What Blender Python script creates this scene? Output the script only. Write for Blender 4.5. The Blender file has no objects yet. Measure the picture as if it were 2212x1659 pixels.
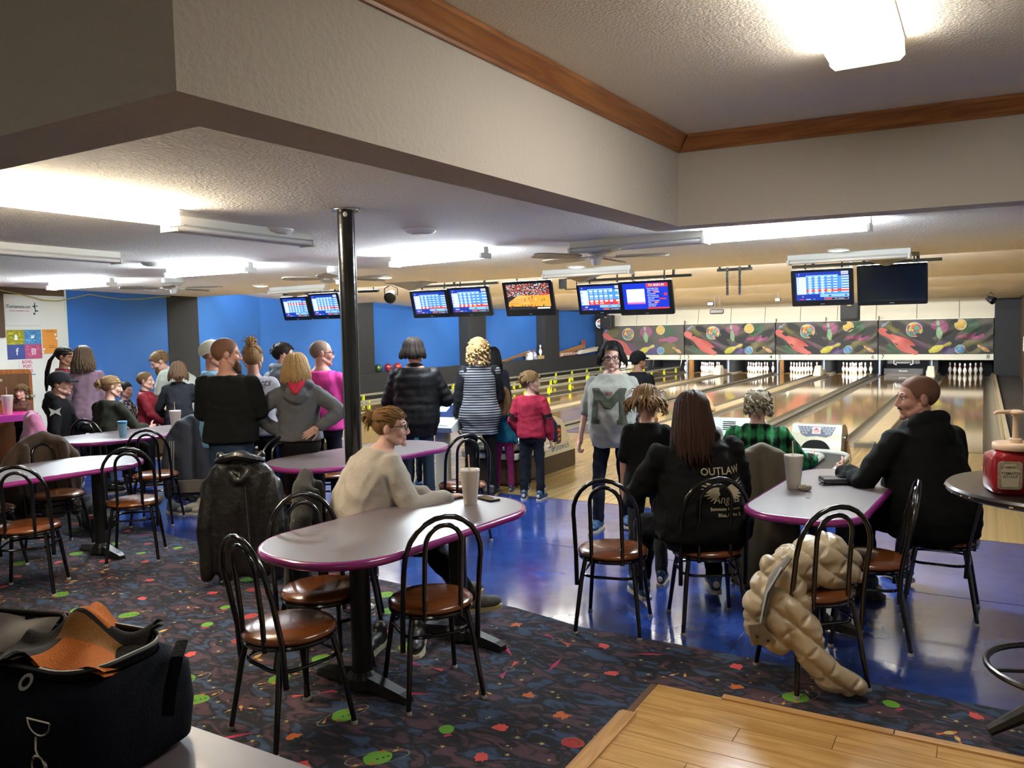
import bpy, math, random
import numpy as np
from mathutils import Vector, Matrix
random.seed(7); rng = np.random.default_rng(7)
S = bpy.context.scene; COL = S.collection
PI = math.pi

# ------------------------------------------------------------------ camera, world, exposure
EYE = 1.735
cam_d = bpy.data.cameras.new('camera'); cam = bpy.data.objects.new('camera', cam_d); COL.objects.link(cam)
cam_d.sensor_fit = 'HORIZONTAL'; cam_d.sensor_width = 36.0; cam_d.lens = 1742.0/2212.0*36.0
cam_d.clip_start = 0.05; cam_d.clip_end = 100
_r = Vector((0.86359, 0.50380, -0.01993)); _d = Vector((0.01577, -0.06650, -0.99766)); _f = Vector((-0.50395, 0.86126, -0.06537))
cam.matrix_world = Matrix(((_r.x, -_d.x, -_f.x, 0), (_r.y, -_d.y, -_f.y, 0), (_r.z, -_d.z, -_f.z, EYE), (0, 0, 0, 1)))
S.camera = cam
W = bpy.data.worlds.new('world'); S.world = W; W.use_nodes = True
W.node_tree.nodes['Background'].inputs[0].default_value = (0.9, 0.85, 0.8, 1)
W.node_tree.nodes['Background'].inputs[1].default_value = 0.012
S.view_settings.view_transform = 'Standard'; S.view_settings.look = 'None'
S.view_settings.gamma = 1.0; S.view_settings.use_curve_mapping = False
S.view_settings.exposure = 1.3
S.cycles.use_denoising = True
S.cycles.max_bounces = 6; S.cycles.diffuse_bounces = 4; S.cycles.glossy_bounces = 3; S.cycles.transmission_bounces = 3
S.cycles.sample_clamp_indirect = 12.0; S.cycles.caustics_reflective = False; S.cycles.caustics_refractive = False
E_COOL = 125.0      # radiance of a cool fluorescent tube
E_WARM = 75.0
E_WRAP = 12.5
COOL = (0.82, 0.92, 1.0); WARM = (1.0, 0.84, 0.62)

# ------------------------------------------------------------------ materials
def C(h):
    h = h.lstrip('#'); o = []
    for i in (0, 2, 4):
        c = int(h[i:i+2], 16)/255.0
        o.append(c/12.92 if c <= 0.04045 else ((c+0.055)/1.055)**2.4)
    return (o[0], o[1], o[2], 1.0)
_mats = {}
def mat(name, col, rough=0.5, metal=0.0, noise=None, bump=None, emit=0.0, coat=0.0, spec=0.5, sheen=0.0, col2=None, alpha=None):
    """noise=(scale, contrast) mixes col with a darker self (or col2); bump=(scale, strength)."""
    if name in _mats: return _mats[name]
    m = bpy.data.materials.new(name); m.use_nodes = True; nt = m.node_tree; b = nt.nodes['Principled BSDF']
    col = C(col) if isinstance(col, str) else col
    b.inputs['Base Color'].default_value = col; b.inputs['Roughness'].default_value = rough
    b.inputs['Metallic'].default_value = metal; b.inputs['Specular IOR Level'].default_value = spec
    if coat: b.inputs['Coat Weight'].default_value = coat; b.inputs['Coat Roughness'].default_value = 0.08
    if sheen: b.inputs['Sheen Weight'].default_value = sheen; b.inputs['Sheen Roughness'].default_value = 0.5
    if emit: b.inputs['Emission Color'].default_value = col; b.inputs['Emission Strength'].default_value = emit
    if alpha is not None: b.inputs['Alpha'].default_value = alpha
    if noise or bump:
        tc = nt.nodes.new('ShaderNodeTexCoord')
    if noise:
        n = nt.nodes.new('ShaderNodeTexNoise'); n.inputs['Scale'].default_value = noise[0]; n.inputs['Detail'].default_value = 4
        nt.links.new(tc.outputs['Object'], n.inputs['Vector'])
        r = nt.nodes.new('ShaderNodeValToRGB'); r.color_ramp.elements[0].position = 0.3; r.color_ramp.elements[1].position = 0.7
        k = 1-noise[1]
        c2 = (C(col2) if isinstance(col2, str) else col2) if col2 else (col[0]*k, col[1]*k, col[2]*k, 1)
        r.color_ramp.elements[0].color = c2; r.color_ramp.elements[1].color = col
        nt.links.new(n.outputs['Fac'], r.inputs[0]); nt.links.new(r.outputs[0], b.inputs['Base Color'])
    if bump:
        n2 = nt.nodes.new('ShaderNodeTexNoise'); n2.inputs['Scale'].default_value = bump[0]; n2.inputs['Detail'].default_value = 5
        nt.links.new(tc.outputs['Object'], n2.inputs['Vector'])
        bp = nt.nodes.new('ShaderNodeBump'); bp.inputs['Strength'].default_value = bump[1]; bp.inputs['Distance'].default_value = 0.02
        nt.links.new(n2.outputs['Fac'], bp.inputs['Height']); nt.links.new(bp.outputs[0], b.inputs['Normal'])
    _mats[name] = m; return m
def nodes(m):
    return m.node_tree.nodes, m.node_tree.links, m.node_tree.nodes['Principled BSDF']
def wood(name, c1, c2, axis='X', scale=1.0, rough=0.3, coat=0.0, stretch=14.0, boards=None, spec=0.5):
    if name in _mats: return _mats[name]
    m = mat(name, c1, rough, coat=coat, spec=spec); N, L, b = nodes(m)
    tc = N.new('ShaderNodeTexCoord'); mp = N.new('ShaderNodeMapping')
    s = [stretch*scale]*3; s['XYZ'.index(axis)] = scale
    mp.inputs['Scale'].default_value = s
    L.new(tc.outputs['Object'], mp.inputs[0])
    n = N.new('ShaderNodeTexNoise'); n.inputs['Scale'].default_value = 1.6; n.inputs['Detail'].default_value = 6; n.inputs['Distortion'].default_value = 1.2
    oi = N.new('ShaderNodeObjectInfo'); va = N.new('ShaderNodeVectorMath'); va.operation = 'ADD'
    L.new(mp.outputs[0], va.inputs[0])
    mr = N.new('ShaderNodeMath'); mr.operation = 'MULTIPLY'; mr.inputs[1].default_value = 37.0; L.new(oi.outputs['Random'], mr.inputs[0])
    L.new(mr.outputs[0], va.inputs[1]); L.new(va.outputs[0], n.inputs['Vector'])
    r = N.new('ShaderNodeValToRGB'); r.color_ramp.elements[0].position = 0.35; r.color_ramp.elements[1].position = 0.65
    r.color_ramp.elements[0].color = C(c2); r.color_ramp.elements[1].color = C(c1)
    L.new(n.outputs['Fac'], r.inputs[0])
    out = r.outputs[0]
    if boards:      # per-board tone across the lane, boards of the given width, running along Y
        sx = N.new('ShaderNodeSeparateXYZ'); L.new(tc.outputs['Object'], sx.inputs[0])
        d = N.new('ShaderNodeMath'); d.operation = 'DIVIDE'; d.inputs[1].default_value = boards; L.new(sx.outputs[0], d.inputs[0])
        fl = N.new('ShaderNodeMath'); fl.operation = 'FLOOR'; L.new(d.outputs[0], fl.inputs[0])
        wn = N.new('ShaderNodeTexWhiteNoise'); wn.noise_dimensions = '1D'; L.new(fl.outputs[0], wn.inputs['W'])
        mx = N.new('ShaderNodeMix'); mx.data_type = 'RGBA'; mx.blend_type = 'MULTIPLY'; mx.inputs[0].default_value = 1.0
        rr = N.new('ShaderNodeMapRange'); rr.inputs['To Min'].default_value = 0.72; rr.inputs['To Max'].default_value = 1.0
        L.new(wn.outputs['Value'], rr.inputs[0]); L.new(out, mx.inputs[6]); L.new(rr.outputs[0], mx.inputs[7]); out = mx.outputs[2]
    L.new(out, b.inputs['Base Color'])
    return m

# ------------------------------------------------------------------ mesh collecting
class MB:
    def __init__(s): s.v = []; s.f = []; s.m = []; s.n = 0
    def add(s, vs, fs, mi=0, M=None):
        vs = np.asarray(vs, float).reshape(-1, 3)
        if M is not None:
            A = np.array(M); vs = vs @ A[:3, :3].T + A[:3, 3]
        k = s.n; s.v.append(vs); s.n += len(vs)
        s.f += [tuple(i+k for i in f) for f in fs]
        s.m += ([mi]*len(fs) if isinstance(mi, int) else list(mi))
        return s
    def box(s, c, size, mi=0, M=None, rz=0):
        x, y, z = size[0]/2, size[1]/2, size[2]/2
        v = np.array([(-x,-y,-z),(x,-y,-z),(x,y,-z),(-x,y,-z),(-x,-y,z),(x,-y,z),(x,y,z),(-x,y,z)])
        if rz: v = v @ np.array(Matrix.Rotation(rz, 3, 'Z')).T
        return s.add(v+np.array(c), [(3,2,1,0),(4,5,6,7),(0,1,5,4),(1,2,6,5),(2,3,7,6),(3,0,4,7)], mi, M)
    def rings(s, R, mi=0, M=None, caps=True, closed=False):
        n = len(R[0]); V = np.concatenate([np.asarray(r, float) for r in R]); F = []
        K = len(R)
        for i in range(K if closed else K-1):
            a = i*n; b = ((i+1) % K)*n
            for j in range(n):
                j2 = (j+1) % n; F.append((a+j, a+j2, b+j2, b+j))
        if caps and not closed: F.append(tuple(range(n-1, -1, -1))); F.append(tuple(range((K-1)*n, K*n)))
        return s.add(V, F, mi, M)
    def tube(s, path, r, n=8, mi=0, M=None, closed=False, flat=1.0):
        P = [Vector(p) for p in path]; K = len(P); R = []
        rad = r if isinstance(r, (list, tuple, np.ndarray)) else [r]*K
        prev = None
        for i in range(K):
            a = P[(i-1) % K] if (closed or i > 0) else P[i]; b = P[(i+1) % K] if (closed or i < K-1) else P[i]
            t = (b-a)
            if t.length < 1e-9: t = Vector((0,0,1))
            t.normalize()
            if prev is None:
                ref = Vector((0,0,1)) if abs(t.z) < 0.9 else Vector((1,0,0)); u = ref.cross(t).normalized()
            else:
                u = prev - t*prev.dot(t)
                u = u.normalized() if u.length > 1e-6 else t.orthogonal().normalized()
            prev = u; w = t.cross(u)
            R.append([tuple(P[i] + u*(math.cos(q)*rad[i]) + w*(math.sin(q)*rad[i]*flat)) for q in [2*PI*j/n for j in range(n)]])
        return s.rings(R, mi, M, True, closed)
    def lathe(s, prof, n=16, mi=0, M=None, caps=True):
        R = [[(r*math.cos(2*PI*j/n), r*math.sin(2*PI*j/n), z) for j in range(n)] for r, z in prof]
        return s.rings(R, mi, M, caps)
    def prism(s, poly, z0, z1, mi=0, M=None):
        n = len(poly)
        R = [[(x, y, z) for x, y in poly] for z in (z0, z1)]
        return s.rings(R, mi, M)
    def ell(s, c, r, n=14, m=9, mi=0, M=None, rot=None):
        R = []
        for i in range(1, m):
            t = PI*i/m; R.append([(math.sin(t)*math.cos(2*PI*j/n), math.sin(t)*math.sin(2*PI*j/n), -math.cos(t)) for j in range(n)])
        V = np.concatenate([[(0,0,-1)], np.array(R).reshape(-1,3), [(0,0,1)]])*np.array(r)
        if rot is not None: V = V @ np.array(rot).T
        V = V+np.array(c); F = []
        for j in range(n): F.append((0, 1+(j+1) % n, 1+j))
        for i in range(m-2):
            for j in range(n):
                a = 1+i*n; b = a+n; F.append((a+j, a+(j+1) % n, b+(j+1) % n, b+j))
        last = len(V)-1; a = 1+(m-2)*n
        for j in range(n): F.append((a+j, a+(j+1) % n, last))
        return s.add(V, F, mi, M)
    def cap(s, p0, p1, r0, r1, flat=1.0, n=12, mi=0, side=None):
        """tapered capsule; `flat` squeezes the section across `side`"""
        p0 = Vector(p0); p1 = Vector(p1); t = p1-p0; L = max(t.length, 1e-6); t = t/L
        ref = Vector(side) if side is not None else (Vector((0,1,0)) if abs(t.y) < 0.9 else Vector((1,0,0)))
        w = (ref - t*ref.dot(t)).normalized(); u = t.cross(w)
        R = []
        for q in (-80, -50, -20): R.append((math.sin(math.radians(q))*r0, math.cos(math.radians(q))*r0))
        for k in (0.25, 0.5, 0.75): R.append((k*L, r0+(r1-r0)*k))
        for q in (20, 50, 80): R.append((L+math.sin(math.radians(q))*r1, math.cos(math.radians(q))*r1))
        RR = [[tuple(p0 + t*z + u*(math.cos(2*PI*j/n)*r) + w*(math.sin(2*PI*j/n)*r*flat)) for j in range(n)] for z, r in R]
        return s.rings(RR, mi)
    def join(s, VF, mi=0, M=None):
        return s.add(VF[0], VF[1], mi, M)
    def arrays(s):
        return np.concatenate(s.v), s.f
    def mesh(s, name, mats=(), smooth=True, angle=40):
        me = bpy.data.meshes.new(name)
        V = np.concatenate(s.v) if s.v else np.zeros((0,3))
        me.from_pydata(V.tolist(), [], s.f)
        for m in mats: me.materials.append(m)
        if len(mats) > 1: me.polygons.foreach_set('material_index', s.m)
        if smooth:
            me.polygons.foreach_set('use_smooth', [True]*len(me.polygons)); me.set_sharp_from_angle(angle=math.radians(angle))
        me.update(); return me
    def build(s, name, mats, parent=None, smooth=True, angle=40, loc=None):
        if not isinstance(mats, (list, tuple)): mats = [mats]
        return link(name, s.mesh(name, mats, smooth, angle), parent, loc)
def link(name, me, parent=None, loc=None):
    o = bpy.data.objects.new(name, me); COL.objects.link(o)
    if parent is not None: o.parent = parent
    if loc is not None: o.location = loc
    return o
def thing(name, label, cat, loc=(0,0,0), rz=0.0, group=None):
    o = bpy.data.objects.new(name, None); COL.objects.link(o); o.empty_display_size = 0.1
    o.location = loc; o.rotation_euler = (0, 0, rz); return tag(o, label, cat, group)
def tag(o, label, cat, group=None):
    o['label'] = label; o['category'] = cat
    if group: o['group'] = group
    return o
def struct(o):
    o['kind'] = 'structure'; return o
def stuff(o):
    o['kind'] = 'stuff'; return o
def copy_tree(o, parent=None):
    c = o.copy(); COL.objects.link(c)
    if parent is not None: c.parent = parent
    for ch in list(o.children): copy_tree(ch, c)
    return c
def R3(x=0, y=0, z=0):
    return Matrix.Rotation(z, 4, 'Z') @ Matrix.Rotation(y, 4, 'Y') @ Matrix.Rotation(x, 4, 'X')
def T3(x, y, z): return Matrix.Translation((x, y, z))
def rrect(w, d, r, k=6):
    pts = []
    for cx, cy, a in ((w/2-r, d/2-r, 0), (-w/2+r, d/2-r, PI/2), (-w/2+r, -d/2+r, PI), (w/2-r, -d/2+r, 1.5*PI)):
        for i in range(k+1): pts.append((cx+r*math.cos(a+PI/2*i/k), cy+r*math.sin(a+PI/2*i/k)))
    return pts
def rbox(mb, c, size, r=0.01, mi=0, M=None):
    """box with rounded vertical edges and chamfered top and bottom"""
    w, d, h = size; p = rrect(w, d, r, 3); q = rrect(w-2*r*0.6, d-2*r*0.6, r*0.5, 3); e = r*0.6
    mb.rings([[(x+c[0], y+c[1], z+c[2]) for x, y in pp] for pp, z in ((q, -h/2), (p, -h/2+e), (p, h/2-e), (q, h/2))], mi, M); return mb
_txt = {}
def text_arrays(s, size=1.0, extrude=0.0, bold=0.0, align='CENTER', shear=0.0, space=1.0):
    key = (s, extrude, bold, align, shear, space)
    if key not in _txt:
        cu = bpy.data.curves.new('lettering', 'FONT'); cu.body = s; cu.size = 1.0; cu.align_x = align; cu.align_y = 'CENTER'
        cu.extrude = extrude; cu.offset = bold; cu.resolution_u = 2; cu.shear = shear; cu.space_character = space
        o = bpy.data.objects.new('lettering', cu); COL.objects.link(o)
        me = bpy.data.meshes.new_from_object(o.evaluated_get(bpy.context.evaluated_depsgraph_get()))
        V = np.array([v.co[:] for v in me.vertices]).reshape(-1, 3); F = [tuple(p.vertices) for p in me.polygons]
        bpy.data.objects.remove(o); bpy.data.curves.remove(cu); bpy.data.meshes.remove(me)
        _txt[key] = (V, F)
    V, F = _txt[key]
    return V*np.array((size, size, size)), F
def fuse(mb, voxel, smooth=4, wrinkle=None, keep=None):
    """one continuous skin out of overlapping shapes: voxel remesh, smoothing, optional cloth wrinkles"""
    me = mb.mesh('fuse', smooth=False)
    o = bpy.data.objects.new('fuse', me); COL.objects.link(o)
    m = o.modifiers.new('r', 'REMESH'); m.mode = 'VOXEL'; m.voxel_size = voxel; m.adaptivity = 0
    if smooth:
        m = o.modifiers.new('s', 'SMOOTH'); m.factor = 0.5; m.iterations = smooth
    dg = bpy.context.evaluated_depsgraph_get()
    e = o.evaluated_get(dg); em = e.to_mesh()
    n = len(em.vertices); V = np.empty(n*3); em.vertices.foreach_get('co', V); V = V.reshape(-1, 3)
    N = np.empty(n*3); em.vertices.foreach_get('normal', N); N = N.reshape(-1, 3)
    lt = np.empty(len(em.polygons), int); em.polygons.foreach_get('loop_total', lt)
    li = np.empty(len(em.loops), int); em.loops.foreach_get('vertex_index', li)
    if (lt == 4).all(): F = li.reshape(-1, 4)
    else:
        F = [tuple(p.vertices) for p in em.polygons]
    e.to_mesh_clear(); bpy.data.objects.remove(o); bpy.data.meshes.remove(me)
    if wrinkle:
        V = V + N*(folds(V, wrinkle[1], wrinkle[2] if len(wrinkle) > 2 else (1,1,1))*wrinkle[0])[:, None]
    F = [tuple(f) for f in (F.tolist() if isinstance(F, np.ndarray) else F)]
    return V, F
def folds(V, freq, stretch=(1,1,1), seed=None):
    g = np.random.default_rng(seed if seed is not None else int(abs(V[:, 0].sum())*1000) % 9999)
    P = V*np.array(stretch)*freq; out = np.zeros(len(V))
    for i in range(7):
        k = g.normal(size=3); k /= np.linalg.norm(k); q = g.normal(size=3); q /= np.linalg.norm(q)
        w = P @ k*6.28 + 1.6*np.sin(P @ q*5 + g.uniform(0, 6)) + g.uniform(0, 6)
        out += (1-np.abs(np.sin(w)))*2-0.7
    return out/7
# ------------------------------------------------------------------ large structure
M_CEIL = mat('ceiling_paint', 'f0ede6', 0.9, bump=(55, 0.55), noise=(1.2, 0.05))
M_BEAM = mat('beam_paint', 'c2bdb4', 0.85, bump=(38, 0.35))
M_UPPER = mat('upper_ceiling_paint', 'e4ddd0', 0.9, bump=(70, 0.35))
M_WHITEWALL = mat('white_wall_paint', 'd6d8d0', 0.8, noise=(3, 0.05))
M_BLUEWALL = mat('blue_wall_paint', '2a66b4', 0.75, noise=(1.5, 0.08), bump=(60, 0.1))
M_DARKWALL = mat('charcoal_wall_carpet', '2a2c2e', 0.95, noise=(40, 0.3))
M_BLACK = mat('black_paint', '0c0c0d', 0.6)
M_TRIM = wood('crown_wood', 'a8703f', '85512b', 'X', 1.0, 0.35)
M_TRIMY = wood('crown_wood_along', 'a8703f', '85512b', 'Y', 1.0, 0.35)
M_BAFFLE = mat('baffle_paint', 'e4dfd2', 0.7, noise=(0.6, 0.08))
M_BROWN = mat('brown_wall_paint', '4a3624', 0.8, noise=(6, 0.3))

def slab(name, poly, z0, z1, m, parent=None):
    return MB().prism(poly, z0, z1).build(name, m, parent, smooth=False)
# blue painted concrete
M_FLOOR = mat('blue_floor_paint', '27489c', 0.16, coat=0.35)
N, L, b = nodes(M_FLOOR)
tc = N.new('ShaderNodeTexCoord')
n1 = N.new('ShaderNodeTexNoise'); n1.inputs['Scale'].default_value = 1.7; n1.inputs['Detail'].default_value = 8; n1.inputs['Roughness'].default_value = 0.65; n1.inputs['Distortion'].default_value = 0.8
r1 = N.new('ShaderNodeValToRGB'); e = r1.color_ramp.elements; e[0].position = 0.32; e[0].color = C('16265c'); e[1].position = 0.7; e[1].color = C('284a96')
q = r1.color_ramp.elements.new(0.5); q.color = C('1f387c')
L.new(tc.outputs['Object'], n1.inputs[0]); L.new(n1.outputs['Fac'], r1.inputs[0]); L.new(r1.outputs[0], b.inputs['Base Color'])
n2 = N.new('ShaderNodeTexNoise'); n2.inputs['Scale'].default_value = 9; n2.inputs['Detail'].default_value = 6
mr = N.new('ShaderNodeMapRange'); mr.inputs['To Min'].default_value = 0.08; mr.inputs['To Max'].default_value = 0.34
L.new(tc.outputs['Object'], n2.inputs[0]); L.new(n2.outputs['Fac'], mr.inputs[0]); L.new(mr.outputs[0], b.inputs['Roughness'])
bp = N.new('ShaderNodeBump'); bp.inputs['Strength'].default_value = 0.12; bp.inputs['Distance'].default_value = 0.01
L.new(n2.outputs['Fac'], bp.inputs['Height']); L.new(bp.outputs[0], b.inputs['Normal'])
floor = struct(slab('floor', [(-14.2, -2.2), (3.2, -2.2), (3.2, 7.33), (-14.2, 7.33)], -0.1, 0, M_FLOOR))
jm = mat('floor_joint', '11163c', 0.5)
mb = MB()
for x in (-8.4, -5.0, -1.15): mb.box((x, 5.7, 0.0004), (0.006, 3.3, 0.001))
mb.box((-6, 5.72, 0.0004), (16, 0.006, 0.001))
stuff(mb.build('joint', jm, floor, smooth=False))

# approach boards and lanes
M_APPR = wood('maple_boards', 'c3a468', 'b39359', 'Y', 0.3, 0.18, coat=0.25, stretch=110, boards=0.027)
M_LANE = wood('oiled_lane_boards', 'ac8b4f', '977743', 'Y', 0.3, 0.07, coat=0.4, stretch=110, boards=0.027)
appr = struct(slab('floor', [(-13.35, 7.33), (1.0, 7.33), (1.0, 12.19), (-13.35, 12.19)], -0.1, 0.004, M_APPR))
struct(slab('floor', [(-13.9, 12.19), (1.0, 12.19), (1.0, 33), (-13.9, 33)], -0.2, -0.11, M_BLACK))
struct(slab('floor', [(0.36, 12.19), (1.0, 12.19), (1.0, 33), (0.36, 33)], -0.11, 0.0, mat('walkway_carpet', '2b241f', 0.95, noise=(20, 0.4))))
PAIR = [-13.3, -9.9, -6.5, -3.1]
M_GUT = mat('grey_gutter', '6f6a5d', 0.35, noise=(4, 0.2)); M_CAP = mat('beige_divider', '9d8d6d', 0.4, noise=(3, 0.12)); M_DIV = mat('dark_divider', '2a2823', 0.4)
M_FOUL = mat('foul_line', '1a1815', 0.4)
Y0, Y1 = 12.19, 31.6
words_n = ['one', 'two', 'three', 'four', 'five', 'six', 'seven', 'eight']
def gutter(x0, parent):
    mb = MB(); pr = [(x0, 0.0)]
    for i in range(9): a = PI+PI*i/8; pr.append((x0+0.1175+0.11*math.cos(a), -0.01+0.075*math.sin(a)))
    pr.append((x0+0.235, 0.0)); pr.append((x0+0.235, -0.1)); pr.append((x0, -0.1))
    mb.rings([[(x, y, z) for x, z in pr] for y in (Y1, Y0)])
    mb.build('gutter', M_GUT, parent, angle=30)
k = 0
for p, x in enumerate(PAIR):
    for lx in (0.0, 1.825):
        k += 1
        t = thing('bowling_lane', f'polished wooden bowling lane for lane {words_n[k-1]} with a grey gutter on each side', 'bowling lane', (0, 0, 0))
        slab('lane_bed', [(x+lx+0.235, Y0), (x+lx+1.29, Y0), (x+lx+1.29, Y1), (x+lx+0.235, Y1)], -0.1, 0.0, M_LANE, t)
        gutter(x+lx, t); gutter(x+lx+1.29, t)
        MB().box((x+lx+0.762, Y0+0.01, 0.0046), (1.5, 0.025, 0.003)).build('foul_line', M_FOUL, t, smooth=False)
    t = thing('lane_divider', f'long beige flat divider cap between lanes {words_n[2*p]} and {words_n[2*p+1]}', 'lane divider')
    mb = MB(); rbox(mb, (x+1.675, (Y0+Y1)/2, -0.03), (0.29, Y1-Y0-0.02, 0.12), 0.02); mb.build('cap', M_CAP, t)
    mb = MB(); rbox(mb, (x+1.675, Y0+0.1, 0.03), (0.27, 0.22, 0.09), 0.02); mb.build('foul_detector', mat('detector_grey', '5f5c55', 0.5), t)
    mb = MB(); mb.box((x+1.675, Y0+0.09, 0.0775), (0.15, 0.05, 0.004)); mb.build('warning_label', mat('label_yellow', 'c9b23c', 0.5), t, smooth=False)
    t = thing('lane_divider', f'narrow dark divider strip on the right of lane {words_n[2*p+1]}', 'lane divider')
    mb = MB(); rbox(mb, (x+3.375, (Y0+Y1)/2, -0.035), (0.046, Y1-Y0-0.02, 0.13), 0.01); mb.build('cap', M_DIV if p < 3 else M_CAP, t)

# right-hand kerb beside lane 8
struct(slab('trim_1', [(0.3, Y0), (0.36, Y0), (0.36, 30.2), (0.3, 30.2)], -0.1, 0.05, mat('pale_kerb', 'b0a68c', 0.5)))

# walls
WL = [(-12.16, 7.28), (-13.35, 12.2)]                       # slanted left wall by the seating
def wall_quad(a, b2, z0, z1, m, name=None, parent=None, th=0.12):
    a = Vector((*a, 0)); c = Vector((*b2, 0)); d = (c-a).normalized(); n = Vector((-d.y, d.x, 0))*th
    poly = [(a.x, a.y), (c.x, c.y), (c.x+n.x, c.y+n.y), (a.x+n.x, a.y+n.y)]
    return MB().prism(poly, z0, z1).build(name, m, parent, smooth=False)
def on_left(y): return (WL[0][0] + (y-WL[0][1])*(WL[1][0]-WL[0][0])/(WL[1][1]-WL[0][1]), y)
wl = struct(wall_quad(on_left(1.0), on_left(7.28), -0.1, 2.6, M_WHITEWALL, 'wall_left'))
wl2 = struct(wall_quad(on_left(7.28), on_left(12.2), -0.1, 2.6, M_BLUEWALL, 'wall_left'))
def strip(y0, y1, z0, z1, m, name, parent, off=0.012):
    a = on_left(y0); c = on_left(y1); return wall_quad((a[0]+off, a[1]), (c[0]+off, c[1]), z0, z1, m, name, parent, off)
struct(slab('wall_left', [(-13.5, 12.15), (-13.38, 12.15), (-13.38, 15.4), (-13.5, 15.4)], -0.1, 2.7, M_BLUEWALL))
strip(9.45, 10.26, 0, 2.5, M_DARKWALL, 'dark_panel', wl2)
strip(5.4, 7.28, 2.40, 2.5, mat('dark_wood_trim', '4d3a2a', 0.6), 'wood_trim', wl)
strip(7.255, 7.285, 0, 2.5, mat('corner_bead', 'c9d2c4', 0.6), 'corner_bead', wl, 0.02)
wl3 = struct(slab('wall_left', [(-13.82, 15.4), (-13.7, 15.4), (-13.7, 32.5), (-13.82, 32.5)], -0.1, 2.75, M_BLUEWALL))
struct(slab('wall_left', [(-13.7, 14.6), (-13.33, 14.6), (-13.33, 31.0), (-13.7, 31.0)], -0.1, 0.74, M_DARKWALL))
for y0, y1 in ((15.25, 15.95), (20.3, 21.3), (25.2, 26.3), (30.2, 31.2)):
    struct(slab('trim_2', [(-13.7, y0), (-13.36, y0), (-13.36, y1), (-13.7, y1)], 0.74, 2.7, M_DARKWALL))
struct(slab('wall_back', [(-14, 32.5), (1.2, 32.5), (1.2, 32.7), (-14, 32.7)], -0.2, 2.7, M_BLACK))
struct(slab('wall_right', [(1.0, 9.5), (1.15, 9.5), (1.15, 33), (1.0, 33)], -0.1, 2.7, M_BROWN))
struct(slab('wall_right', [(3.0, -2.2), (3.15, -2.2), (3.15, 10.4), (3.0, 10.4)], -0.1, 3.0, M_WHITEWALL))
struct(slab('wall_right', [(1.0, 10.25), (3.1, 10.25), (3.1, 10.4), (1.0, 10.4)], -0.1, 2.7, M_WHITEWALL))
struct(slab('wall_front', [(-14, -2.3), (3.1, -2.3), (3.1, -2.15), (-14, -2.15)], -0.1, 3.0, mat('rear_wall_paint', 'a89e8c', 0.85)))
# ceiling: the low seating ceiling, the raised tray above the bar, and the beam between them
ceil = struct(slab('ceiling', [(-14.2, 1.62), (-2.05, 1.62), (-1.86, 5.28), (3.2, 5.7), (3.2, 10.28), (-14.2, 10.28)], 2.5, 2.62, M_CEIL))
struct(slab('ceiling', [(-14.2, -2.3), (3.2, -2.3), (3.2, 5.9), (-14.2, 5.9)], 2.97, 3.07, M_UPPER))
beam = struct(slab('trim_3', [(-14, 1.5), (-1.89, 1.47), (-1.74, 5.18), (3.1, 5.59), (3.1, 5.83), (-1.96, 5.36), (-2.15, 1.75), (-14, 1.78)], 2.4, 2.99, M_BEAM))
def crown(a, c, inward, m, name):
    a = Vector((*a, 0)); c = Vector((*c, 0)); n = Vector((*inward, 0)).normalized(); d = (c-a).normalized()
    prof = [(0, 2.872), (0.012, 2.872), (0.016, 2.885), (0.03, 2.892), (0.05, 2.925), (0.068, 2.945), (0.08, 2.95), (0.08, 2.969), (0, 2.969)]
    mb = MB()
    # mitred at the inner corner
    R = []
    for P, mit in ((a, 0), (c, 1)):
        R.append([tuple(P + n*o + d*(o*MIT[name][mit]) + Vector((0, 0, z))) for o, z in prof])
    mb.rings(R); return mb.build('trim_4' if 'side' in name else 'trim_5', m, None, angle=20)
MIT = {'side': (1.0, -1.0), 'end': (1.0, -1.0)}
struct(crown((-1.887, 1.47), (-1.738, 5.18), (1, -0.04), M_TRIMY, 'side'))
struct(crown((-1.738, 5.18), (3.05, 5.585), (0.08, -1), M_TRIM, 'end'))
struct(crown((-14, 1.5), (-1.887, 1.468), (0, -1), M_TRIM, 'end'))
# sawtooth baffles over the lanes
BY = [10.28, 14.3, 18.3, 22.5, 26.7, 30.35]
for i in range(5):
    mb = MB(); y0, y1 = BY[i], BY[i+1]; za, zb = (2.67, 2.45)
    mb.rings([[(x, y0, za), (x, y1, zb), (x, y1, zb+0.012), (x, y1+0.02, 2.75), (x, y0, 2.75)] for x in (1.1, -13.72)])
    mb.build('baffle', M_BAFFLE, ceil, smooth=False)
# cream curtain wall above the masking units, in separate sheets
M_CURT = mat('cream_fascia', 'cfc9b4', 0.6, noise=(2, 0.06))
cw = struct(slab('wall_back', [(-13.2, 30.42), (0.58, 30.42), (0.58, 30.5), (-13.2, 30.5)], 1.9, 2.6, M_BLACK))
xs = np.linspace(-13.15, 0.55, 12)
for i in range(11):
    mb = MB(); x0, x1 = xs[i]+0.008, xs[i+1]-0.008
    mb.rings([[(x0, 30.2, 1.86), (x1, 30.2, 1.86), (x1, 30.215, 1.86), (x0, 30.215, 1.86)], [(x0, 30.38, 2.52), (x1, 30.38, 2.52), (x1, 30.395, 2.52), (x0, 30.395, 2.52)]])
    mb.build('panel', M_CURT, cw, smooth=False)
struct(slab('wall_right', [(0.3, 30.1), (1.0, 30.1), (1.0, 30.3), (0.3, 30.3)], -0.1, 2.45, mat('dark_end_wall', '16171a', 0.7)))

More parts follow.
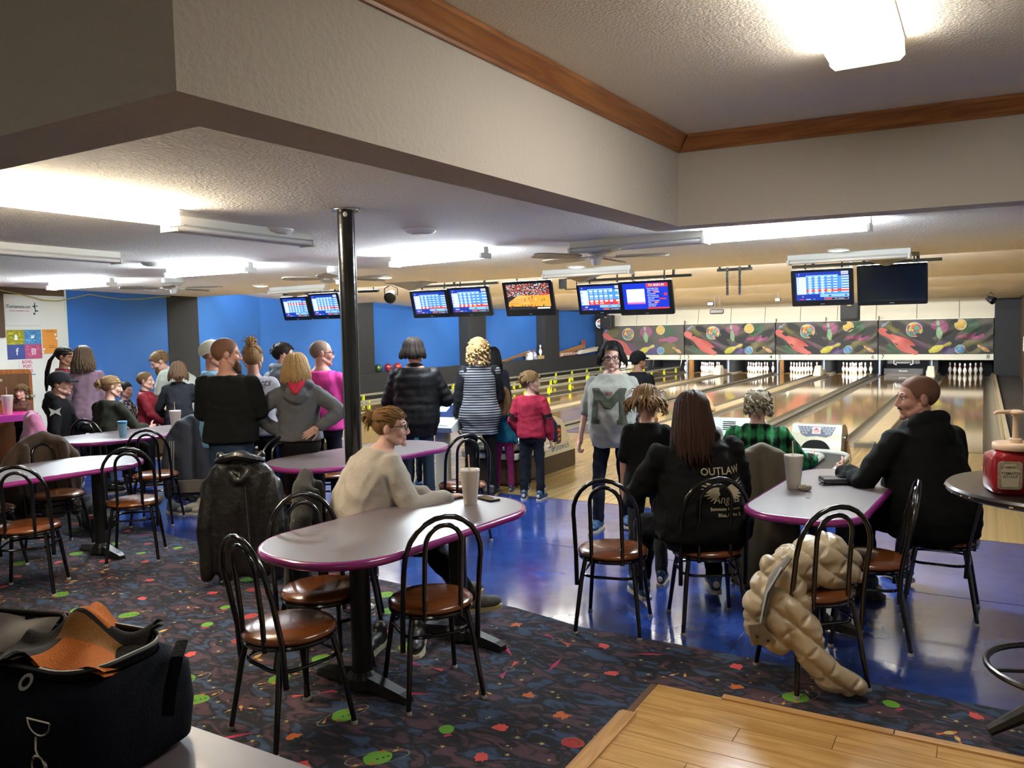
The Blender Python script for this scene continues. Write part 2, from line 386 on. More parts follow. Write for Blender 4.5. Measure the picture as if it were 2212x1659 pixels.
# raised wooden floor at the bar: laminate planks and nosing
M_LAM = wood('laminate_oak', 'c29a60', 'a87f4a', 'X', 1.4, 0.22, coat=0.25, stretch=9)
plat = struct(slab('floor', [(-1.34, -1.0), (2.9, -1.0), (2.9, 3.62), (-1.34, 3.62)], 0.0, 0.012, mat('plank_gap', '5c4020', 0.8)))
y = 3.62; r = 0
while y > 1.3:
    x = -1.335 - (0.37*r % 1.0)
    while x < 2.2:
        xa, xb = max(x, -1.335)+0.0012, min(x+1.2, 2.2)-0.0012
        if xb-xa > 0.05:
            mb = MB(); rbox(mb, ((xa+xb)/2, y-0.0625, 0.014), (xb-xa, 0.1226, 0.008), 0.0015)
            mb.build('plank', M_LAM, plat, smooth=False)
        x += 1.2
    y -= 0.125; r += 1
M_NOSE = wood('nosing_oak', 'be9460', 'a37b48', 'X', 1.2, 0.3); M_NOSEY = wood('nosing_oak_along', 'be9460', 'a37b48', 'Y', 1.2, 0.3)
for x0, x1 in ((-1.02, -0.3), (-0.295, 1.2)):
    mb = MB(); mb.rings([[(x, 3.60, 0.02), (x, 3.60, 0.026), (x, 3.645, 0.026), (x, 3.665, 0.016), (x, 3.67, 0.0), (x, 3.6, 0.0)] for x in (x0, x1)]); mb.build('nosing', M_NOSE, plat, smooth=False)
mb = MB(); mb.rings([[(-1.31, y, 0.02), (-1.31, y, 0.027), (-1.375, y, 0.027), (-1.395, y, 0.017), (-1.4, y, 0.0), (-1.31, y, 0.0)] for y in (3.28, 0.5)]); mb.build('nosing', M_NOSEY, plat, smooth=False)
mb = MB(); mb.box((-1.352, 3.45, 0.008), (0.03, 0.33, 0.016)); mb.build('bare_edge', mat('bare_edge', '5a3d20', 0.8), plat, smooth=False)
# ------------------------------------------------------------------ lamps of the place, with added fill lights
M_LAMPBODY = mat('white_lamp_housing', 'e4e4de', 0.4)
def lit(name, col, e):
    m = mat(name, (*col, 1), 0.4, emit=e); nodes(m)[2].inputs['Base Color'].default_value = (0.8, 0.8, 0.8, 1); nodes(m)[2].inputs['Emission Color'].default_value = (*col, 1); return m
M_COOL = lit('cool_tube', COOL, E_COOL); M_WARM = lit('warm_tube', WARM, E_WARM); M_WRAPL = lit('warm_diffuser', (1.0, 0.93, 0.83), E_WRAP)
M_CAN = lit('can_glow', (1.0, 0.88, 0.7), 7.0); M_OFF = mat('unlit_tube', 'e8e8e6', 0.25)
M_FANCAN = lit('pit_tube', (0.95, 0.97, 1.0), 14.0)
def strip_light(c, ang, m, label, ln=1.22, w=0.066):
    t = thing('strip_light', label, 'ceiling light', c, ang)
    mb = MB(); mb.rings([[(x, -w/2, 2.5-c[2]), (x, -w/2, 0.035), (x, -w/2+0.015, 0.02), (x, w/2-0.015, 0.02), (x, w/2, 0.035), (x, w/2, 2.5-c[2])] for x in (ln/2, -ln/2)])
    mb.build('housing', M_LAMPBODY, t, smooth=False)
    for s in (-1, 1):
        MB().tube([(-ln/2+0.03, s*0.052, 0.004), (ln/2-0.03, s*0.052, 0.004)], 0.0165, 10).build('tube', m, t)
    for s in (-1, 1):
        mb = MB(); mb.box((s*(ln/2-0.012), 0, 0.005), (0.024, 0.14, 0.05)); mb.build('socket', M_LAMPBODY, t, smooth=False)
    return t
ZL = 2.415
strip_light((-4.16, 2.58, ZL), PI/2, M_WARM, 'lit warm fluorescent fixture on the low ceiling, nearest at left')
strip_light((-4.4, 3.92, ZL), PI/2, M_OFF, 'dark fluorescent fixture directly behind the warm lit one')
strip_light((-7.14, 5.85, ZL), 0.05, M_COOL, 'lit cool fluorescent fixture above the man in the black tee')
strip_light((-10.0, 6.2, ZL), 0.05, M_COOL, 'lit cool fluorescent fixture far left above the posters')
strip_light((-4.49, 6.32, ZL), -0.15, M_COOL, 'lit cool fluorescent fixture just right of the black pole')
strip_light((-1.31, 6.32, ZL), -0.04, M_COOL, 'large lit cool fluorescent fixture tucked under the beam at right')
strip_light((-2.52, 6.40, ZL), -0.04, M_OFF, 'unlit fixture continuing left of the lit one under the beam')
strip_light((-1.26, 9.24, ZL), -0.04, M_OFF, 'unlit fixture above the two right-hand screens')
strip_light((-4.28, 9.2, ZL), -0.04, M_OFF, 'unlit fixture above the basketball screen, below the ceiling fan')
strip_light((-9.2, 9.2, ZL), -0.04, M_OFF, 'unlit fixture before the blue wall above the two leftmost screens')
strip_light((-6.6, 3.86, ZL), PI/2+0.05, M_OFF, 'unlit fixture at the left edge below the warm one')
# wraparound light on the raised ceiling
t = thing('wraparound_light', 'bright wraparound ceiling light on the raised ceiling', 'ceiling light', (-0.465, 3.32, 2.97))
mb = MB(); rbox(mb, (0, 0, -0.012), (0.305, 1.28, 0.024), 0.008); mb.build('housing', M_LAMPBODY, t)
mb = MB(); mb.rings([[(-0.145, y, -0.024), (-0.148, y, -0.07), (-0.13, y, -0.088), (0.13, y, -0.088), (0.148, y, -0.07), (0.145, y, -0.024)] for y in (-0.625, 0.625)]); mb.build('diffuser', M_WRAPL, t)
for s in (-1, 1):
    mb = MB(); mb.rings([[(-0.15, s*y, -0.02), (-0.153, s*y, -0.072), (-0.132, s*y, -0.093), (0.132, s*y, -0.093), (0.153, s*y, -0.072), (0.15, s*y, -0.02)] for y in (0.622, 0.645)]); mb.build('end_cap', lit('glowing_end_cap', (1.0, 0.84, 0.5), 1.6), t)
for x_ in (-4.6, 0.6):  # two unseen fill lights, added behind the camera to lift the dark faces
    t = thing('wraparound_light', 'unseen fill light added behind the photographer ' + ('at left' if x_ < -2 else 'at right'), 'ceiling light', (x_, -1.35, 2.97), PI/2)
    mb = MB(); rbox(mb, (0, 0, -0.012), (0.35, 1.3, 0.03), 0.008); mb.build('housing', M_LAMPBODY, t)
    mb = MB(); mb.rings([[(-0.145, y, -0.024), (-0.148, y, -0.07), (-0.13, y, -0.088), (0.13, y, -0.088), (0.148, y, -0.07), (0.145, y, -0.024)] for y in (-0.625, 0.625)]); mb.build('diffuser', lit('fill_diffuser', (1.0, 0.92, 0.82), 4.0), t)
# recessed cans
for (x, y), lb in zip(((-9.46, 8.7), (-7.02, 8.65), (-4.25, 8.86), (-1.29, 8.86)), ('leftmost small round recessed lamp, above the bun-haired woman', 'small round recessed lamp just right of the black pole', 'round recessed lamp shining beside the ceiling fan', 'rightmost round recessed lamp, above the right-hand screens')):
    t = thing('recessed_light', lb, 'ceiling light', (x, y, 2.5))
    MB().lathe([(0.092, -0.006), (0.1, -0.014), (0.115, -0.01), (0.12, 0.0), (0.09, 0.0)], 20).build('trim_ring', M_LAMPBODY, t)
    MB().lathe([(0.0, -0.022), (0.05, -0.02), (0.093, -0.008), (0.093, 0.0), (0.0, 0.0)], 20).build('lens', M_CAN, t)
# fans
M_FAN = mat('fan_white', 'cfcdc6', 0.4); M_BLADE = wood('fan_blade', 'a59a88', '8d8372', 'X', 2, 0.4)
def fan(c, a0, label, drop=0.0):
    t = thing('ceiling_fan', label, 'ceiling fan', c)
    MB().lathe([(0.0, 0), (0.13, 0), (0.14, -0.03), (0.135, -0.06), (0.1, -0.085), (0.06, -0.1), (0.0, -0.1)], 20).build('canopy', M_FAN, t)
    MB().lathe([(0.0, -0.1), (0.07, -0.1), (0.075, -0.135), (0.045, -0.15), (0.04, -0.19), (0.03, -0.2), (0.0, -0.2)], 16).build('motor_housing', M_FAN, t)
    for k in range(5):
        M = R3(0, 0, a0+2*PI*k/5)
        br = MB(); br.tube([(0.06, 0, -0.125), (0.13, 0, -0.14), (0.2, 0.0, -0.135)], 0.012, 6, M=M, flat=0.4); brk = br.build('blade_iron', M_FAN, t)
        bl = MB(); pts = [(0.17, -0.045), (0.3, -0.06), (0.5, -0.068), (0.6, -0.06), (0.63, -0.03), (0.63, 0.03), (0.6, 0.06), (0.5, 0.068), (0.3, 0.06), (0.17, 0.045)]
        bl.prism(pts, -0.006, 0.006, M=M @ T3(0, 0, -0.13) @ R3(x=0.2)); bl.build('blade', M_BLADE, t, smooth=False)
    return t
fan((-2.95, 6.55, 2.5), 0.35, 'white ceiling fan with grey blades at centre, nearest of the three')
fan((-6.3, 6.95, 2.5), 0.1, 'ceiling fan half hidden behind the black pole')
fan((-8.98, 6.8, 2.5), 0.5, 'small-looking ceiling fan far left against the dark wall panel')
# ceiling odds
for c, r, lb, nm in (((-3.62, 4.89, 2.5), 0.115, 'white domed disc on the ceiling right of the pole', 'smoke_detector'), ((-4.42, 4.22, 2.5), 0.13, 'flat white round ceiling vent beside the unlit fixture', 'ceiling_vent'), ((-7.3, 5.3, 2.5), 0.11, 'small white disc on the ceiling at far left', 'smoke_detector')):
    t = thing(nm, lb, 'ceiling disc', c)
    MB().lathe([(0.0, -0.035), (r*0.5, -0.034), (r*0.85, -0.025), (r, -0.008), (r, 0.0), (0, 0)], 24).build('cover', M_LAMPBODY, t)
    MB().lathe([(r*0.25, -0.037), (r*0.6, -0.0355), (r*0.62, -0.033), (r*0.25, -0.0345)], 24).build('grille', mat('grille_grey', 'b9b7b0', 0.5), t)
for (x, y), lb in zip(((-7.5, 9.85), (-4.75, 10.05), (-0.95, 9.95), (-9.9, 9.85)), ('above the second pair of screens', 'above the sign-in screen', 'above the score screen at right', 'above the leftmost screens')):
    t = thing('air_diffuser', 'grey pyramid air diffuser on the ceiling ' + lb, 'air vent', (x, y, 2.5), 0.06)
    MB().rings([[(-0.3, -0.2, 0), (0.3, -0.2, 0), (0.3, 0.2, 0), (-0.3, 0.2, 0)], [(-0.02, -0.02, -0.12), (0.02, -0.02, -0.12), (0.02, 0.02, -0.12), (-0.02, 0.02, -0.12)]]).build('diffuser_vanes', mat('diffuser_grey', '787672', 0.5), t, smooth=False)
    MB().prism(rrect(0.66, 0.46, 0.01, 1), -0.012, 0.0).build('frame', mat('diffuser_grey', '787672', 0.5), t, smooth=False)
# black steel pole
M_POLE = mat('black_gloss_pipe', '14171a', 0.22, coat=0.5, noise=(18, 0.3), bump=(30, 0.08))
t = thing('support_pole', 'glossy black steel support pole from floor to ceiling', 'pole', (-3.385, 3.81, 0))
MB().lathe([(0.053, 0), (0.053, 2.5), (0.0, 2.5)], 28).build('pipe', M_POLE, t)
MB().lathe([(0.054, 2.488), (0.088, 2.488), (0.09, 2.493), (0.088, 2.5), (0.054, 2.5)], 28).build('flange', mat('chrome', 'c8c8c8', 0.15, 1.0), t)
MB().lathe([(0.0, 0.0), (0.1, 0.0), (0.1, 0.012), (0.054, 0.014)], 24).build('base_plate', M_POLE, t)
MB().ell((0.035, -0.045, 2.462), (0.014, 0.014, 0.016), 10, 6).build('white_plug', M_LAMPBODY, t)
# hidden working lights of the bowling machinery: pin-deck lamps and baffle tubes
def area(name, loc, rot, sx, sy, power, col):
    l = bpy.data.lights.new(name, 'AREA'); l.shape = 'RECTANGLE'; l.size = sx; l.size_y = sy; l.energy = power; l.color = col
    o = bpy.data.objects.new(name, l); COL.objects.link(o); o.location = loc; o.rotation_euler = rot; return o
for p, x in enumerate(PAIR):
    for lx in (0.762, 2.587):
        dim = 0.12 if (p == 3 and lx > 2) else 1.0
        area('pin_deck_lamp', (x+lx, 30.22, 0.74), (math.radians(38), 0, 0), 1.1, 0.06, 14*dim, (1.0, 0.96, 0.9))
for y, z, p, a in ((10.62, 2.53, 330, 132), (14.42, 2.468, 330, 132), (18.42, 2.468, 320, 134), (22.62, 2.468, 230, 136), (26.82, 2.468, 36, 85)):
    area('baffle_lamp', (-6.3, y, z), (math.radians(a), 0, 0), 12.2, 0.05, p, (0.96, 0.98, 1.0) if y < 25 else (1.0, 0.97, 0.9))
# ------------------------------------------------------------------ masking units with printed banners
M_STRIP = mat('mask_strip_white', 'dcd8c6', 0.5); M_NUM = mat('numeral_black', '101010', 0.5)
M_BANNER = mat('banner_cloth', '5f5b53', 0.65, noise=(1.3, 0.35))
PR = {k: mat('print_'+k, v, 0.6) for k, v in dict(red='b8625a', rose='8e5572', green='4d7555', lime='87a683', yellow='b9b352', gold='c4aa4c', violet='554c70', plum='604a5a', olive='66623f', orange='bd966a', sky='7f93c4', pale='b9b59f', blue='5b78b8', teal='4aa08a', darkgreen='3f5743', steel='7d86a4').items()}
PK = list(PR); PM = [PR[k] for k in PK]
PINP = [(0.0, 0.0258), (0.03, 0.0325), (0.075, 0.0505), (0.115, 0.0605), (0.15, 0.0585), (0.19, 0.046), (0.225, 0.031), (0.25, 0.0235), (0.275, 0.0228), (0.30, 0.0255), (0.335, 0.0322), (0.36, 0.028), (0.375, 0.016), (0.381, 0.004)]
def pin2d(mb, cx, cz, ln, ang, mi, band, Y):
    s = ln/0.381; ca, sa = math.cos(ang), math.sin(ang); V = []; F = []; mm = []
    for h, r in PINP:
        for q in (-1, -0.33, 0.33, 1):
            u = (h-0.19)*s; w = q*r*s; x = cx+u*ca-w*sa; z = cz+u*sa+w*ca; V.append((x, Y(x, z)-0.022-0.004*(1-abs(q)), z))
    for i in range(len(PINP)-1):
        for j in range(3): F.append((i*4+j, i*4+j+1, i*4+j+5, i*4+j+4)); mm.append(band if i == 7 else mi)
    mb.add(V, F, mm)
def disc2d(mb, cx, cz, r, mi, Y, ring=None, sz=1.0, d=0.02, spots=None):
    n = 22; V = [(cx, Y(cx, cz)-d-0.004, cz)]; F = []; mm = []
    rs = [0.33*r, 0.66*r, 0.9*r, r]
    for q in rs:
        for j in range(n): a = 2*PI*j/n; x = cx+q*math.cos(a); z = cz+q*sz*math.sin(a); V.append((x, Y(x, z)-d-0.004*(1-q/r), z))
    for j in range(n):
        F.append((0, 1+j, 1+(j+1) % n)); mm.append(mi if not spots else spots[(j//5) % len(spots)])
        for k in range(3):
            a = 1+k*n; F.append((a+j, a+n+j, a+n+(j+1) % n, a+(j+1) % n)); mm.append(ring if (k == 2 and ring is not None) else (mi if not spots else spots[(j//4+k) % len(spots)]))
    mb.add(V, F, mm)
for p, x0 in enumerate(PAIR):
    wave = [0.0, 0.075, 0.1, 0.09][p]
    t = thing('masking_unit', f'printed pin-and-ball banner with white numbered strip over lanes {words_n[2*p]} and {words_n[2*p+1]}', 'masking unit', (x0, 30.1, 0), 0, 'masking units above the pins')
    w = 3.4
    def Y(x, z, wave=wave, p=p):
        h = (z-0.7)/1.15                                      # cloth hung from a few points
        sag = sum(max(0, 1-abs(x-c)/0.75)**1.0 for c in ((0.0, 1.72, 3.4) if p == 2 else (0.05, 3.35)))
        return -0.02 - wave*(0.6*math.sin(x*7.0 + 5*(1-h)*abs(x-1.7)) + 0.5*math.sin(h*11+x*3.1)*(1-sag*0.5) + 0.6*math.sin(h*17-abs(x-1.7)*9))*(0.35+0.65*(1-abs(2*h-1)**2)) 
    mb = MB(); nx, nz = 70, 26; V = []; F = []
    for j in range(nz+1):
        for i in range(nx+1):
            x = 0.02+(w-0.05)*i/nx; z = 0.705+1.15*j/nz; V.append((x, Y(x, z), z))
    for j in range(nz):
        for i in range(nx): a = j*(nx+1)+i; F.append((a, a+1, a+nx+2, a+nx+1))
    mb.add(V, F); mb.build('banner', M_BANNER, t, angle=180)
    mb = MB(); I = PK.index
    for cx, cz, r, c, sz in ((0.45, 1.6, 0.26, 'olive', 0.8), (1.15, 1.62, 0.22, 'violet', 0.9), (1.85, 1.6, 0.26, 'rose', 0.85), (2.75, 1.6, 0.26, 'darkgreen', 0.9), (0.55, 0.9, 0.3, 'darkgreen', 0.6), (1.15, 0.95, 0.32, 'plum', 0.7), (2.1, 0.92, 0.34, 'violet', 0.6), (2.8, 0.95, 0.3, 'olive', 0.75)):
        disc2d(mb, cx, cz, r, I(c), Y, None, sz, 0.01)
    stuff(mb.build('printed_glow', PM, t, angle=180))
    def art(nm, fn):
        m = MB(); fn(m); m.build(nm, PM, t, angle=180)
    art('printed_pin', lambda m: pin2d(m, 0.62, 1.15, 1.45, PI-0.6, I('red'), I('red'), Y))
    art('printed_pin', lambda m: pin2d(m, 0.22, 1.72, 0.3, 0.7, I('steel'), I('pale'), Y))
    art('printed_pin', lambda m: pin2d(m, 1.83, 1.5, 0.62, PI/2+0.12, I('lime'), I('green'), Y))
    art('printed_pin', lambda m: pin2d(m, 1.87, 0.92, 0.72, 0.42, I('yellow'), I('orange'), Y))
    art('printed_pin', lambda m: pin2d(m, 2.75, 1.28, 0.78, PI+0.05, I('rose'), I('red'), Y))
    art('printed_pin', lambda m: pin2d(m, 3.1, 0.88, 0.4, PI-0.55, I('orange'), I('red'), Y))
    art('printed_ball', lambda m: disc2d(m, 1.1, 1.52, 0.25, I('pale'), Y, I('pale'), 1.0, 0.024, [I('teal'), I('red'), I('yellow'), I('rose')]))
    art('printed_ball', lambda m: disc2d(m, 2.45, 1.66, 0.18, I('gold'), Y, I('pale'), 1.0, 0.024, [I('gold'), I('orange'), I('gold')]))
    art('printed_ball', lambda m: disc2d(m, 2.45, 0.86, 0.15, I('blue'), Y, I('pale'), 1.0, 0.024, [I('blue'), I('sky'), I('teal')]))
    mb = MB(); mb.box((w/2, 0.03, 1.28), (w-0.03, 0.04, 1.17)); mb.build('backing_board', M_BLACK, t, smooth=False)
    mb = MB(); mb.box((w/2, 0.0, 0.6), (w-0.025, 0.06, 0.19)); st = mb.build('number_strip', M_STRIP, t, smooth=False)
    for n_, xx in ((2*p+1, 0.15), (2*p+2, w-0.16)):
        V, F = text_arrays(str(n_), 0.2, 0.004, 0.004); m = MB(); m.add(V, F, 0, T3(xx, -0.036, 0.605) @ R3(x=PI/2)); m.build('numeral', M_NUM, st, smooth=False)
    mb = MB(); mb.box((w/2, 0.0, 1.865), (w-0.02, 0.05, 0.025)); mb.build('top_rail', M_STRIP, t, smooth=False)
    for xx in [[2.85, 2.98], [0.42, 2.85], [0.42], []][p]:
        m = MB(); m.lathe([(0.0, 0.03), (0.035, 0.02), (0.05, 0)], 14, 0, T3(xx, -0.03, 0.605) @ R3(x=PI/2)); m.build('spot_lamp', lit('indicator_bulb', (1.0, 0.82, 0.5), 5.0), st)
    for xx in ((0.02,), (0.02,), (0.02, 1.72), (0.02,))[p]:
        mb = MB(); mb.box((xx, -0.02, 1.93), (0.03, 0.03, 0.14)); mb.build('hanger', M_BLACK, t, smooth=False)

# pinsetter bays behind the masks
M_KICK = mat('kickback_dark', '191b20', 0.6); M_EDGE = mat('kickback_edge', '9fb0c4', 0.35); M_FLAP = mat('brown_flap', '7a5426', 0.5)
for p, x0 in enumerate(PAIR):
    for xx, nm in ((x0+0.03, 'left'), (x0+1.675, 'middle')):
        t = thing('kickback_panel', f'dark upright partition with pale front edge {"left of lane" if nm == "left" else "right of lane"} {words_n[2*p]}', 'partition', (xx, 30.3, 0))
        mb = MB(); mb.box((0, 0.9, 0.33), (0.07 if nm == 'left' else 0.26, 1.75, 0.85)); mb.build('panel', M_KICK, t, smooth=False)
        mb = MB(); mb.box((-0.05 if nm == 'middle' else 0, -0.0, 0.24), (0.05, 0.06, 0.52)); mb.build('front_edge', M_EDGE, t, smooth=False)
        if nm == 'left' and p in (1, 2): mb = MB(); mb.box((0.1, 0.2, 0.22), (0.05, 0.5, 0.5)); mb.build('side_flap', M_FLAP, t, smooth=False)
    mb = MB(); mb.box((x0+1.7, 32.2, 0.35), (3.35, 0.08, 1.0)); o = mb.build('pit_curtain', mat('pit_curtain', '10141c', 0.8), None, smooth=False); tag(o, f'dark blue pit curtain behind the pins of lanes {words_n[2*p]} and {words_n[2*p+1]}', 'curtain')
M_RAKE = mat('machine_black', '121316', 0.35); M_CHR = mat('chrome', 'c8c8c8', 0.15, 1.0)
xl = PAIR[3]+0.762
t = thing('pinsetter', 'black pin-setting machine lowered over empty lane seven', 'pinsetter', (xl, 30.35, 0))
mb = MB(); mb.box((0, 0.05, 0.1), (1.2, 0.06, 0.2)); mb.build('sweep_bar', M_RAKE, t, smooth=False)
mb = MB(); mb.box((0, 0.3, 0.42), (1.0, 0.4, 0.12)); mb.box((0, 0.1, 0.5), (0.5, 0.1, 0.1)); mb.build('pin_deck', M_RAKE, t, smooth=False)
for s in (-1, 1):
    mb = MB(); mb.tube([(s*0.3, 0.05, 0.6), (s*0.3, 0.05, 0.36), (s*0.22, 0.05, 0.33)], 0.02, 6); mb.build('chrome_arm', M_CHR, t)
mb = MB(); mb.box((0, 0.04, 0.4), (0.45, 0.03, 0.03)); mb.build('chrome_bar', M_CHR, t, smooth=False)
V, F = text_arrays('Brunswick', 0.06, 0.001); m = MB(); m.add(V, F, 0, T3(0, 0.015, 0.12) @ R3(x=PI/2)); m.build('lettering', mat('print_white', 'dcdcd6', 0.5), t, smooth=False)
xl = PAIR[0]+2.587
t = thing('sweep_bar', 'black sweep bar lowered in front of the single pin on lane two', 'sweep bar', (xl, 30.3, 0))
mb = MB(); mb.box((0, 0, 0.12), (1.15, 0.05, 0.14)); mb.build('bar', M_RAKE, t, smooth=False)
for s in (-1, 1): mb = MB(); mb.tube([(s*0.56, 0, 0.15), (s*0.58, 0.25, 0.6)], 0.025, 6); mb.build('arm', M_RAKE, t)

# bowling pins
M_PIN = mat('pin_white', 'e9e6e0', 0.25, coat=0.5); M_PINR = mat('pin_red', 'b02a30', 0.3)
pin_mb = MB(); pin_mb.lathe([(0.0, 0)]+[(r, h) for h, r in PINP]+[(0, 0.381)], 16); pin_me = pin_mb.mesh('pin_body', [M_PIN])
neck_mb = MB(); neck_mb.lathe([(0.0277, 0.238), (0.0245, 0.25), (0.0245, 0.256), (0.027, 0.244)], 16)
for z0, z1, r0, r1 in ((0.236, 0.247, 0.0285, 0.0252), (0.262, 0.273, 0.0243, 0.0241)):
    neck_mb.lathe([(r0-0.004, z0), (r0, z0), (r1, z1), (r1-0.004, z1)], 16)
neck_me = neck_mb.mesh('neck_stripe', [M_PINR])
SPOTS = [(0, 0)]+[(-.5, 1), (.5, 1)]+[(-1, 2), (0, 2), (1, 2)]+[(-1.5, 3), (-.5, 3), (.5, 3), (1.5, 3)]
sets = {1: list(range(10)), 2: [9], 3: [0, 1, 2, 3, 4, 5, 6, 7, 8], 4: [0, 1, 2, 3, 4, 5, 6, 7, 8, 9], 5: list(range(10)), 6: list(range(10)), 8: [0, 1, 2, 3, 5, 6, 9]}
rows = ['front', 'second row', 'second row', 'third row', 'third row', 'third row', 'back row', 'back row', 'back row', 'back row']
side = ['', ' left', ' right', ' left', ' middle', ' right', ' far left', ' centre left', ' centre right', ' far right']
for ln, ids in sets.items():
    x0 = PAIR[(ln-1)//2]+(0.762 if ln % 2 else 2.587)
    for i in ids:
        u, v = SPOTS[i]
        if ln == 1: lb = f'white bowling pin with red neck stripes at lane one, {rows[i]}{side[i]}'
        elif ln == 2: lb = 'lone white bowling pin left standing at lane two'
        else: lb = f'white bowling pin at the end of lane {words_n[ln-1]}, {rows[i]}{side[i]} position'
        t = thing('bowling_pin', lb, 'bowling pin', (x0+u*0.305, 30.5+v*0.264, 0), 0, f'bowling pins standing at the end of lane {words_n[ln-1]}')
        link('pin_body', pin_me, t); link('neck_stripe', neck_me, t)

for p, x0 in enumerate(PAIR):
    t = thing('division_cover', f'beige tapered machine cover on the divider of lanes {words_n[2*p]} and {words_n[2*p+1]} near the pins', 'machine cover', (x0+1.675, 28.9, 0.03))
    mb = MB(); mb.rings([[(x*w_, y*d_, z) for x, y in rrect(1, 1, 0.12, 3)] for w_, d_, z in ((0.27, 0.7, 0.0), (0.26, 0.66, 0.06), (0.2, 0.3, 0.3), (0.17, 0.22, 0.33))]); mb.build('cover', M_STRIP, t, angle=30)
    mb = MB(); mb.box((0, 0.3, 0.09), (0.3, 0.5, 0.16)); mb.build('rear_box', M_CAP, t, smooth=False)
# bumper rails of lanes 1 and 2
M_RAIL = mat('bumper_rail_grey', '8b8a7c', 0.4, noise=(8, 0.15)); M_YEL = mat('bumper_yellow', 'd3dc2b', 0.4); M_RAILD = mat('bumper_dark', '3c3426', 0.5)
for xx, lb in ((-13.18, 'grey bumper rail with yellow posts along the dark side wall'), (-11.9, 'grey bumper rail with yellow posts right of lane one'), (-11.36, 'grey bumper rail with yellow posts left of lane two'), (-10.07, 'grey bumper rail with yellow posts right of lane two')):
    t = thing('bumper_rail', lb, 'bumper rail', (xx, 12.3, 0), 0, 'bumper rails of the two left lanes')
    mb = MB(); mb.box((0, 8.8, 0.235), (0.05, 17.6, 0.05)); mb.build('top_rail', M_RAIL, t, smooth=False)
    mb = MB(); mb.box((0, 8.8, 0.03), (0.04, 17.6, 0.03)); mb.build('low_rail', M_RAILD, t, smooth=False)
    for i in range(14):
        mb = MB(); mb.box((0.0, 0.35+i*1.3, 0.12), (0.06, 0.045, 0.25)); mb.build('post', M_YEL, t, smooth=False)

# bowling balls
def ball(c, col, label, group=None, r=0.1085):
    m = mat('ball_'+col, col, 0.12, coat=0.6, noise=(14, 0.35))
    t = thing('bowling_ball', label, 'bowling ball', c, 0, group)
    MB().ell((0, 0, 0), (r, r, r), 24, 14).build('shell', m, t)
    mb = MB()
    for a, q in ((0, 0.0), (0.25, 0.12), (-0.02, 0.28)):
        d = Vector((math.sin(a)*0.6, -0.8, 0.55+q)).normalized(); mb.lathe([(0, 0.002), (0.012, 0.0015), (0.013, -0.004)], 10, 0, Matrix.Translation(d*(r-0.0005)) @ d.to_track_quat('Z', 'Y').to_matrix().to_4x4())
    mb.build('finger_holes', M_BLACK, t); return t

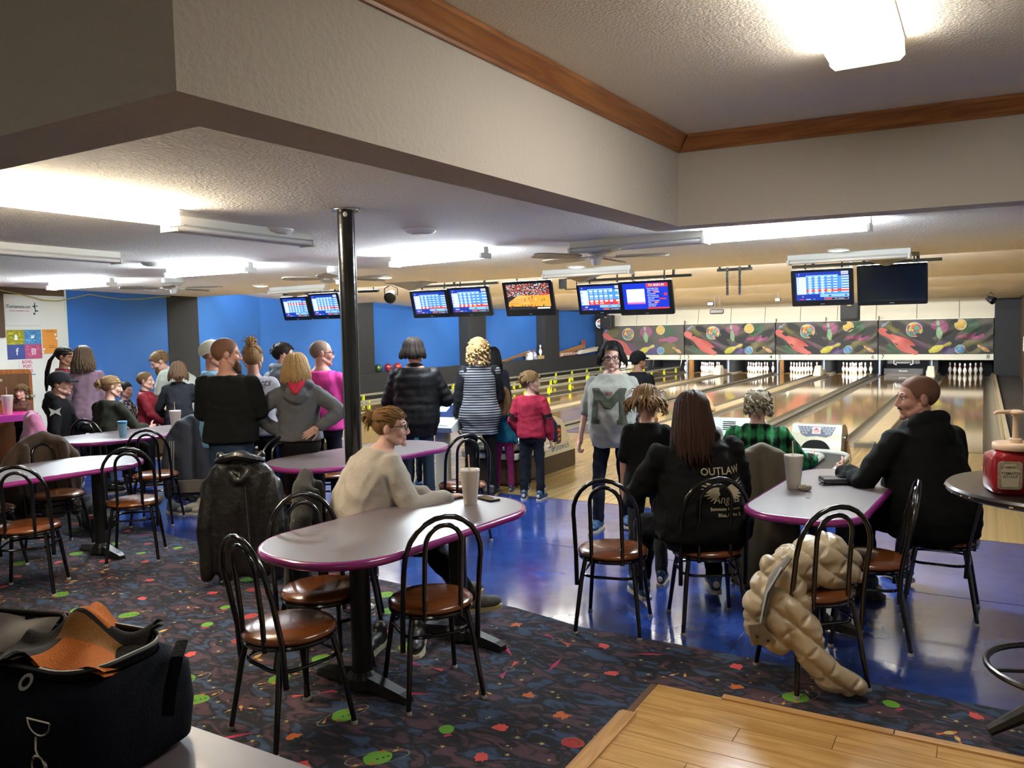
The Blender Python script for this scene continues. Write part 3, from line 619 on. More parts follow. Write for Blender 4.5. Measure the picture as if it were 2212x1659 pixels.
# ball returns: hood with ball mouth, keypad, side emblem and low ball tray
M_HOOD = mat('hood_cream', 'cfc8ab', 0.35, coat=0.3); M_HOODF = mat('hood_front_white', 'd5d9cf', 0.35, coat=0.3); M_BASE = mat('hood_base_brown', '3a2d20', 0.5)
M_KEY = mat('keypad_slate', '3a4152', 0.4); M_KEYR = mat('keypad_ring', 'c7cbd0', 0.4); M_MOUTH = mat('ball_mouth_black', '070707', 0.9)
def hood(c, label, full=True):
    t = thing('ball_return_hood', label, 'ball return', c)
    w = 0.5
    side = [(-0.02, 0.22), (0.04, 0.4), (0.12, 0.6), (0.17, 0.69), (0.34, 0.685), (0.5, 0.63), (0.58, 0.54), (0.66, 0.42), (0.82, 0.28), (0.9, 0.22)]   # (y, z)
    mb = MB(); mb.rings([[(x, y, z) for y, z in side] for x in (w/2, -w/2)]); mb.build('hood', M_HOOD, t, angle=25)
    mb = MB(); base = [(0.0, 0.0), (0.0, 0.215), (0.88, 0.215), (0.88, 0.0)]; mb.rings([[(x, y, z) for y, z in base] for x in (w/2-0.01, -w/2+0.01)]); mb.build('base', M_BASE, t, smooth=False)
    # front face, tilted; F maps (u, v) on the front onto the slope
    s0 = Vector((0, -0.024, 0.21)); s1 = Vector((0, 0.166, 0.70)); up = (s1-s0).normalized(); nrm = Vector((0, -up.z, up.y))
    M = Matrix(((1, up.x, nrm.x, 0), (0, up.y, nrm.y, s0.y), (0, up.z, nrm.z, s0.z), (0, 0, 0, 1)))
    mb = MB(); rr = [(x, y+0.26) for x, y in rrect(w-0.01, 0.51, 0.03, 4)]; mb.prism(rr, -0.01, 0.006, 0, M); mb.build('front_panel', M_HOODF, t, angle=30)
    mb = MB(); mb.prism([(x, y+0.2) for x, y in rrect(0.3, 0.29, 0.13, 8)], 0.004, 0.01, 0, M); mb.build('ball_mouth', M_MOUTH, t, angle=30)
    kp = [(-0.19, 0.49), (-0.15, 0.40), (-0.1, 0.375), (0, 0.388), (0.1, 0.375), (0.15, 0.40), (0.19, 0.49)]
    mb = MB(); mb.prism(kp[::-1], 0.004, 0.011, 0, M); k = mb.build('keypad', M_KEY, t, smooth=False)
    for row, (yy, xs_) in enumerate(((0.472, (0.165, 0.13, 0.095, 0.06)), (0.445, (0.15, 0.115, 0.08)), (0.417, (0.132, 0.1)))):
        for x in xs_:
            for s in (-1, 1):
                m = MB(); m.lathe([(0.008, 0.011), (0.0125, 0.011), (0.0125, 0.014), (0.008, 0.014), (0.008, 0.011)], 10, 0, M @ T3(s*x, yy, 0), caps=False); m.build('button', M_KEYR, k)
    mb = MB(); mb.prism([(x, y+0.447) for x, y in rrect(0.085, 0.075, 0.004, 2)], 0.01, 0.013, 0, M); st = mb.build('arrow_sticker', mat('sticker_white', 'd9d6d0', 0.5), t, smooth=False)
    mb = MB(); mb.prism([(-0.03, 0.45), (0.03, 0.45), (0, 0.477)], 0.012, 0.0145, 0, M); mb.prism([(-0.035, 0.436), (0.035, 0.436), (0.035, 0.442), (-0.035, 0.442)], 0.012, 0.0145, 0, M); mb.prism([(-0.03, 0.42), (0.03, 0.42), (0.03, 0.424), (-0.03, 0.424)], 0.012, 0.0145, 0, M); mb.build('red_arrow', mat('sticker_red', 'b8323c', 0.5), st, smooth=False)
    # emblem and maker's name on the right flank
    ME = T3(w/2+0.002, 0.37, 0.46) @ R3(z=PI/2) @ R3(x=PI/2)
    mb = MB(); mb.prism(rrect(0.15, 0.23, 0.04, 4), 0, 0.012, 0, ME); em = mb.build('emblem', mat('emblem_chrome', '9fa2a4', 0.2, 1.0), t, angle=30)
    mb = MB(); mb.prism(rrect(0.135, 0.215, 0.036, 4), 0.012, 0.014, 0, ME); mb.build('emblem_field', mat('emblem_dark', '1c2430', 0.4), em, angle=30)
    mb = MB()
    for a in ([(-0.045, 0.045), (-0.045, 0.07), (0.045, 0.07), (0.045, -0.005), (-0.02, -0.02), (-0.02, -0.045), (0.045, -0.045), (0.045, -0.07), (-0.045, -0.07), (-0.045, -0.0), (0.02, 0.015), (0.02, 0.045)],): mb.prism(a[::-1], 0.014, 0.017, 0, ME)
    mb.build('emblem_sign', mat('emblem_orange', 'c9632e', 0.4), em, smooth=False)
    V, F = text_arrays('Brunswick', 0.115, 0.001, 0.006); m = MB(); m.add(V, F, 0, T3(w/2+0.002, 0.44, 0.30) @ R3(z=PI/2) @ R3(x=PI/2)); m.build('lettering', mat('letter_blue', '2b5f86', 0.5), t, smooth=False)
    return t
def tray(c, label, ln=1.4):
    t = thing('ball_rack', label, 'ball rack', c)
    mb = MB(); rbox(mb, (0, 0, 0.17), (0.62, ln-0.15, 0.3), 0.06); mb.build('pedestal', M_BASE, t)
    mb = MB(); rbox(mb, (0, 0, 0.355), (0.72, ln, 0.07), 0.02); mb.build('skirt', M_HOODF, t)
    mb = MB(); mb.prism(rrect(0.76, ln+0.04, 0.3, 8), 0.39, 0.425); mb.build('tray', mat('tray_black', '141414', 0.4), t, angle=30)
    mb = MB(); P = rrect(0.74, ln+0.02, 0.29, 8); mb.tube([(x, y, 0.44) for x, y in P], 0.022, 8, closed=True); mb.build('rim', M_HOODF, t)
    mb = MB(); P = rrect(0.3, ln*0.62, 0.14, 8); mb.tube([(x, y, 0.445) for x, y in P], 0.025, 8, closed=True); mb.build('inner_rail', M_HOODF, t)
    return t
hood((-4.75, 8.4, 0), 'cream ball return hood with maker emblem, behind the boy in red')
tray((-4.75, 7.97, 0), 'low ball tray half hidden behind the boy in red', 0.84)
ball((-4.62, 7.75, 0.545), '1d4a3c', 'dark green bowling ball on the tray by the teal-topped girl')
hood((-1.5, 8.75, 0), 'ball return hood with black mouth and keypad, before lanes seven and eight')
tray((-1.5, 8.0, 0), 'ball tray hidden behind the right-hand table')
hood((-8.25, 7.9, 0), 'ball return hood behind the group of standing spectators')
tray((-8.25, 7.15, 0), 'ball tray behind the standing spectators')
ball((-7.95, 7.75, 0.545), 'cdc41f', 'yellow bowling ball seen beside the black pole')
ball((-8.4, 6.62, 0.545), 'c2382c', 'red bowling ball behind the woman in the grey hoodie')
ball((-8.1, 6.9, 0.545), '1f4f3a', 'dark green bowling ball next to the red ball')
ball((-7.98, 7.15, 0.545), '2a3b7a', 'navy bowling ball on the tray beside the red ball')
hood((-11.4, 7.9, 0), 'ball return hood at far left behind the leaning man')
tray((-10.7, 7.2, 0), 'ball tray at far left full of balls')
for i, (x, y, c, lb) in enumerate(((-10.92, 6.72, '1c6d7c', 'teal bowling ball at left end of the crowded tray'), (-10.68, 6.68, '6e1424', 'maroon bowling ball front of the crowded tray'), (-10.44, 6.75, '6b1626', 'dark red bowling ball second from the front'), (-10.41, 7.03, '2f3a20', 'olive marbled bowling ball on the crowded tray'), (-10.42, 7.3, '3f5a28', 'green bowling ball at the right of the crowded tray'), (-10.93, 7.0, '1d2f60', 'blue bowling ball at the back of the crowded tray'))):
    ball((x, y, 0.545), c, lb, 'balls on the far left tray')
ball((-13.5, 15.9+0.35, 0.85), '3d5a34', 'dark marbled bowling ball, leftmost on the black ledge')
ball((-13.5, 16.65, 0.85), '8c2c3a', 'maroon bowling ball second on the black ledge')
ball((-13.5, 17.05, 0.85), 'b03a30', 'red bowling ball third on the black ledge')

# scoring terminals
def terminal(c, rz, label, tilt=0.0):
    t = thing('scoring_terminal', label, 'terminal', c, rz)
    mb = MB(); rbox(mb, (0, 0, 0.02), (0.4, 0.4, 0.04), 0.05); mb.build('foot', M_BASE, t)
    mb = MB(); rbox(mb, (0, 0, 0.38), (0.14, 0.14, 0.7), 0.03); mb.build('post', M_HOOD, t)
    pr = [(-0.26, 0.7), (-0.28, 0.75), (0.2, 0.98), (0.26, 0.95), (0.24, 0.72)]
    mb = MB(); mb.rings([[(x, y, z) for y, z in pr] for x in (0.26, -0.26)]); mb.build('console', M_HOODF, t, angle=30)
    s0 = Vector((0, -0.28, 0.75)); s1 = Vector((0, 0.2, 0.98)); up = (s1-s0).normalized(); nrm = Vector((0, -up.z, up.y))
    M = Matrix(((1, up.x, nrm.x, 0), (0, up.y, nrm.y, s0.y), (0, up.z, nrm.z, s0.z), (0, 0, 0, 1)))
    mb = MB(); mb.prism([(x, y+0.33) for x, y in rrect(0.38, 0.24, 0.02, 3)], 0, 0.006, 0, M); sc = mb.build('screen', mat('terminal_glass', '1a2b55', 0.15), t, smooth=False)
    mb = MB(); mb.prism([(x-0.05, y+0.36) for x, y in rrect(0.2, 0.1, 0.01, 2)], 0.006, 0.008, 0, M); mb.build('screen_picture', lit('terminal_blue', (0.25, 0.5, 0.9), 0.8), sc, smooth=False)
    mb = MB(); mb.prism([(x, y+0.1) for x, y in rrect(0.4, 0.13, 0.02, 3)], 0, 0.008, 0, M); mb.build('keyboard', mat('key_grey', 'b9bdb8', 0.5), t, smooth=False)
    return t
terminal((-5.0, 7.05, 0), 0.1, 'white scoring terminal with lit screen beside the puffer jacket')
# white console seen from behind, right of the grey-haired woman
t = thing('scoring_console', 'white console with vent slots beside the grey-haired woman', 'terminal', (-1.95, 7.1, 0), 0.12)
mb = MB(); rbox(mb, (0, 0, 0.3), (0.2, 0.2, 0.6), 0.03); mb.build('post', M_HOOD, t)
mb = MB(); mb.rings([[(x, -0.14, 0.55), (x, -0.12, 0.78), (x, -0.06, 0.93), (x, 0.1, 0.9), (x, 0.16, 0.6)] for x in (0.33, -0.33)]); mb.build('cabinet', M_HOODF, t, angle=30)
mb = MB(); mb.rings([[(x, -0.125, 0.79), (x, -0.062, 0.94), (x, -0.05, 0.935), (x, -0.11, 0.785)] for x in (0.325, -0.325)]); mb.build('upper_panel', mat('console_grey', 'a9afa8', 0.4), t, smooth=False)
for i in range(5):
    mb = MB(); z = 0.905-i*0.016; y = -0.122+(z-0.79)*0.42; mb.box((-0.12+0.15, y-0.004, z), (0.11, 0.006, 0.006)); mb.build('vent_slot', M_BLACK, t, smooth=False)
MB().lathe([(0, 0.004), (0.012, 0.003), (0.013, 0)], 12, 0, T3(0.03, -0.112, 0.81) @ R3(x=PI/2)).build('lock', mat('lock_grey', '4a4a4a', 0.4), t)

# things on the black ledge at the far side wall
M_PLANK = wood('spare_board', 'a67c4c', '8a6036', 'Y', 1.0, 0.5)
for i, (y, rz, tx, ln) in enumerate(((23.1, 0.06, 0.10, 2.6), (23.3, -0.03, 0.07, 2.6), (23.0, 0.10, 0.12, 2.8), (23.4, 0.0, 0.17, 2.4))):
    t = thing('wooden_board', ['thin loose wooden board on the ledge, lowest', 'thin wooden board on the ledge, second', 'long thin wooden board leaning on the ledge', 'steepest thin wooden board on the ledge'][i], 'board', (-13.52+0.03*i, y, 0.83+0.02*i))
    mb = MB(); mb.box((0, 0, 0), (0.06, ln, 0.02), M=R3(x=tx, z=rz)); mb.build('board', M_PLANK, t, smooth=False)
t = thing('wooden_board', 'wide orange-brown board leaning on the ledge by the dark pillar', 'board', (-13.5, 27.6, 0.98)); mb = MB(); mb.box((0, 0, 0), (0.05, 2.4, 0.17), M=R3(x=0.12)); mb.build('board', M_PLANK, t, smooth=False)
mb = MB(); mb.box((0, 1.1, 0.13), (0.052, 0.25, 0.171), M=R3(x=0.12)); mb.build('red_end', mat('red_end', '9a4a32', 0.5), t, smooth=False)
t = thing('bowling_pin', 'bowling pin standing on a wood block on the ledge', 'bowling pin', (-13.5, 25.1, 0.86)); link('pin_body', pin_me, t); link('neck_stripe', neck_me, t)
t = thing('wood_block', 'pale wooden block under the pin on the ledge', 'block', (-13.5, 25.35, 0.74)); mb = MB(); mb.box((0, 0, 0.06), (0.2, 1.1, 0.118)); mb.build('block', wood('pale_block', 'c2a870', 'a98d58', 'Y'), t, smooth=False)
t = thing('jug', 'white plastic jug on the ledge left of the pin', 'jug', (-13.48, 24.25, 0.74)); mb = MB(); mb.lathe([(0, 0), (0.13, 0), (0.14, 0.03), (0.14, 0.2), (0.1, 0.27), (0.04, 0.3), (0.04, 0.33), (0, 0.33)], 14); mb.build('body', M_LAMPBODY, t); mb = MB(); mb.lathe([(0.045, 0.31), (0.045, 0.35), (0, 0.35)], 12); mb.build('cap', mat('cap_blue', '2a4a9a', 0.4), t)
t = thing('detergent_bottle', 'small blue and white bottle beside the jug on the ledge', 'bottle', (-13.48, 24.6, 0.74)); mb = MB(); mb.lathe([(0, 0), (0.09, 0), (0.1, 0.02), (0.1, 0.18), (0.05, 0.24), (0.03, 0.28), (0, 0.28)], 12); mb.build('body', mat('bottle_bluewhite', '5a6ea8', 0.3, noise=(9, 0.5), col2='d8d8e2'), t)
mb = MB(); mb.lathe([(0.033, 0.265), (0.033, 0.3), (0, 0.3)], 10); mb.build('cap', M_PINR, t)
t = thing('tube_roll', 'white and red cardboard roll lying on the ledge', 'roll', (-13.46, 27.2, 0.82)); mb = MB(); mb.tube([(0, -0.6, 0), (0, 0.6, 0.02)], 0.07, 10); mb.build('roll', mat('roll_white', 'cfc6b8', 0.6, noise=(7, 0.5), col2='a04038'), t)
for i in range(3):
    t = thing('cardboard_stack', ['lowest white cardboard strip stacked on the ledge', 'middle white cardboard strip stacked on the ledge', 'top white cardboard strip stacked on the ledge'][i], 'cardboard', (-13.5, 28.9+0.1*i, 0.86+0.055*i)); mb = MB(); rbox(mb, (0, 0, 0), (0.25, 1.6-0.1*i, 0.05), 0.008, M=R3(x=0.05+0.01*i)); mb.build('strip', mat('strip_white', 'cfc9b8', 0.6), t, smooth=False)
# ------------------------------------------------------------------ hanging screens
M_TVC = mat('screen_casing', '101114', 0.3); M_TVB = mat('screen_bezel', '17181b', 0.22)
def scr(h, e=1.0):
    return mat('glow_'+h+str(e), h, 0.3, emit=e) if False else _scr(h, e)
def _scr(h, e):
    nm = 'glow_%s_%.1f' % (h, e)
    if nm in _mats: return _mats[nm]
    m = mat(nm, '050505', 0.25); b = nodes(m)[2]; b.inputs['Emission Color'].default_value = C(h); b.inputs['Emission Strength'].default_value = e; return m
class Pic:
    """flat picture made of coloured rectangles in the unit square"""
    def __init__(s): s.V = []; s.F = []; s.m = []; s.cols = []; s.k = 0
    def c(s, h):
        if h not in s.cols: s.cols.append(h)
        return s.cols.index(h)
    def rect(s, x0, y0, x1, y1, h):
        s.k += 1; z = 0.0004*min(s.k, 1) + 0.00002*min(s.k, 120); n = len(s.V); s.V += [(x0, y0, z), (x1, y0, z), (x1, y1, z), (x0, y1, z)]; s.F.append((n, n+1, n+2, n+3)); s.m.append(s.c(h)); return s
    def text(s, tx, x, y, size, h, ar, bold=0.0, align='CENTER', sq=1.0):
        V, F = text_arrays(tx, 1.0, 0.0, bold, align); n = len(s.V); s.k += 1
        s.V += [(x+v[0]*size*sq/ar, y+v[1]*size, 0.0028) for v in V]; s.F += [tuple(i+n for i in f) for f in F]; s.m += [s.c(h)]*len(F)
    def build(s, name, w, h, M, parent, e=1.0, emissive=True, mats=None):
        V = np.array(s.V)*np.array((w, h, 1))-np.array((w/2, h/2, 0))
        mb = MB(); mb.add(V, s.F, s.m, M)
        return mb.build(name, [(_scr(c, e) if emissive else mat('ink_'+c, c, 0.6)) for c in s.cols], parent, smooth=False)
BG, CELL, NAMEC, WHT, RED, LB = '1d3aa8', '4f97dc', 'd4e6f4', 'eef6fb', 'd8433f', '8fc6ee'
def score(num, rows, act, filled, team, tot=None, big=False, nums=None):
    P = Pic(); ar = 1.5; P.rect(0, 0, 1, 1, BG)
    P.rect(0.02, 0.22, 0.2, 0.84, NAMEC); P.rect(0.2, 0.84, 0.8, 0.885, LB); P.rect(0.2, 0.22, 1.0, 0.84, CELL)
    P.text(num, 0.07, 0.92, 0.09, WHT, ar)
    rh = 0.62/rows
    for r in range(rows):
        y1 = 0.84-r*rh; y0 = y1-rh
        if r == act: P.rect(0.2, y0, 1.0, y1, RED)
        else: P.rect(0.2, y0+0.002, 1.0, y0+0.006, '3f7fc8')
        P.rect(0.02, y0, 0.2, y0+0.005, 'b9cfe0')
        for k in range(5):
            x = 0.24+k*0.118
            P.rect(x, y1-rh*0.42, x+0.075, y1-rh*0.08, WHT)
            if k < filled and not big: P.rect(x+0.01, y0+rh*0.1, x+0.06, y0+rh*0.5, 'b4daf4' if r != act else WHT)
        P.rect(0.86, y1-rh*0.4, 1.0, y1-rh*0.06, WHT)
        P.text('ABGCRTMK'[(r*3+len(team)) % 8], 0.05, (y0+y1)/2, min(rh*0.8, 0.11), '3a4656', ar)
    if nums:
        for r, row in enumerate(nums):
            for k, n_ in enumerate(row):
                P.text(str(n_), (0.278+k*0.118) if k < 5 else 0.945, 0.84-(r+0.72)*rh, 0.1, WHT if r == act else 'd6ecfa', ar, 0.008)
    if act >= 0: ya = 0.84-(act+0.7)*rh; P.rect(0.24+0.118*filled, ya-0.02, 0.24+0.118*filled+0.08, ya+0.02, 'e8c23a' if filled == 3 else '5a3ad0')
    P.rect(0.46, 0.11, 1.0, 0.215, LB)
    if tot: P.text(tot, 0.7, 0.16, 0.1, '2a4f86', ar, 0.01); P.text(tot, 0.92, 0.16, 0.1, '2a4f86', ar, 0.01)
    else: P.rect(0.62, 0.13, 0.67, 0.18, '3a5a9a'); P.rect(0.92, 0.13, 0.96, 0.18, '3a5a9a')
    P.text(team, 0.13, 0.13, 0.085, WHT, ar, 0.01); P.rect(0.06, 0.03, 0.15, 0.06, RED); P.rect(0.19, 0.035, 0.28, 0.055, WHT); P.rect(0.33, 0.035, 0.37, 0.055, LB)
    P.rect(0.54, 0.01, 0.985, 0.085, 'e8eef2'); P.rect(0.545, 0.015, 0.98, 0.08, '14161c'); P.rect(0.56, 0.02, 0.68, 0.075, RED); P.text('For changes', 0.82, 0.045, 0.055, WHT, ar)
    return P
def pins_icon(P):
    P.rect(0.86, 0.88, 0.985, 0.99, WHT)
    for i in range(5): P.rect(0.872+0.022*i, 0.89, 0.882+0.022*i, 0.975, '2c3f5c')
    return P
def tv(c, w, h, label, pic, sw=0.86, sh=0.78, sy=0.04, e=1.0, tilt=15, rz=0.0):
    t = thing('hanging_screen', label, 'screen', c, rz, 'screens hanging from the ceiling edge')
    M = R3(x=math.radians(tilt)) @ R3(x=PI/2)      # picture plane facing the seats, leaning down
    mb = MB(); rb = [[(x, y, z) for x, y in pp] for pp, z in ((rrect(w*0.6, h*0.6, 0.02, 2), -0.09), (rrect(w-0.03, h-0.03, 0.02, 2), -0.05), (rrect(w, h, 0.015, 2), -0.03), (rrect(w, h, 0.015, 2), 0.0))]
    mb.rings(rb, 0, M); mb.build('casing', M_TVC, t, angle=30)
    mb = MB(); a = rrect(w, h, 0.015, 2); b2 = [(x, y+sy*h) for x, y in rrect(w*sw, h*sh, 0.004, 2)]
    mb.rings([[(x, y, 0.0) for x, y in a], [(x, y, 0.012) for x, y in a], [(x, y, 0.012) for x, y in b2], [(x, y, 0.002) for x, y in b2]], 0, M, caps=False); mb.build('bezel', M_TVB, t, smooth=False)
    if pic: pic.build('screen', w*sw, h*sh, M @ T3(0, sy*h, 0.003), t, e*0.55)
    else:
        mb = MB(); mb.prism([(x, y+sy*h) for x, y in rrect(w*sw, h*sh, 0.004, 2)], 0.0, 0.003, 0, M); mb.build('screen', mat('dead_screen', '1b1f26', 0.12), t, smooth=False)
    mb = MB(); mb.prism(rrect(0.05, 0.008, 0.003, 1), 0.0121, 0.0135, 0, M @ T3(0, -h*0.45, 0)); mb.build('maker_badge', mat('badge_silver', '8a94b0', 0.3), t, smooth=False)
    for s in (-1, 1):
        mb = MB(); mb.tube([(s*w*0.3, 0.08, h*0.3), (s*w*0.3, 0.1, 2.655-c[2])], 0.012, 6); mb.build('hanger', M_RAKE, t)
    return t
tv((-10.46, 10.4, 2.21), 0.65, 0.42, 'small score screen, leftmost of all', score('1', 6, 1, 4, 'CN'))
tv((-9.78, 10.42, 2.23), 0.69, 0.45, 'score screen just left of the black pole', pins_icon(score('2', 6, 4, 4, 'BRO')))
tv((-7.55, 10.4, 2.19), 0.72, 0.44, 'score screen with red bottom row, first right of the pole', score('3', 6, 5, 2, 'KELLY'))
tv((-6.82, 10.42, 2.2), 0.76, 0.46, 'score screen with yellow arrow, second right of the pole', pins_icon(score('4', 5, 4, 3, 'KEN')))
def game():
    P = Pic(); P.rect(0, 0, 1, 1, '3a2a26'); g = random.Random(5)
    for j in range(16):
        for i in range(40):
            P.rect(i/40, 0.5+j/32, (i+0.85)/40, 0.5+(j+0.8)/32, g.choice(['e0613a', 'c8d4e0', '2a3a5a', '141414', 'a8402c', 'e8e8e8', '54606e', 'd8452e']))
    P.rect(0.0, 0.0, 1, 0.52, '2b2b30')
    n = len(P.V); P.V += [(0.0, 0.14, 0.003), (1.0, 0.1, 0.003), (1.0, 0.54, 0.003), (0.28, 0.56, 0.003), (0.02, 0.3, 0.003)]; P.F.append((n, n+1, n+2, n+3, n+4)); P.m.append(P.c('dfa640'))
    n = len(P.V); P.V += [(0.02, 0.3, 0.0032), (0.5, 0.2, 0.0032), (0.55, 0.5, 0.0032), (0.26, 0.56, 0.0032)]; P.F.append((n, n+1, n+2, n+3)); P.m.append(P.c('e8b95c'))
    for y in (0.47, 0.4, 0.33): P.V += [(0.06, y-0.1, 0.0034), (0.6, y, 0.0034), (0.6, y+0.012, 0.0034), (0.06, y-0.085, 0.0034)]; n = len(P.V)-4; P.F.append((n, n+1, n+2, n+3)); P.m.append(P.c('c8402f'))
    P.rect(0.78, 0.55, 0.99, 0.61, 'd8343a'); P.rect(0.22, 0.58, 0.3, 0.64, '30c0d8')
    for i in range(22):
        x = g.uniform(0.05, 0.97); y = g.uniform(0.05, 0.15); n = len(P.V); P.V += [(x, y, 0.0037), (x+0.02, y, 0.0037), (x+0.02, y+0.05, 0.0037), (x, y+0.05, 0.0037)]; P.F.append((n, n+1, n+2, n+3)); P.m.append(P.c(g.choice(['141414', 'c8402f', '1a2a44'])))
    for x, y in ((0.5, 0.38), (0.58, 0.43), (0.8, 0.3), (0.85, 0.33), (0.4, 0.33), (0.66, 0.36)): n = len(P.V); P.V += [(x, y, 0.004), (x+0.012, y, 0.004), (x+0.016, y+0.08, 0.004), (x, y+0.08, 0.004)]; P.F.append((n, n+1, n+2, n+3)); P.m.append(P.c(g.choice(['f0f0f0', '20242c'])))
    n = len(P.V); P.V += [(0.68, 0.02, 0.0045), (0.97, 0.02, 0.0045), (0.97, 0.075, 0.0045), (0.68, 0.075, 0.0045)]; P.F.append((n, n+1, n+2, n+3)); P.m.append(P.c('e6e6e6'))
    return P
tv((-5.76, 10.38, 2.21), 0.82, 0.52, 'screen showing a basketball game with orange crowd', game(), 0.87, 0.74, 0.05)
tv((-4.62, 10.4, 2.16), 0.7, 0.43, 'score screen with large totals 297, left of the sign-in screen', pins_icon(score('5', 3, 2, 4, 'CR', '297', True, [[48, 66, 75, 92, '', 92], [54, 56, 63, 73, 92, 92], [75, 94, 103, '', '', 103]])), 0.9, 0.8, 0.03)
def sign():
    P = Pic(); ar = 1.6; P.rect(0, 0, 1, 1, '1636cf'); P.rect(0.08, 0.26, 0.48, 0.78, 'e8f0f8'); P.rect(0.08, 0.2, 0.48, 0.27, 'e06ab0'); P.rect(0.52, 0.84, 1.0, 0.98, 'd03a48'); P.rect(0.52, 0.0, 1.0, 0.06, 'd03a48')
    P.text('TO SIGN IN', 0.745, 0.91, 0.125, WHT, ar, 0.012, 'CENTER', 0.85)
    for i, tx in enumerate(('• Enter Bowlers Name,', '  initials or ID Number', '• Press          and repeat', '  for each bowler', '• For corrections, use', '  keys to select bowler', '  name, press', '  and enter corrections', '• Press          when', '  all bowlers have', '  been entered')):
        P.text(tx, 0.53, 0.785-i*0.067, 0.062, WHT, ar, 0.012, 'LEFT', 0.72)
    for x, y, ww in ((0.66, 0.65, 0.13), (0.79, 0.38, 0.15), (0.66, 0.25, 0.12)): P.rect(x, y-0.028, x+ww, y+0.028, 'd03a48')
    P.rect(0.9, 0.5, 0.965, 0.6, 'd03a48'); return P
tv((-3.94, 10.36, 2.15), 0.76, 0.47, 'blue sign-in instruction screen with red heading', sign(), 0.85, 0.76, 0.05)
tv((-1.7, 10.4, 2.19), 0.71, 0.45, 'score screen with red band at right, beside the dark screen', pins_icon(score('7', 7, 5, 3, 'T')))
tv((-0.93, 10.38, 2.19), 0.745, 0.48, 'switched-off dark screen, rightmost', None, 0.94, 0.86, 0.04)
M_UNI = mat('slotted_steel', '2c2d2c', 0.6)
for (x0, x1, z), lb in zip(((-10.85, -9.4, 2.47), (-7.95, -6.35, 2.47), (-5.0, -3.35, 2.43), (-2.07, -0.42, 2.46)), ('over the two leftmost screens', 'over the pair of screens right of the pole', 'over the score and sign-in screens', 'over the two rightmost screens')):
    t = thing('mounting_rail', 'dark slotted steel rail '+lb, 'rail', ((x0+x1)/2, 10.5, z))
    mb = MB(); mb.box((0, 0, 0), (x1-x0, 0.04, 0.035)); mb.build('rail', M_UNI, t, smooth=False)
    for q in (-0.35, 0.0, 0.35): mb = MB(); mb.box(((x1-x0)*q, 0, 0.06), (0.035, 0.03, 0.12)); mb.build('drop_bracket', M_UNI, t, smooth=False)
t = thing('empty_screen_mount', 'empty slotted screen mount with two hanging bars', 'bracket', (-2.77, 10.45, 2.53))
mb = MB(); mb.box((0, 0, -0.06), (0.45, 0.04, 0.035)); mb.build('rail', M_UNI, t, smooth=False)
for x in (-0.19, 0.19): mb = MB(); mb.box((x, 0, 0.03), (0.03, 0.03, 0.19)); mb.build('drop_bracket', M_UNI, t, smooth=False)
for x in (-0.09, 0.07):
    mb = MB(); mb.box((x, -0.02, -0.21), (0.03, 0.02, 0.36)); o = mb.build('hanging_bar', mat('galvanised', '54585a', 0.5), t, smooth=False)
    mb = MB()
    for i in range(7): mb.box((x, -0.031, -0.08-i*0.045), (0.012, 0.004, 0.02))
    mb.build('slots', M_BLACK, o, smooth=False)
t = thing('wall_bracket', 'square black bracket frame right of the basketball screen', 'bracket', (-5.2, 10.5, 2.42))
mb = MB(); mb.tube([(-0.02, 0, 0.05), (0.16, 0, 0.05), (0.16, 0, -0.1), (-0.02, 0, -0.1)], 0.01, 6, closed=True); mb.build('frame', M_RAKE, t)
mb = MB(); mb.box((-0.06, 0, -0.02), (0.09, 0.08, 0.14)); mb.build('receiver_box', M_RAKE, t, smooth=False)
# loudspeakers, clock, stage lamps
def speaker(c, w, d, h, label, rz=0, hang=True):
    t = thing('loudspeaker', label, 'loudspeaker', c, rz)
    mb = MB(); rbox(mb, (0, 0, 0), (w, d, h), 0.02); mb.build('cabinet', mat('speaker_black', '17181a', 0.6), t)
    mb = MB(); mb.prism(rrect(w*0.86, h*0.62, 0.02, 3), 0, 0.008, 0, T3(0, -d/2, -h*0.06) @ R3(x=PI/2)); mb.build('grille', mat('speaker_grille', '222326', 0.8, noise=(60, 0.4)), t, smooth=False)
    mb = MB(); mb.prism(rrect(w*0.22, h*0.06, 0.005, 2), 0, 0.012, 0, T3(0, -d/2, h*0.34) @ R3(x=PI/2)); mb.build('badge', mat('badge_tan', 'a08a60', 0.4), t, smooth=False)
    if hang: mb = MB(); mb.tube([(0, 0, h/2), (0, 0.0, 2.61-c[2])], 0.02, 6); mb.build('hanger', M_RAKE, t)
    return t
speaker((-1.5, 11.3, 1.9), 0.22, 0.2, 0.24, 'black loudspeaker hanging below the two rightmost screens')
speaker((-12.75, 29.3, 2.02), 0.48, 0.35, 0.52, 'black loudspeaker beside the clock at the far corner')
t = thing('wall_clock', 'round red white and blue cola wall clock on the dark pillar', 'clock', (-13.42, 30.15, 1.97))
MC = R3(z=0.35) @ R3(x=PI/2)
MB().lathe([(0, 0), (0.19, 0), (0.2, 0.02), (0.19, 0.045), (0.178, 0.045), (0.178, 0.03), (0, 0.03)], 28, 0, MC).build('case', mat('clock_rim', 'b4b4b0', 0.3, 0.6), t)
def face(y0, y1, c, nm):
    P = []; n = 20; r = 0.177
    a0 = math.asin(y0); a1 = math.asin(y1)
    for i in range(n+1): a = a0+(a1-a0)*i/n; P.append((r*math.cos(a), r*math.sin(a)))
    for i in range(n+1): a = a1+(a0-a1)*i/n; P.append((-r*math.cos(a), r*math.sin(a)))
    MB().prism(P, 0.031, 0.034, 0, MC).build(nm, mat('clock_'+nm, c, 0.4), t, smooth=False)
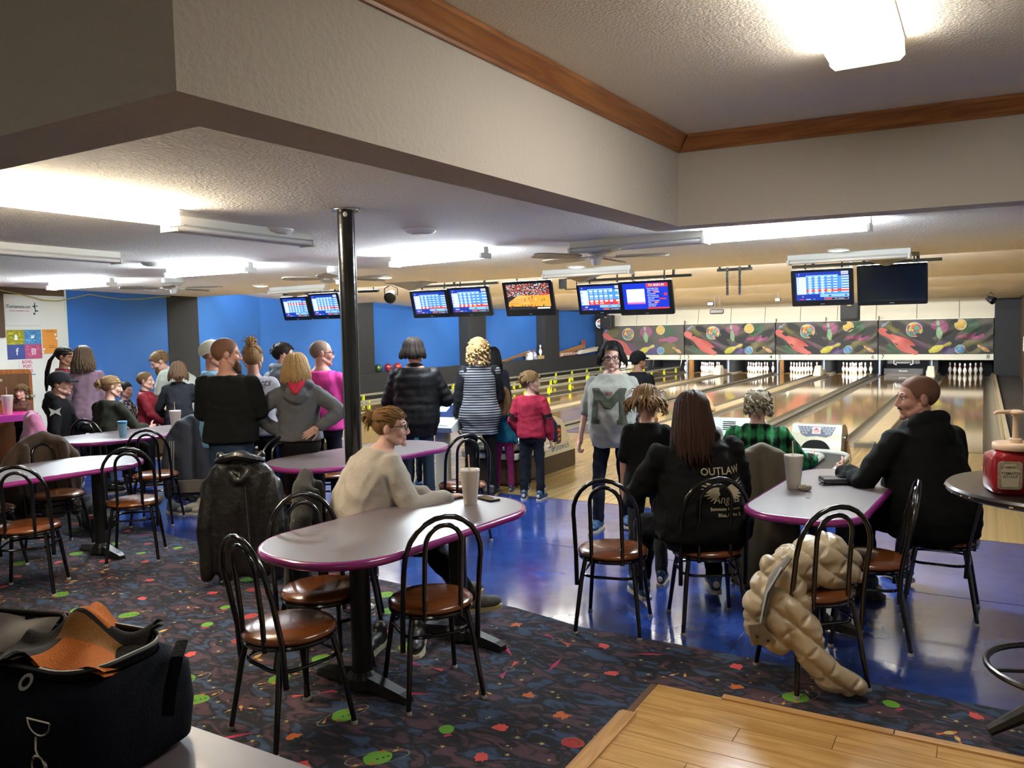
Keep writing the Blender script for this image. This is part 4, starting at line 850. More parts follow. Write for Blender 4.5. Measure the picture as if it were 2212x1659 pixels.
face(0.22, 0.999, 'b8323a', 'red_field'); face(-0.22, 0.2, 'e4dfd0', 'white_band'); face(-0.999, -0.24, '23408c', 'blue_field')
for s_, (x, y) in {'12': (0, 0.13), '6': (0, -0.135), '3': (0.14, 0), '9': (-0.14, 0)}.items():
    V, F = text_arrays(s_, 0.06, 0.001, 0.01); m = MB(); m.add(V, F, 0, MC @ T3(x, y, 0.0355)); m.build('numeral', mat('clock_digit', 'd8d2b8', 0.4) if s_ != '3' and s_ != '9' else M_NUM, t, smooth=False)
for a, l in ((0.9, 0.09), (2.2, 0.13)): m = MB(); m.box((0, l/2, 0.04), (0.012, l, 0.004), M=MC @ R3(z=-a)); m.build('hand', M_NUM, t, smooth=False)
def par(c, rz, label):
    t = thing('stage_lamp', label, 'stage lamp', c, rz)
    MB().lathe([(0.0, -0.1), (0.06, -0.1), (0.075, -0.05), (0.1, 0.06), (0.1, 0.1), (0.085, 0.1), (0.085, 0.05), (0, 0.05)], 12, 0, R3(x=math.radians(115))).build('can', M_RAKE, t)
    MB().tube([(-0.11, 0, 0), (-0.11, 0, 0.12), (0, 0, 0.17), (0.11, 0, 0.12), (0.11, 0, 0)], 0.008, 6).build('yoke', M_RAKE, t)
    MB().tube([(0, 0, 0.16), (0, 0, (2.65 if c[1] < 12 else 2.58)-c[2])], 0.01, 6).build('stem', M_RAKE, t)
    return t
par((-8.45, 10.55, 2.36), 0.4, 'black stage lamp just left of the middle screens')
par((0.14, 24.0, 2.30), 0.9, 'black spotlight near the right end of the cream fascia')
t = thing('bar_lamp', 'narrow black bar lamp below the ceiling beside the stage lamp', 'stage lamp', (-8.93, 10.55, 2.455), 0.1); MB().tube([(-0.2, 0, 0), (0.2, 0, 0)], 0.025, 8).build('tube', M_RAKE, t); MB().tube([(0.1, 0, 0), (0.1, 0, 0.2)], 0.01, 6).build('stem', M_RAKE, t)
t = thing('disco_projector', 'dark disco projector hanging before the cream fascia', 'projector', (-5.75, 20.0, 2.12), 0.3)
mb = MB(); rbox(mb, (0, 0, 0), (0.34, 0.26, 0.12), 0.04); mb.build('body', mat('projector_dark', '2c2620', 0.5), t)
mb = MB(); rbox(mb, (-0.15, 0.1, 0.2), (0.16, 0.12, 0.1), 0.02); mb.build('sensor_box', M_RAKE, t)
for x in (-0.05, 0.08): MB().tube([(x, 0, 0.05), (x, 0, 0.455)], 0.006, 6).build('wire', M_RAKE, t)
t = thing('sensor_box', 'small dark box under the baffle left of the right-hand screens', 'sensor', (-4.27, 20.0, 2.36)); mb = MB(); rbox(mb, (0, 0, 0), (0.12, 0.1, 0.08), 0.01); mb.build('body', M_RAKE, t); MB().tube([(0, 0, 0.03), (0, 0, 0.22)], 0.01, 6).build('stem', M_RAKE, t)
# wall posters on the white wall
_wd = Vector((-1.19, 4.92, 0)).normalized(); _wn = Vector((_wd.y, -_wd.x, 0))
def wallM(y, z, off=0.006):
    p = on_left(y); return Matrix(((_wd.x, 0, _wn.x, p[0]+_wn.x*off), (_wd.y, 0, _wn.y, p[1]+_wn.y*off), (0, 1, 0, z), (0, 0, 0, 1)))
def poster(name, y, z, label, w, h, P, off=0.006):
    t = thing(name, label, 'poster', (0, 0, 0)); M = wallM(y, z, off)
    mb = MB(); mb.prism(rrect(w, h, 0.004, 1), -0.003, 0.0, 0, M); mb.build('sheet', mat('poster_paper', 'd4d7d2', 0.6), t, smooth=False)
    P.build('print', w, h, M, t, emissive=False); return t
P = Pic(); P.rect(0.0, 0.0, 1, 0.015, 'a8aca8'); P.text('iTournaments.com', 0.38, 0.6, 0.15, '2c2e30', 1.15, 0.012, 'CENTER', 0.72); P.text('BOWLING TOURNAMENTS ONLINE', 0.4, 0.47, 0.055, 'b8434a', 1.15, 0.01, 'CENTER', 0.75)
for x0, y0, x1, y1 in ((0.86, 0.68, 0.89, 0.74), (0.85, 0.55, 0.89, 0.68), (0.89, 0.62, 0.97, 0.645), (0.80, 0.6, 0.86, 0.64), (0.87, 0.44, 0.9, 0.56), (0.9, 0.46, 0.97, 0.5), (0.82, 0.36, 0.88, 0.42)): P.rect(x0, y0, x1, y1, '2c2e30')
poster('tournament_poster', 6.53, 2.18, 'white tournament website poster with bowler figure, topmost on the white wall', 0.56, 0.46, P)
P = Pic(); g = random.Random(3)
for x0, y0, c, cs in ((0, 0.5, '8e8c22', ('a8a52c', '77751e', 'c0bc30')), (0.5, 0.5, '3f7aa8', ('4f90c4', '346890', '5f9ccc')), (0, 0, '33427e', ('2c3a70', '3d4f94', '283460')), (0.5, 0, 'a84a70', ('b85c80', '983e62', 'c06a88'))):
    P.rect(x0, y0, x0+0.5, y0+0.5, c)
    for i in range(26):
        x = x0+g.uniform(0, 0.42); y = y0+g.uniform(0, 0.42); P.rect(x, y, min(x+g.uniform(0.02, 0.12), x0+0.5), min(y+g.uniform(0.01, 0.06), y0+0.5), g.choice(cs))
W_ = 'e8ebe8'
for r in ((0.22, 0.68, 0.30, 0.8), (0.235, 0.8, 0.285, 0.84), (0.205, 0.66, 0.315, 0.69)): P.rect(*r, W_)                      # ghost-like badge
P.V += [(0.68, 0.7, .003), (0.77, 0.7, .003), (0.8, 0.8, .003), (0.76, 0.83, .003), (0.74, 0.78, .003), (0.68, 0.82, .003), (0.7, 0.76, .003)]; n = len(P.V); P.F.append(tuple(range(n-7, n))); P.m.append(P.c(W_))
P.text('f', 0.27, 0.25, 0.34, W_, 1.33, 0.02)
for r in ((0.69, 0.32, 0.81, 0.345), (0.69, 0.15, 0.81, 0.175), (0.69, 0.15, 0.71, 0.345), (0.79, 0.15, 0.81, 0.345), (0.73, 0.21, 0.77, 0.225), (0.73, 0.275, 0.77, 0.29), (0.73, 0.21, 0.742, 0.29), (0.758, 0.21, 0.77, 0.29)): P.rect(*r, W_)
poster('social_media_poster', 6.53, 1.685, 'four-colour social media poster on the white wall', 0.58, 0.42, P)
P = Pic(); P.rect(0, 0, 1, 1, 'cf8a3c'); P.rect(0.3, 0.9, 0.8, 0.94, 'a0662c'); P.rect(0.4, 0.3, 0.8, 0.34, 'a8702e'); P.rect(0.4, 0.22, 0.85, 0.27, 'a8702e')
for x, y in ((0.88, 0.78), (0.95, 0.62), (0.08, 0.18), (0.02, 0.06)): P.rect(x-0.06, y-0.04, min(x+0.06, 1), y+0.04, 'e0e2dc')
poster('flyer', 6.96, 1.72, 'orange flyer on the white wall right of the four-colour poster', 0.27, 0.36, P)
P = Pic()
for i, tx in enumerate(('BOWL.', 'POST.', 'SHARE.')): P.text(tx, 0.5, 0.84-i*0.28, 0.27, 'b8325c', 1.2, 0.025, 'CENTER', 0.95)
P.rect(0.3, 0.0, 0.95, 0.08, '5a8cb8')
poster('slogan_sheet', 6.56, 1.35, 'white sheet reading bowl post share in crimson below the posters', 0.28, 0.23, P, 0.004)
t = thing('dark_board', 'dark wooden board at the left edge beside the posters', 'board', (0, 0, 0)); mb = MB(); mb.prism(rrect(0.5, 0.62, 0.01, 1), 0, 0.03, 0, wallM(5.97, 2.1)); mb.build('board', mat('dark_wood_trim', '4d3a2a', 0.6), t, smooth=False)
mb = MB(); path = [Vector((on_left(yy)[0]+0.05, yy, zz)) for yy, zz in ((6.0, 2.47), (6.5, 2.4), (6.85, 2.33), (7.1, 2.325), (7.4, 2.38), (7.7, 2.45), (8.0, 2.42), (8.4, 2.39), (8.8, 2.41), (9.2, 2.46), (9.5, 2.48))]
t = thing('yellow_cable', 'yellow cable sagging along the top of the white and blue walls', 'cable'); mb.tube(path, 0.008, 6); mb.build('cable', mat('cable_yellow', 'a89a4a', 0.5), t)
# brown booth back at the far left
t = thing('booth_cabinet', 'brown wooden booth cabinet with grey shelf edges below the posters', 'cabinet', (0, 0, 0))
MK = wallM(6.1, 0.0, 0.0)
mb = MB(); mb.prism([(-0.6, 0.0), (0.42, 0.0), (0.42, 1.27), (0.37, 1.33), (-0.6, 1.36)], 0.0, 0.13, 0, MK); mb.build('carcass', wood('booth_wood', '8a4f22', '6e3c18', 'Z', 1.0, 0.4), t, smooth=False)
mb = MB(); mb.prism([(-0.56, 0.98), (0.36, 0.98), (0.36, 1.27), (-0.56, 1.29)], 0.13, 0.137, 0, MK); mb.build('inset_panel', wood('booth_dark', '4e3018', '3c2412', 'Z', 1.0, 0.5), t, smooth=False)
for z, x1 in ((1.2, -0.1), (0.94, 0.42)): mb = MB(); rbox(mb, ((x1-0.55)/2, z, 0.15), (x1+0.55, 0.035, 0.05), 0.006, 0, MK); mb.build('shelf_edge', mat('shelf_grey', '8e9088', 0.4), t)
# boxes and papers on the right-hand wall shelf
t = thing('wall_shelf', 'dark ledge along the right wall beyond lane eight', 'shelf', (0.85, 18, 1.1)); mb = MB(); rbox(mb, (0, 0, 0), (0.3, 3.2, 0.05), 0.01); mb.build('board', M_BROWN, t)
mb = MB(); mb.box((0, 0, -0.55), (0.26, 3.1, 1.05)); mb.build('support', M_BROWN, t, smooth=False)
for i, (x, y, z, sx, sz, lb) in enumerate(((0.78, 17.6, 1.30, 0.2, 0.34, 'white paper box lowest on the right wall ledge'), (0.83, 17.4, 1.55, 0.24, 0.16, 'white carton second from top on the right wall ledge'), (0.83, 17.4, 1.72, 0.22, 0.16, 'white carton topmost on the right wall ledge'), (0.72, 18.2, 1.3, 0.12, 0.28, 'narrow white pack behind the cartons on the right ledge'))):
    t = thing('carton', lb, 'box', (x, y, z)); mb = MB(); rbox(mb, (0, 0, 0), (sx, 0.3, sz), 0.008); mb.build('carton', mat('carton_white', 'c4beb2', 0.7), t)
    mb = MB(); mb.box((0.01, -0.152, -0.02), (sx*0.5, 0.004, sz*0.3)); mb.build('label', mat('carton_label', '8f8a86', 0.6), t, smooth=False)
# ------------------------------------------------------------------ carpet and its printed motifs
M_CARP = mat('carpet_pile', '161a2e', 0.95, bump=(220, 0.35)); N, L, b = nodes(M_CARP)
tc = N.new('ShaderNodeTexCoord'); n1 = N.new('ShaderNodeTexNoise'); n1.inputs['Scale'].default_value = 6.5; n1.inputs['Detail'].default_value = 4; n1.inputs['Distortion'].default_value = 0.9
r1 = N.new('ShaderNodeValToRGB'); r1.color_ramp.interpolation = 'LINEAR'; e = r1.color_ramp.elements
e[0].position = 0.36; e[0].color = C('33445e'); e[1].position = 0.66; e[1].color = C('4e3640')
for pz, cc in ((0.42, '263349'), (0.465, '17161d'), (0.53, '1b181f'), (0.575, '43303a')): q = e.new(pz); q.color = C(cc)
mp = N.new('ShaderNodeMapping'); mp.inputs['Scale'].default_value = (1.0, 1.9, 1.0); L.new(tc.outputs['Object'], mp.inputs[0]); L.new(mp.outputs[0], n1.inputs[0]); L.new(n1.outputs['Fac'], r1.inputs[0]); L.new(r1.outputs[0], b.inputs['Base Color'])
edge = [(-11.0, 5.02), (-9, 4.85), (-6.68, 4.57), (-5.64, 4.45), (-4, 4.36), (-2.5, 4.27), (-2.0, 4.16), (-1.2, 4.17), (0, 4.11), (2.95, 4.1)]
carpet = tag(slab('carpet', [(2.95, -2.1), ] + edge[::-1] + [(-11.0, 1.0), (-10.4, -2.1)], 0.0005, 0.006, M_CARP), 'dark space-pattern carpet with neon planets and bowling pins', 'carpet')
INK = [mat('ink_'+k, v, 0.9) for k, v in dict(lime='5c9228', red='9c2e2e', pink='a82a52', orange='b55f2a', yellow='b09a58', grey='76766e', dark='1d2b18', salmon='c44a44').items()]
LIME, REDI, PINK, ORNG, YELL, GREY, DARK, SALM = range(8)
cm = MB(); gr = random.Random(11)
def blob(x, y, a, b_, rot, mi, z=0.0066, n=14, j=0.12):
    V = [(x, y, z)]
    for i in range(n):
        q = 2*PI*i/n; k = 1+gr.uniform(-j, j); u = a*math.cos(q)*k; v = b_*math.sin(q)*k; V.append((x+u*math.cos(rot)-v*math.sin(rot), y+u*math.sin(rot)+v*math.cos(rot), z))
    cm.add(V, [(0, 1+i, 1+(i+1) % n) for i in range(n)], mi)
def ring(x, y, a, b_, w, rot, mi, z=0.0068, n=26, a0=0, a1=2*PI):
    V = []; F = []
    for i in range(n+1):
        q = a0+(a1-a0)*i/n
        for k in (1, 1-w): u = a*math.cos(q)*k; v = b_*math.sin(q)*k; V.append((x+u*math.cos(rot)-v*math.sin(rot), y+u*math.sin(rot)+v*math.cos(rot), z))
    for i in range(n): F.append((2*i, 2*i+1, 2*i+3, 2*i+2))
    cm.add(V, F, mi)
def star(x, y, r, mi=YELL, z=0.0067):
    V = [(x, y, z)]; k = gr.uniform(0, 6)
    for i in range(10): q = k+PI*i/5; rr = r if i % 2 == 0 else r*0.33; V.append((x+rr*math.cos(q), y+rr*math.sin(q), z))
    cm.add(V, [(0, 1+i, 1+(i+1) % 10) for i in range(10)], mi)
def pinm(x, y, ln, rot, z=0.0069):
    V = []; F = []; m = []
    for i, (h, r) in enumerate(PINP):
        for s in (-1, 1): u = (h/0.381-0.5)*ln; v = s*r/0.381*ln*0.95; V.append((x+u*math.cos(rot)-v*math.sin(rot), y+u*math.sin(rot)+v*math.cos(rot), z))
    for i in range(len(PINP)-1): F.append((2*i, 2*i+2, 2*i+3, 2*i+1)); m.append(ORNG if i in (0, 1, 7, 8) else YELL if i < 6 else ORNG)
    cm.add(V, F, m)
pts = []
def inside(x, y):
    lim = np.interp(x, [q[0] for q in edge], [q[1] for q in edge]); return y < lim-0.1 and not (x > -1.45 and y < 3.75) and (x > -9.5)
for _ in range(6000):
    x = gr.uniform(-9.4, 1.2); y = gr.uniform(0.7, 4.9)
    if -x*0.504+y*0.861 < 1.6 or not inside(x, y) or any((x-a)**2+(y-c)**2 < 0.235**2 for a, c in pts): continue
    pts.append((x, y))
for i, (x, y) in enumerate(pts):
    k = i % 11; q = gr.uniform(0, 6.28)
    if k in (0, 5):                       # ringed planet with a bowling-ball face and pins in orbit
        blob(x, y, 0.062, 0.052, q, LIME, n=18, j=0.04); ring(x, y, 0.135, 0.05, 0.05, 1.1+gr.uniform(-.3, .3), GREY)
        for d in (-0.022, 0.0, 0.018): blob(x+0.02+d*0.6, y+0.012+d, 0.006, 0.006, 0, DARK, 0.0072, 8)
        for s in (-1, 1): pinm(x+s*0.035, y+s*0.085, 0.05, 1.3+gr.uniform(-.8, .8), 0.0075); blob(x+s*0.015, y-s*0.05, 0.014, 0.008, q, ORNG, 0.0073, 8)
    elif k in (1,): blob(x, y, 0.04, 0.034, q, LIME, j=0.04); blob(x+0.035, y-0.04, 0.02, 0.011, 0.8, PINK, n=9, j=0.3)
    elif k in (2,): blob(x, y, 0.046, 0.04, q, REDI, j=0.05); ring(x, y, 0.05, 0.045, 0.06, q, ORNG, a1=4.4); ring(x, y, 0.03, 0.024, 0.14, q, DARK, 0.007, 12, 0, 3)
    elif k in (3, 8): blob(x, y, 0.036, 0.028, q, SALM, n=18, j=0.25)
    elif k in (4,): pinm(x, y, 0.1, q); pinm(x+0.045, y-0.04, 0.07, q+1.2)
    elif k == 6: 
        d = (math.cos(q), math.sin(q)); n_ = (-d[1], d[0])
        cm.add([(x-d[0]*.09, y-d[1]*.09, .0068), (x+n_[0]*.012, y+n_[1]*.012, .0068), (x+d[0]*.1, y+d[1]*.1, .0068), (x-n_[0]*.012, y-n_[1]*.012, .0068)], [(0, 3, 2, 1)], PINK)
    elif k == 7:
        ring(x, y, 0.03, 0.03, 0.12, 0, GREY); ring(x, y, 0.018, 0.018, 0.15, 0, GREY)
        for s in (-1, 1):
            d = (s*math.cos(q), s*math.sin(q)); n_ = (-d[1], d[0]); cm.add([(x+d[0]*.02, y+d[1]*.02, .0071), (x+d[0]*.1+n_[0]*.014, y+d[1]*.1+n_[1]*.014, .0071), (x+d[0]*.1-n_[0]*.014, y+d[1]*.1-n_[1]*.014, .0071)], [(0, 2, 1)], SALM if s > 0 else PINK)
    elif k == 9: blob(x, y, 0.032, 0.032, q, ORNG, n=16, j=0.45)
    else: pinm(x, y, 0.06, q); pinm(x+0.05, y+0.02, 0.05, q+0.9); pinm(x-0.03, y-0.05, 0.04, q-1)
    for _ in range(3): a = gr.uniform(0, 6.28); d = gr.uniform(0.09, 0.17); star(x+d*math.cos(a), y+d*math.sin(a), gr.uniform(0.006, 0.017))
stuff(cm.build('carpet_print', INK, carpet, smooth=False))

# ------------------------------------------------------------------ tables
M_TOP = mat('mauve_laminate', '62595b', 0.4, noise=(160, 0.08), coat=0.06); M_BAND = mat('magenta_edge', '7c2468', 0.22, coat=0.5); M_PED = mat('pedestal_black', '0b0b0c', 0.45)
def table(name, label, c, rz, w, l, r, z=0.76, peds=(-0.45, 0.45), foot=0.62, extra=None):
    t = thing(name, label, 'table', (c[0], c[1], 0), rz)
    mb = MB(); P = rrect(w-0.03, l-0.03, r-0.012, 10); mb.prism(P, z-0.03, z); mb.build('tabletop', M_TOP, t, angle=30)
    mb = MB(); R = []
    for o, h in ((-0.017, -0.001), (-0.006, 0.0), (0.004, -0.006), (0.009, -0.02), (0.004, -0.034), (-0.008, -0.04), (-0.03, -0.04)):
        R.append([(x, y, z+h) for x, y in rrect(w+2*o, l+2*o, r+o, 10)])
    mb.rings(R, caps=False); mb.build('edge_band', M_BAND, t, angle=60)
    for q in peds:
        mb = MB(); mb.lathe([(0.05, 0.09), (0.05, z-0.05), (0.11, z-0.045), (0.11, z-0.03), (0, z-0.03)], 18, 0, T3(0, q, 0)); mb.build('column', M_PED, t)
        mb = MB()
        mb.lathe([(0.0, 0.02), (0.085, 0.025), (0.08, 0.07), (0.055, 0.1), (0, 0.1)], 16, 0, T3(0, q, 0))
        for s in (-1, 1):
            mb.rings([[(s*0.04, q-0.045, 0.03), (s*0.04, q+0.045, 0.03), (s*0.04, q+0.035, 0.085), (s*0.04, q-0.035, 0.085)], [(s*(foot/2-0.04), q-0.035, 0.012), (s*(foot/2-0.04), q+0.035, 0.012), (s*(foot/2-0.04), q+0.028, 0.05), (s*(foot/2-0.04), q-0.028, 0.05)], [(s*foot/2, q-0.03, 0.006), (s*foot/2, q+0.03, 0.006), (s*foot/2, q+0.02, 0.035), (s*foot/2, q-0.02, 0.035)]])
        mb.build('foot_bar', M_PED, t, smooth=False)
    return t
table('cafe_table', 'mauve table with magenta edge holding a foam cup, seated woman in cream beside it', (-2.57, 3.26), -0.1, 0.75, 1.56, 0.33, peds=(-0.32, 0.42))
table('cafe_table', 'mauve table with magenta edge behind the black pole, nothing on it', (-4.4, 5.06), -0.15, 0.78, 1.66, 0.34)
table('cafe_table', 'mauve table with magenta edge at the left edge, empty top', (-6.18, 3.36), -0.1, 0.8, 1.6, 0.34, peds=(-0.4, 0.5))
table('cafe_table', 'mauve table with magenta edge holding a blue cup and a foam cup', (-7.58, 5.24), -0.12, 0.82, 1.68, 0.34)
table('cafe_table', 'mauve table with magenta edge holding a black wallet and phone', (-0.78, 5.0), -0.06, 0.62, 1.56, 0.24, peds=(-0.25, 0.45), foot=0.5)
# bag table in the foreground
t = thing('cafe_table', 'mauve tabletop in the bottom left corner under the black bag', 'table', (-1.85, 0.75, 0))
mb = MB(); rbox(mb, (0, 0, 0.745), (2.1, 1.08, 0.03), 0.01); mb.build('tabletop', M_TOP, t, smooth=False)
for x in (-0.8, 0.8): mb = MB(); mb.lathe([(0.2, 0.0), (0.2, 0.02), (0.05, 0.06), (0.05, 0.72), (0.12, 0.73), (0, 0.73)], 16, 0, T3(x, 0, 0)); mb.build('column', M_PED, t)
# pink party table, far left
t = thing('party_table', 'low table with bright pink cloth at the far left edge', 'table', (-11.34, 5.68, 0), -0.2)
mb = MB(); P = rrect(0.6, 1.0, 0.1, 6); mb.prism(P, 0.74, 0.765); mb.build('pink_cloth', mat('pink_cloth', 'c2307e', 0.4), t, angle=30)
mb = MB(); mb.rings([[(x, y, 0.68) for x, y in rrect(0.64, 1.04, 0.11, 6)], [(x, y, 0.76) for x, y in rrect(0.62, 1.02, 0.1, 6)], [(x, y, 0.766) for x, y in rrect(0.58, 0.98, 0.1, 6)]], caps=False); mb.build('edge_band', M_BAND, t)
mb = MB(); mb.lathe([(0.3, 0), (0.3, 0.02), (0.06, 0.06), (0.06, 0.74), (0, 0.74)], 16); mb.build('column', M_PED, t)
# high round pub table with ketchup
t = thing('pub_table', 'high round black pub table with chipped rim at the right edge', 'table', (0.32, 3.9, 0))
MB().lathe([(0, 1.025), (0.43, 1.025), (0.452, 1.035), (0.455, 1.05), (0.445, 1.06), (0, 1.06)], 48).build('tabletop', mat('black_tabletop', '1a1413', 0.28, noise=(30, 0.3), coat=0.2), t)
mb = MB(); gg = random.Random(2)
for i in range(26):
    a = gg.uniform(0, 6.28); mb.box((0.455*math.cos(a), 0.455*math.sin(a), 1.035+gg.uniform(0, 0.016)), (0.004, gg.uniform(0.006, 0.02), 0.005), rz=a)
stuff(mb.build('chips', mat('chip_wood', 'b09a78', 0.7), t, smooth=False))
MB().lathe([(0.045, 0.1), (0.04, 0.3), (0.04, 1.0), (0.14, 1.02), (0, 1.025)], 18).build('column', M_PED, t)
mb = MB(); mb.tube([(0.29*math.cos(a), 0.29*math.sin(a), 0.3) for a in np.linspace(0, 2*PI, 33)[:-1]], 0.013, 8, closed=True); mb.build('foot_ring', mat('ring_dark', '2b2620', 0.3, 0.4), t)
for k in range(4):
    a = 0.4+k*PI/2; mb = MB(); mb.tube([(0.04*math.cos(a), 0.04*math.sin(a), 0.3), (0.29*math.cos(a), 0.29*math.sin(a), 0.3)], 0.008, 6); mb.build('spoke', M_PED, t)
    mb = MB(); mb.tube([(0.03*math.cos(a), 0.03*math.sin(a), 0.16), (0.16*math.cos(a), 0.16*math.sin(a), 0.12), (0.3*math.cos(a), 0.3*math.sin(a), 0.04)], [0.04, 0.034, 0.022], 8); mb.build('base_leg', mat('base_brown', '241c17', 0.4), t)
# ketchup jug
M_KET = mat('ketchup_red', '7c1418', 0.18, coat=0.5); M_PUMP = mat('pump_cream', 'cfb59a', 0.4)
t = thing('ketchup_jug', 'large square ketchup jug with cream pump on the pub table', 'ketchup jug', (0.115, 3.72, 1.06), math.radians(18))
mb = MB(); mb.rings([[(x, y, z) for x, y in rrect(w_, w_*0.82, r_, 5)] for w_, r_, z in ((0.17, 0.03, 0.0), (0.19, 0.035, 0.012), (0.195, 0.035, 0.03), (0.195, 0.035, 0.125), (0.19, 0.035, 0.15), (0.14, 0.06, 0.17), (0.13, 0.06, 0.176))]); mb.build('body', M_KET, t, angle=50)
mb = MB(); mb.tube([(0.045, -0.083, 0.12), (0.078, -0.083, 0.12), (0.082, -0.083, 0.06), (0.045, -0.083, 0.05)], 0.008, 8); mb.build('handle', M_KET, t)
mb = MB(); mb.prism(rrect(0.055, 0.095, 0.02, 4), 0, 0.004, 0, T3(0.045, -0.08, 0.08) @ R3(x=PI/2)); mb.build('handle_recess', mat('ketchup_dark', '2a0a0c', 0.4), t, smooth=False)
ML = T3(-0.045, -0.0805, 0.08) @ R3(x=PI/2)
mb = MB(); mb.prism(rrect(0.085, 0.108, 0.012, 4), 0, 0.002, 0, ML); lb = mb.build('label', mat('label_cream', 'b7ac90', 0.6, noise=(60, 0.35)), t, smooth=False)
mb = MB(); mb.prism([(-0.028, -0.045), (0.028, -0.045), (0.034, 0.02), (0.022, 0.028), (0.02, 0.042), (-0.02, 0.042), (-0.022, 0.028), (-0.034, 0.02)], 0.002, 0.0028, 0, ML); mb.build('keystone', mat('label_pale', 'd2c8ac', 0.6), lb, smooth=False)
for tx, yy, sz in (('HEINZ', 0.032, 0.013), ('TOMATO', 0.008, 0.0155), ('KETCHUP', -0.005, 0.012)): V, F = text_arrays(tx, sz, 0, 0.02); m = MB(); m.add(V, F, 0, ML @ T3(0, yy, 0.0034)); m.build('lettering', mat('label_ink', '3a342a', 0.6), lb, smooth=False)
MB().lathe([(0, 0.172), (0.078, 0.172), (0.08, 0.176), (0.08, 0.193), (0.076, 0.198), (0, 0.198)], 32).build('lid', M_PUMP, t)
mb = MB(); mb.lathe([(0, 0.196), (0.024, 0.196), (0.024, 0.212), (0.018, 0.216), (0.011, 0.216), (0.0105, 0.3), (0.014, 0.302), (0.014, 0.31), (0, 0.31)], 18); mb.build('pump_stem', M_PUMP, t)
mb = MB(); mb.lathe([(0, 0.31), (0.026, 0.311), (0.03, 0.316), (0.028, 0.322), (0.015, 0.327), (0, 0.328)], 18); mb.tube([(-0.005, 0, 0.318), (-0.05, -0.01, 0.32), (-0.075, -0.016, 0.319), (-0.085, -0.018, 0.312)], [0.0095, 0.0075, 0.0065, 0.005], 8); mb.build('pump_head', M_PUMP, t)
# red cabinet door edge with pull, right edge of the view
t = thing('cabinet_door', 'narrow dark red door edge with small brass pull at the right margin', 'door', (0.095, 1.6, 0))
mb = MB(); rbox(mb, (0.2, 0, 0.55), (0.4, 0.03, 1.1), 0.004); mb.build('panel', mat('dark_red_door', '5a1410', 0.4), t, smooth=False)
mb = MB(); mb.tube([(0.004, -0.01, 1.205), (-0.012, -0.02, 1.205), (-0.014, -0.02, 1.2), (-0.014, -0.02, 1.168), (-0.012, -0.02, 1.163), (0.004, -0.01, 1.163)], 0.0022, 8); mb.box((0.004, -0.005, 1.15), (0.004, 0.01, 0.12)); mb.build('pull', mat('brass_pull', '8a6a3c', 0.3, 0.8), t)

# ------------------------------------------------------------------ chairs
M_TUBE = mat('black_gloss_tube', '0a0a0b', 0.16, coat=0.4); M_SEAT = mat('brown_vinyl', '693817', 0.25, coat=0.35, noise=(7, 0.18), bump=(26, 0.05)); M_GLIDE = mat('glide_clear', '9a9488', 0.3)
def arc_hoop(hw, zb, yb, zt, yt, r, mid=0.45):
    P = [(-hw, yb, zb), (-hw, yb+(yt-yb)*0.12, zb+(zt-zb)*0.3), (-hw, yb+(yt-yb)*0.5, zt-hw*1.15-0.03)]
    n = 12
    for i in range(n+1):
        a = PI-PI*i/n; z = zt-hw*1.12+hw*1.12*math.sin(a); P.append((hw*math.cos(a), yb+(yt-yb)*(0.62+0.38*math.sin(a)), z))
    return P+[(hw, p[1], p[2]) for p in P[2::-1]]
me_seat = MB().lathe([(0, 0.432), (0.188, 0.432), (0.203, 0.442), (0.204, 0.452), (0.19, 0.466), (0.15, 0.477), (0.08, 0.483), (0, 0.484)], 36).mesh('seat', [M_SEAT], angle=60)
mb = MB(); mb.tube([(0.19*math.cos(a), 0.19*math.sin(a), 0.424) for a in np.linspace(0, 2*PI, 33)[:-1]], 0.0115, 8, closed=True); me_frame = mb.mesh('seat_frame', [M_TUBE])
mb = MB(); mb.tube(arc_hoop(0.185, 0.27, -0.135, 0.9, -0.235, 0), 0.0125, 10); me_hoop = mb.mesh('outer_hoop', [M_TUBE])
mb = MB(); mb.tube(arc_hoop(0.088, 0.41, -0.172, 0.858, -0.222, 0), 0.0115, 10); me_inner = mb.mesh('inner_hoop', [M_TUBE])
mb = MB(); P = rrect(0.325, 0.32, 0.09, 5); mb.tube([(x, y+0.01, 0.325) for x, y in P], 0.0085, 8, closed=True); me_str = mb.mesh('stretcher', [M_TUBE])
legs_me = []
for sx, sy in ((-1, 1), (1, 1), (-1, -1), (1, -1)):
    p0 = (sx*0.135, sy*0.125, 0.425); p1 = (sx*0.155, sy*0.15, 0.3); p2 = (sx*0.185, sy*0.195, 0.012)
    mb = MB(); mb.tube([p0, p1, p2], [0.0125, 0.0135, 0.0115], 10); m2 = MB(); m2.lathe([(0, 0), (0.015, 0), (0.0155, 0.006), (0.0125, 0.016), (0, 0.016)], 10, 0, T3(p2[0], p2[1], 0)); legs_me.append((mb.mesh('leg', [M_TUBE]), m2.mesh('glide', [M_GLIDE])))
def chair(c, rz, label, cat='chair'):
    t = thing('cafe_chair', label, cat, (c[0], c[1], 0.0065 if c[1] < 4.25 else 0.0005), math.radians(rz), 'black hoop-back cafe chairs')
    for nm, me in (('seat', me_seat), ('seat_frame', me_frame), ('outer_hoop', me_hoop), ('inner_hoop', me_inner), ('stretcher', me_str)): link(nm, me, t)
    for lm, gm in legs_me: l = link('leg', lm, t); link('glide', gm, l)
    return t
CH = {}
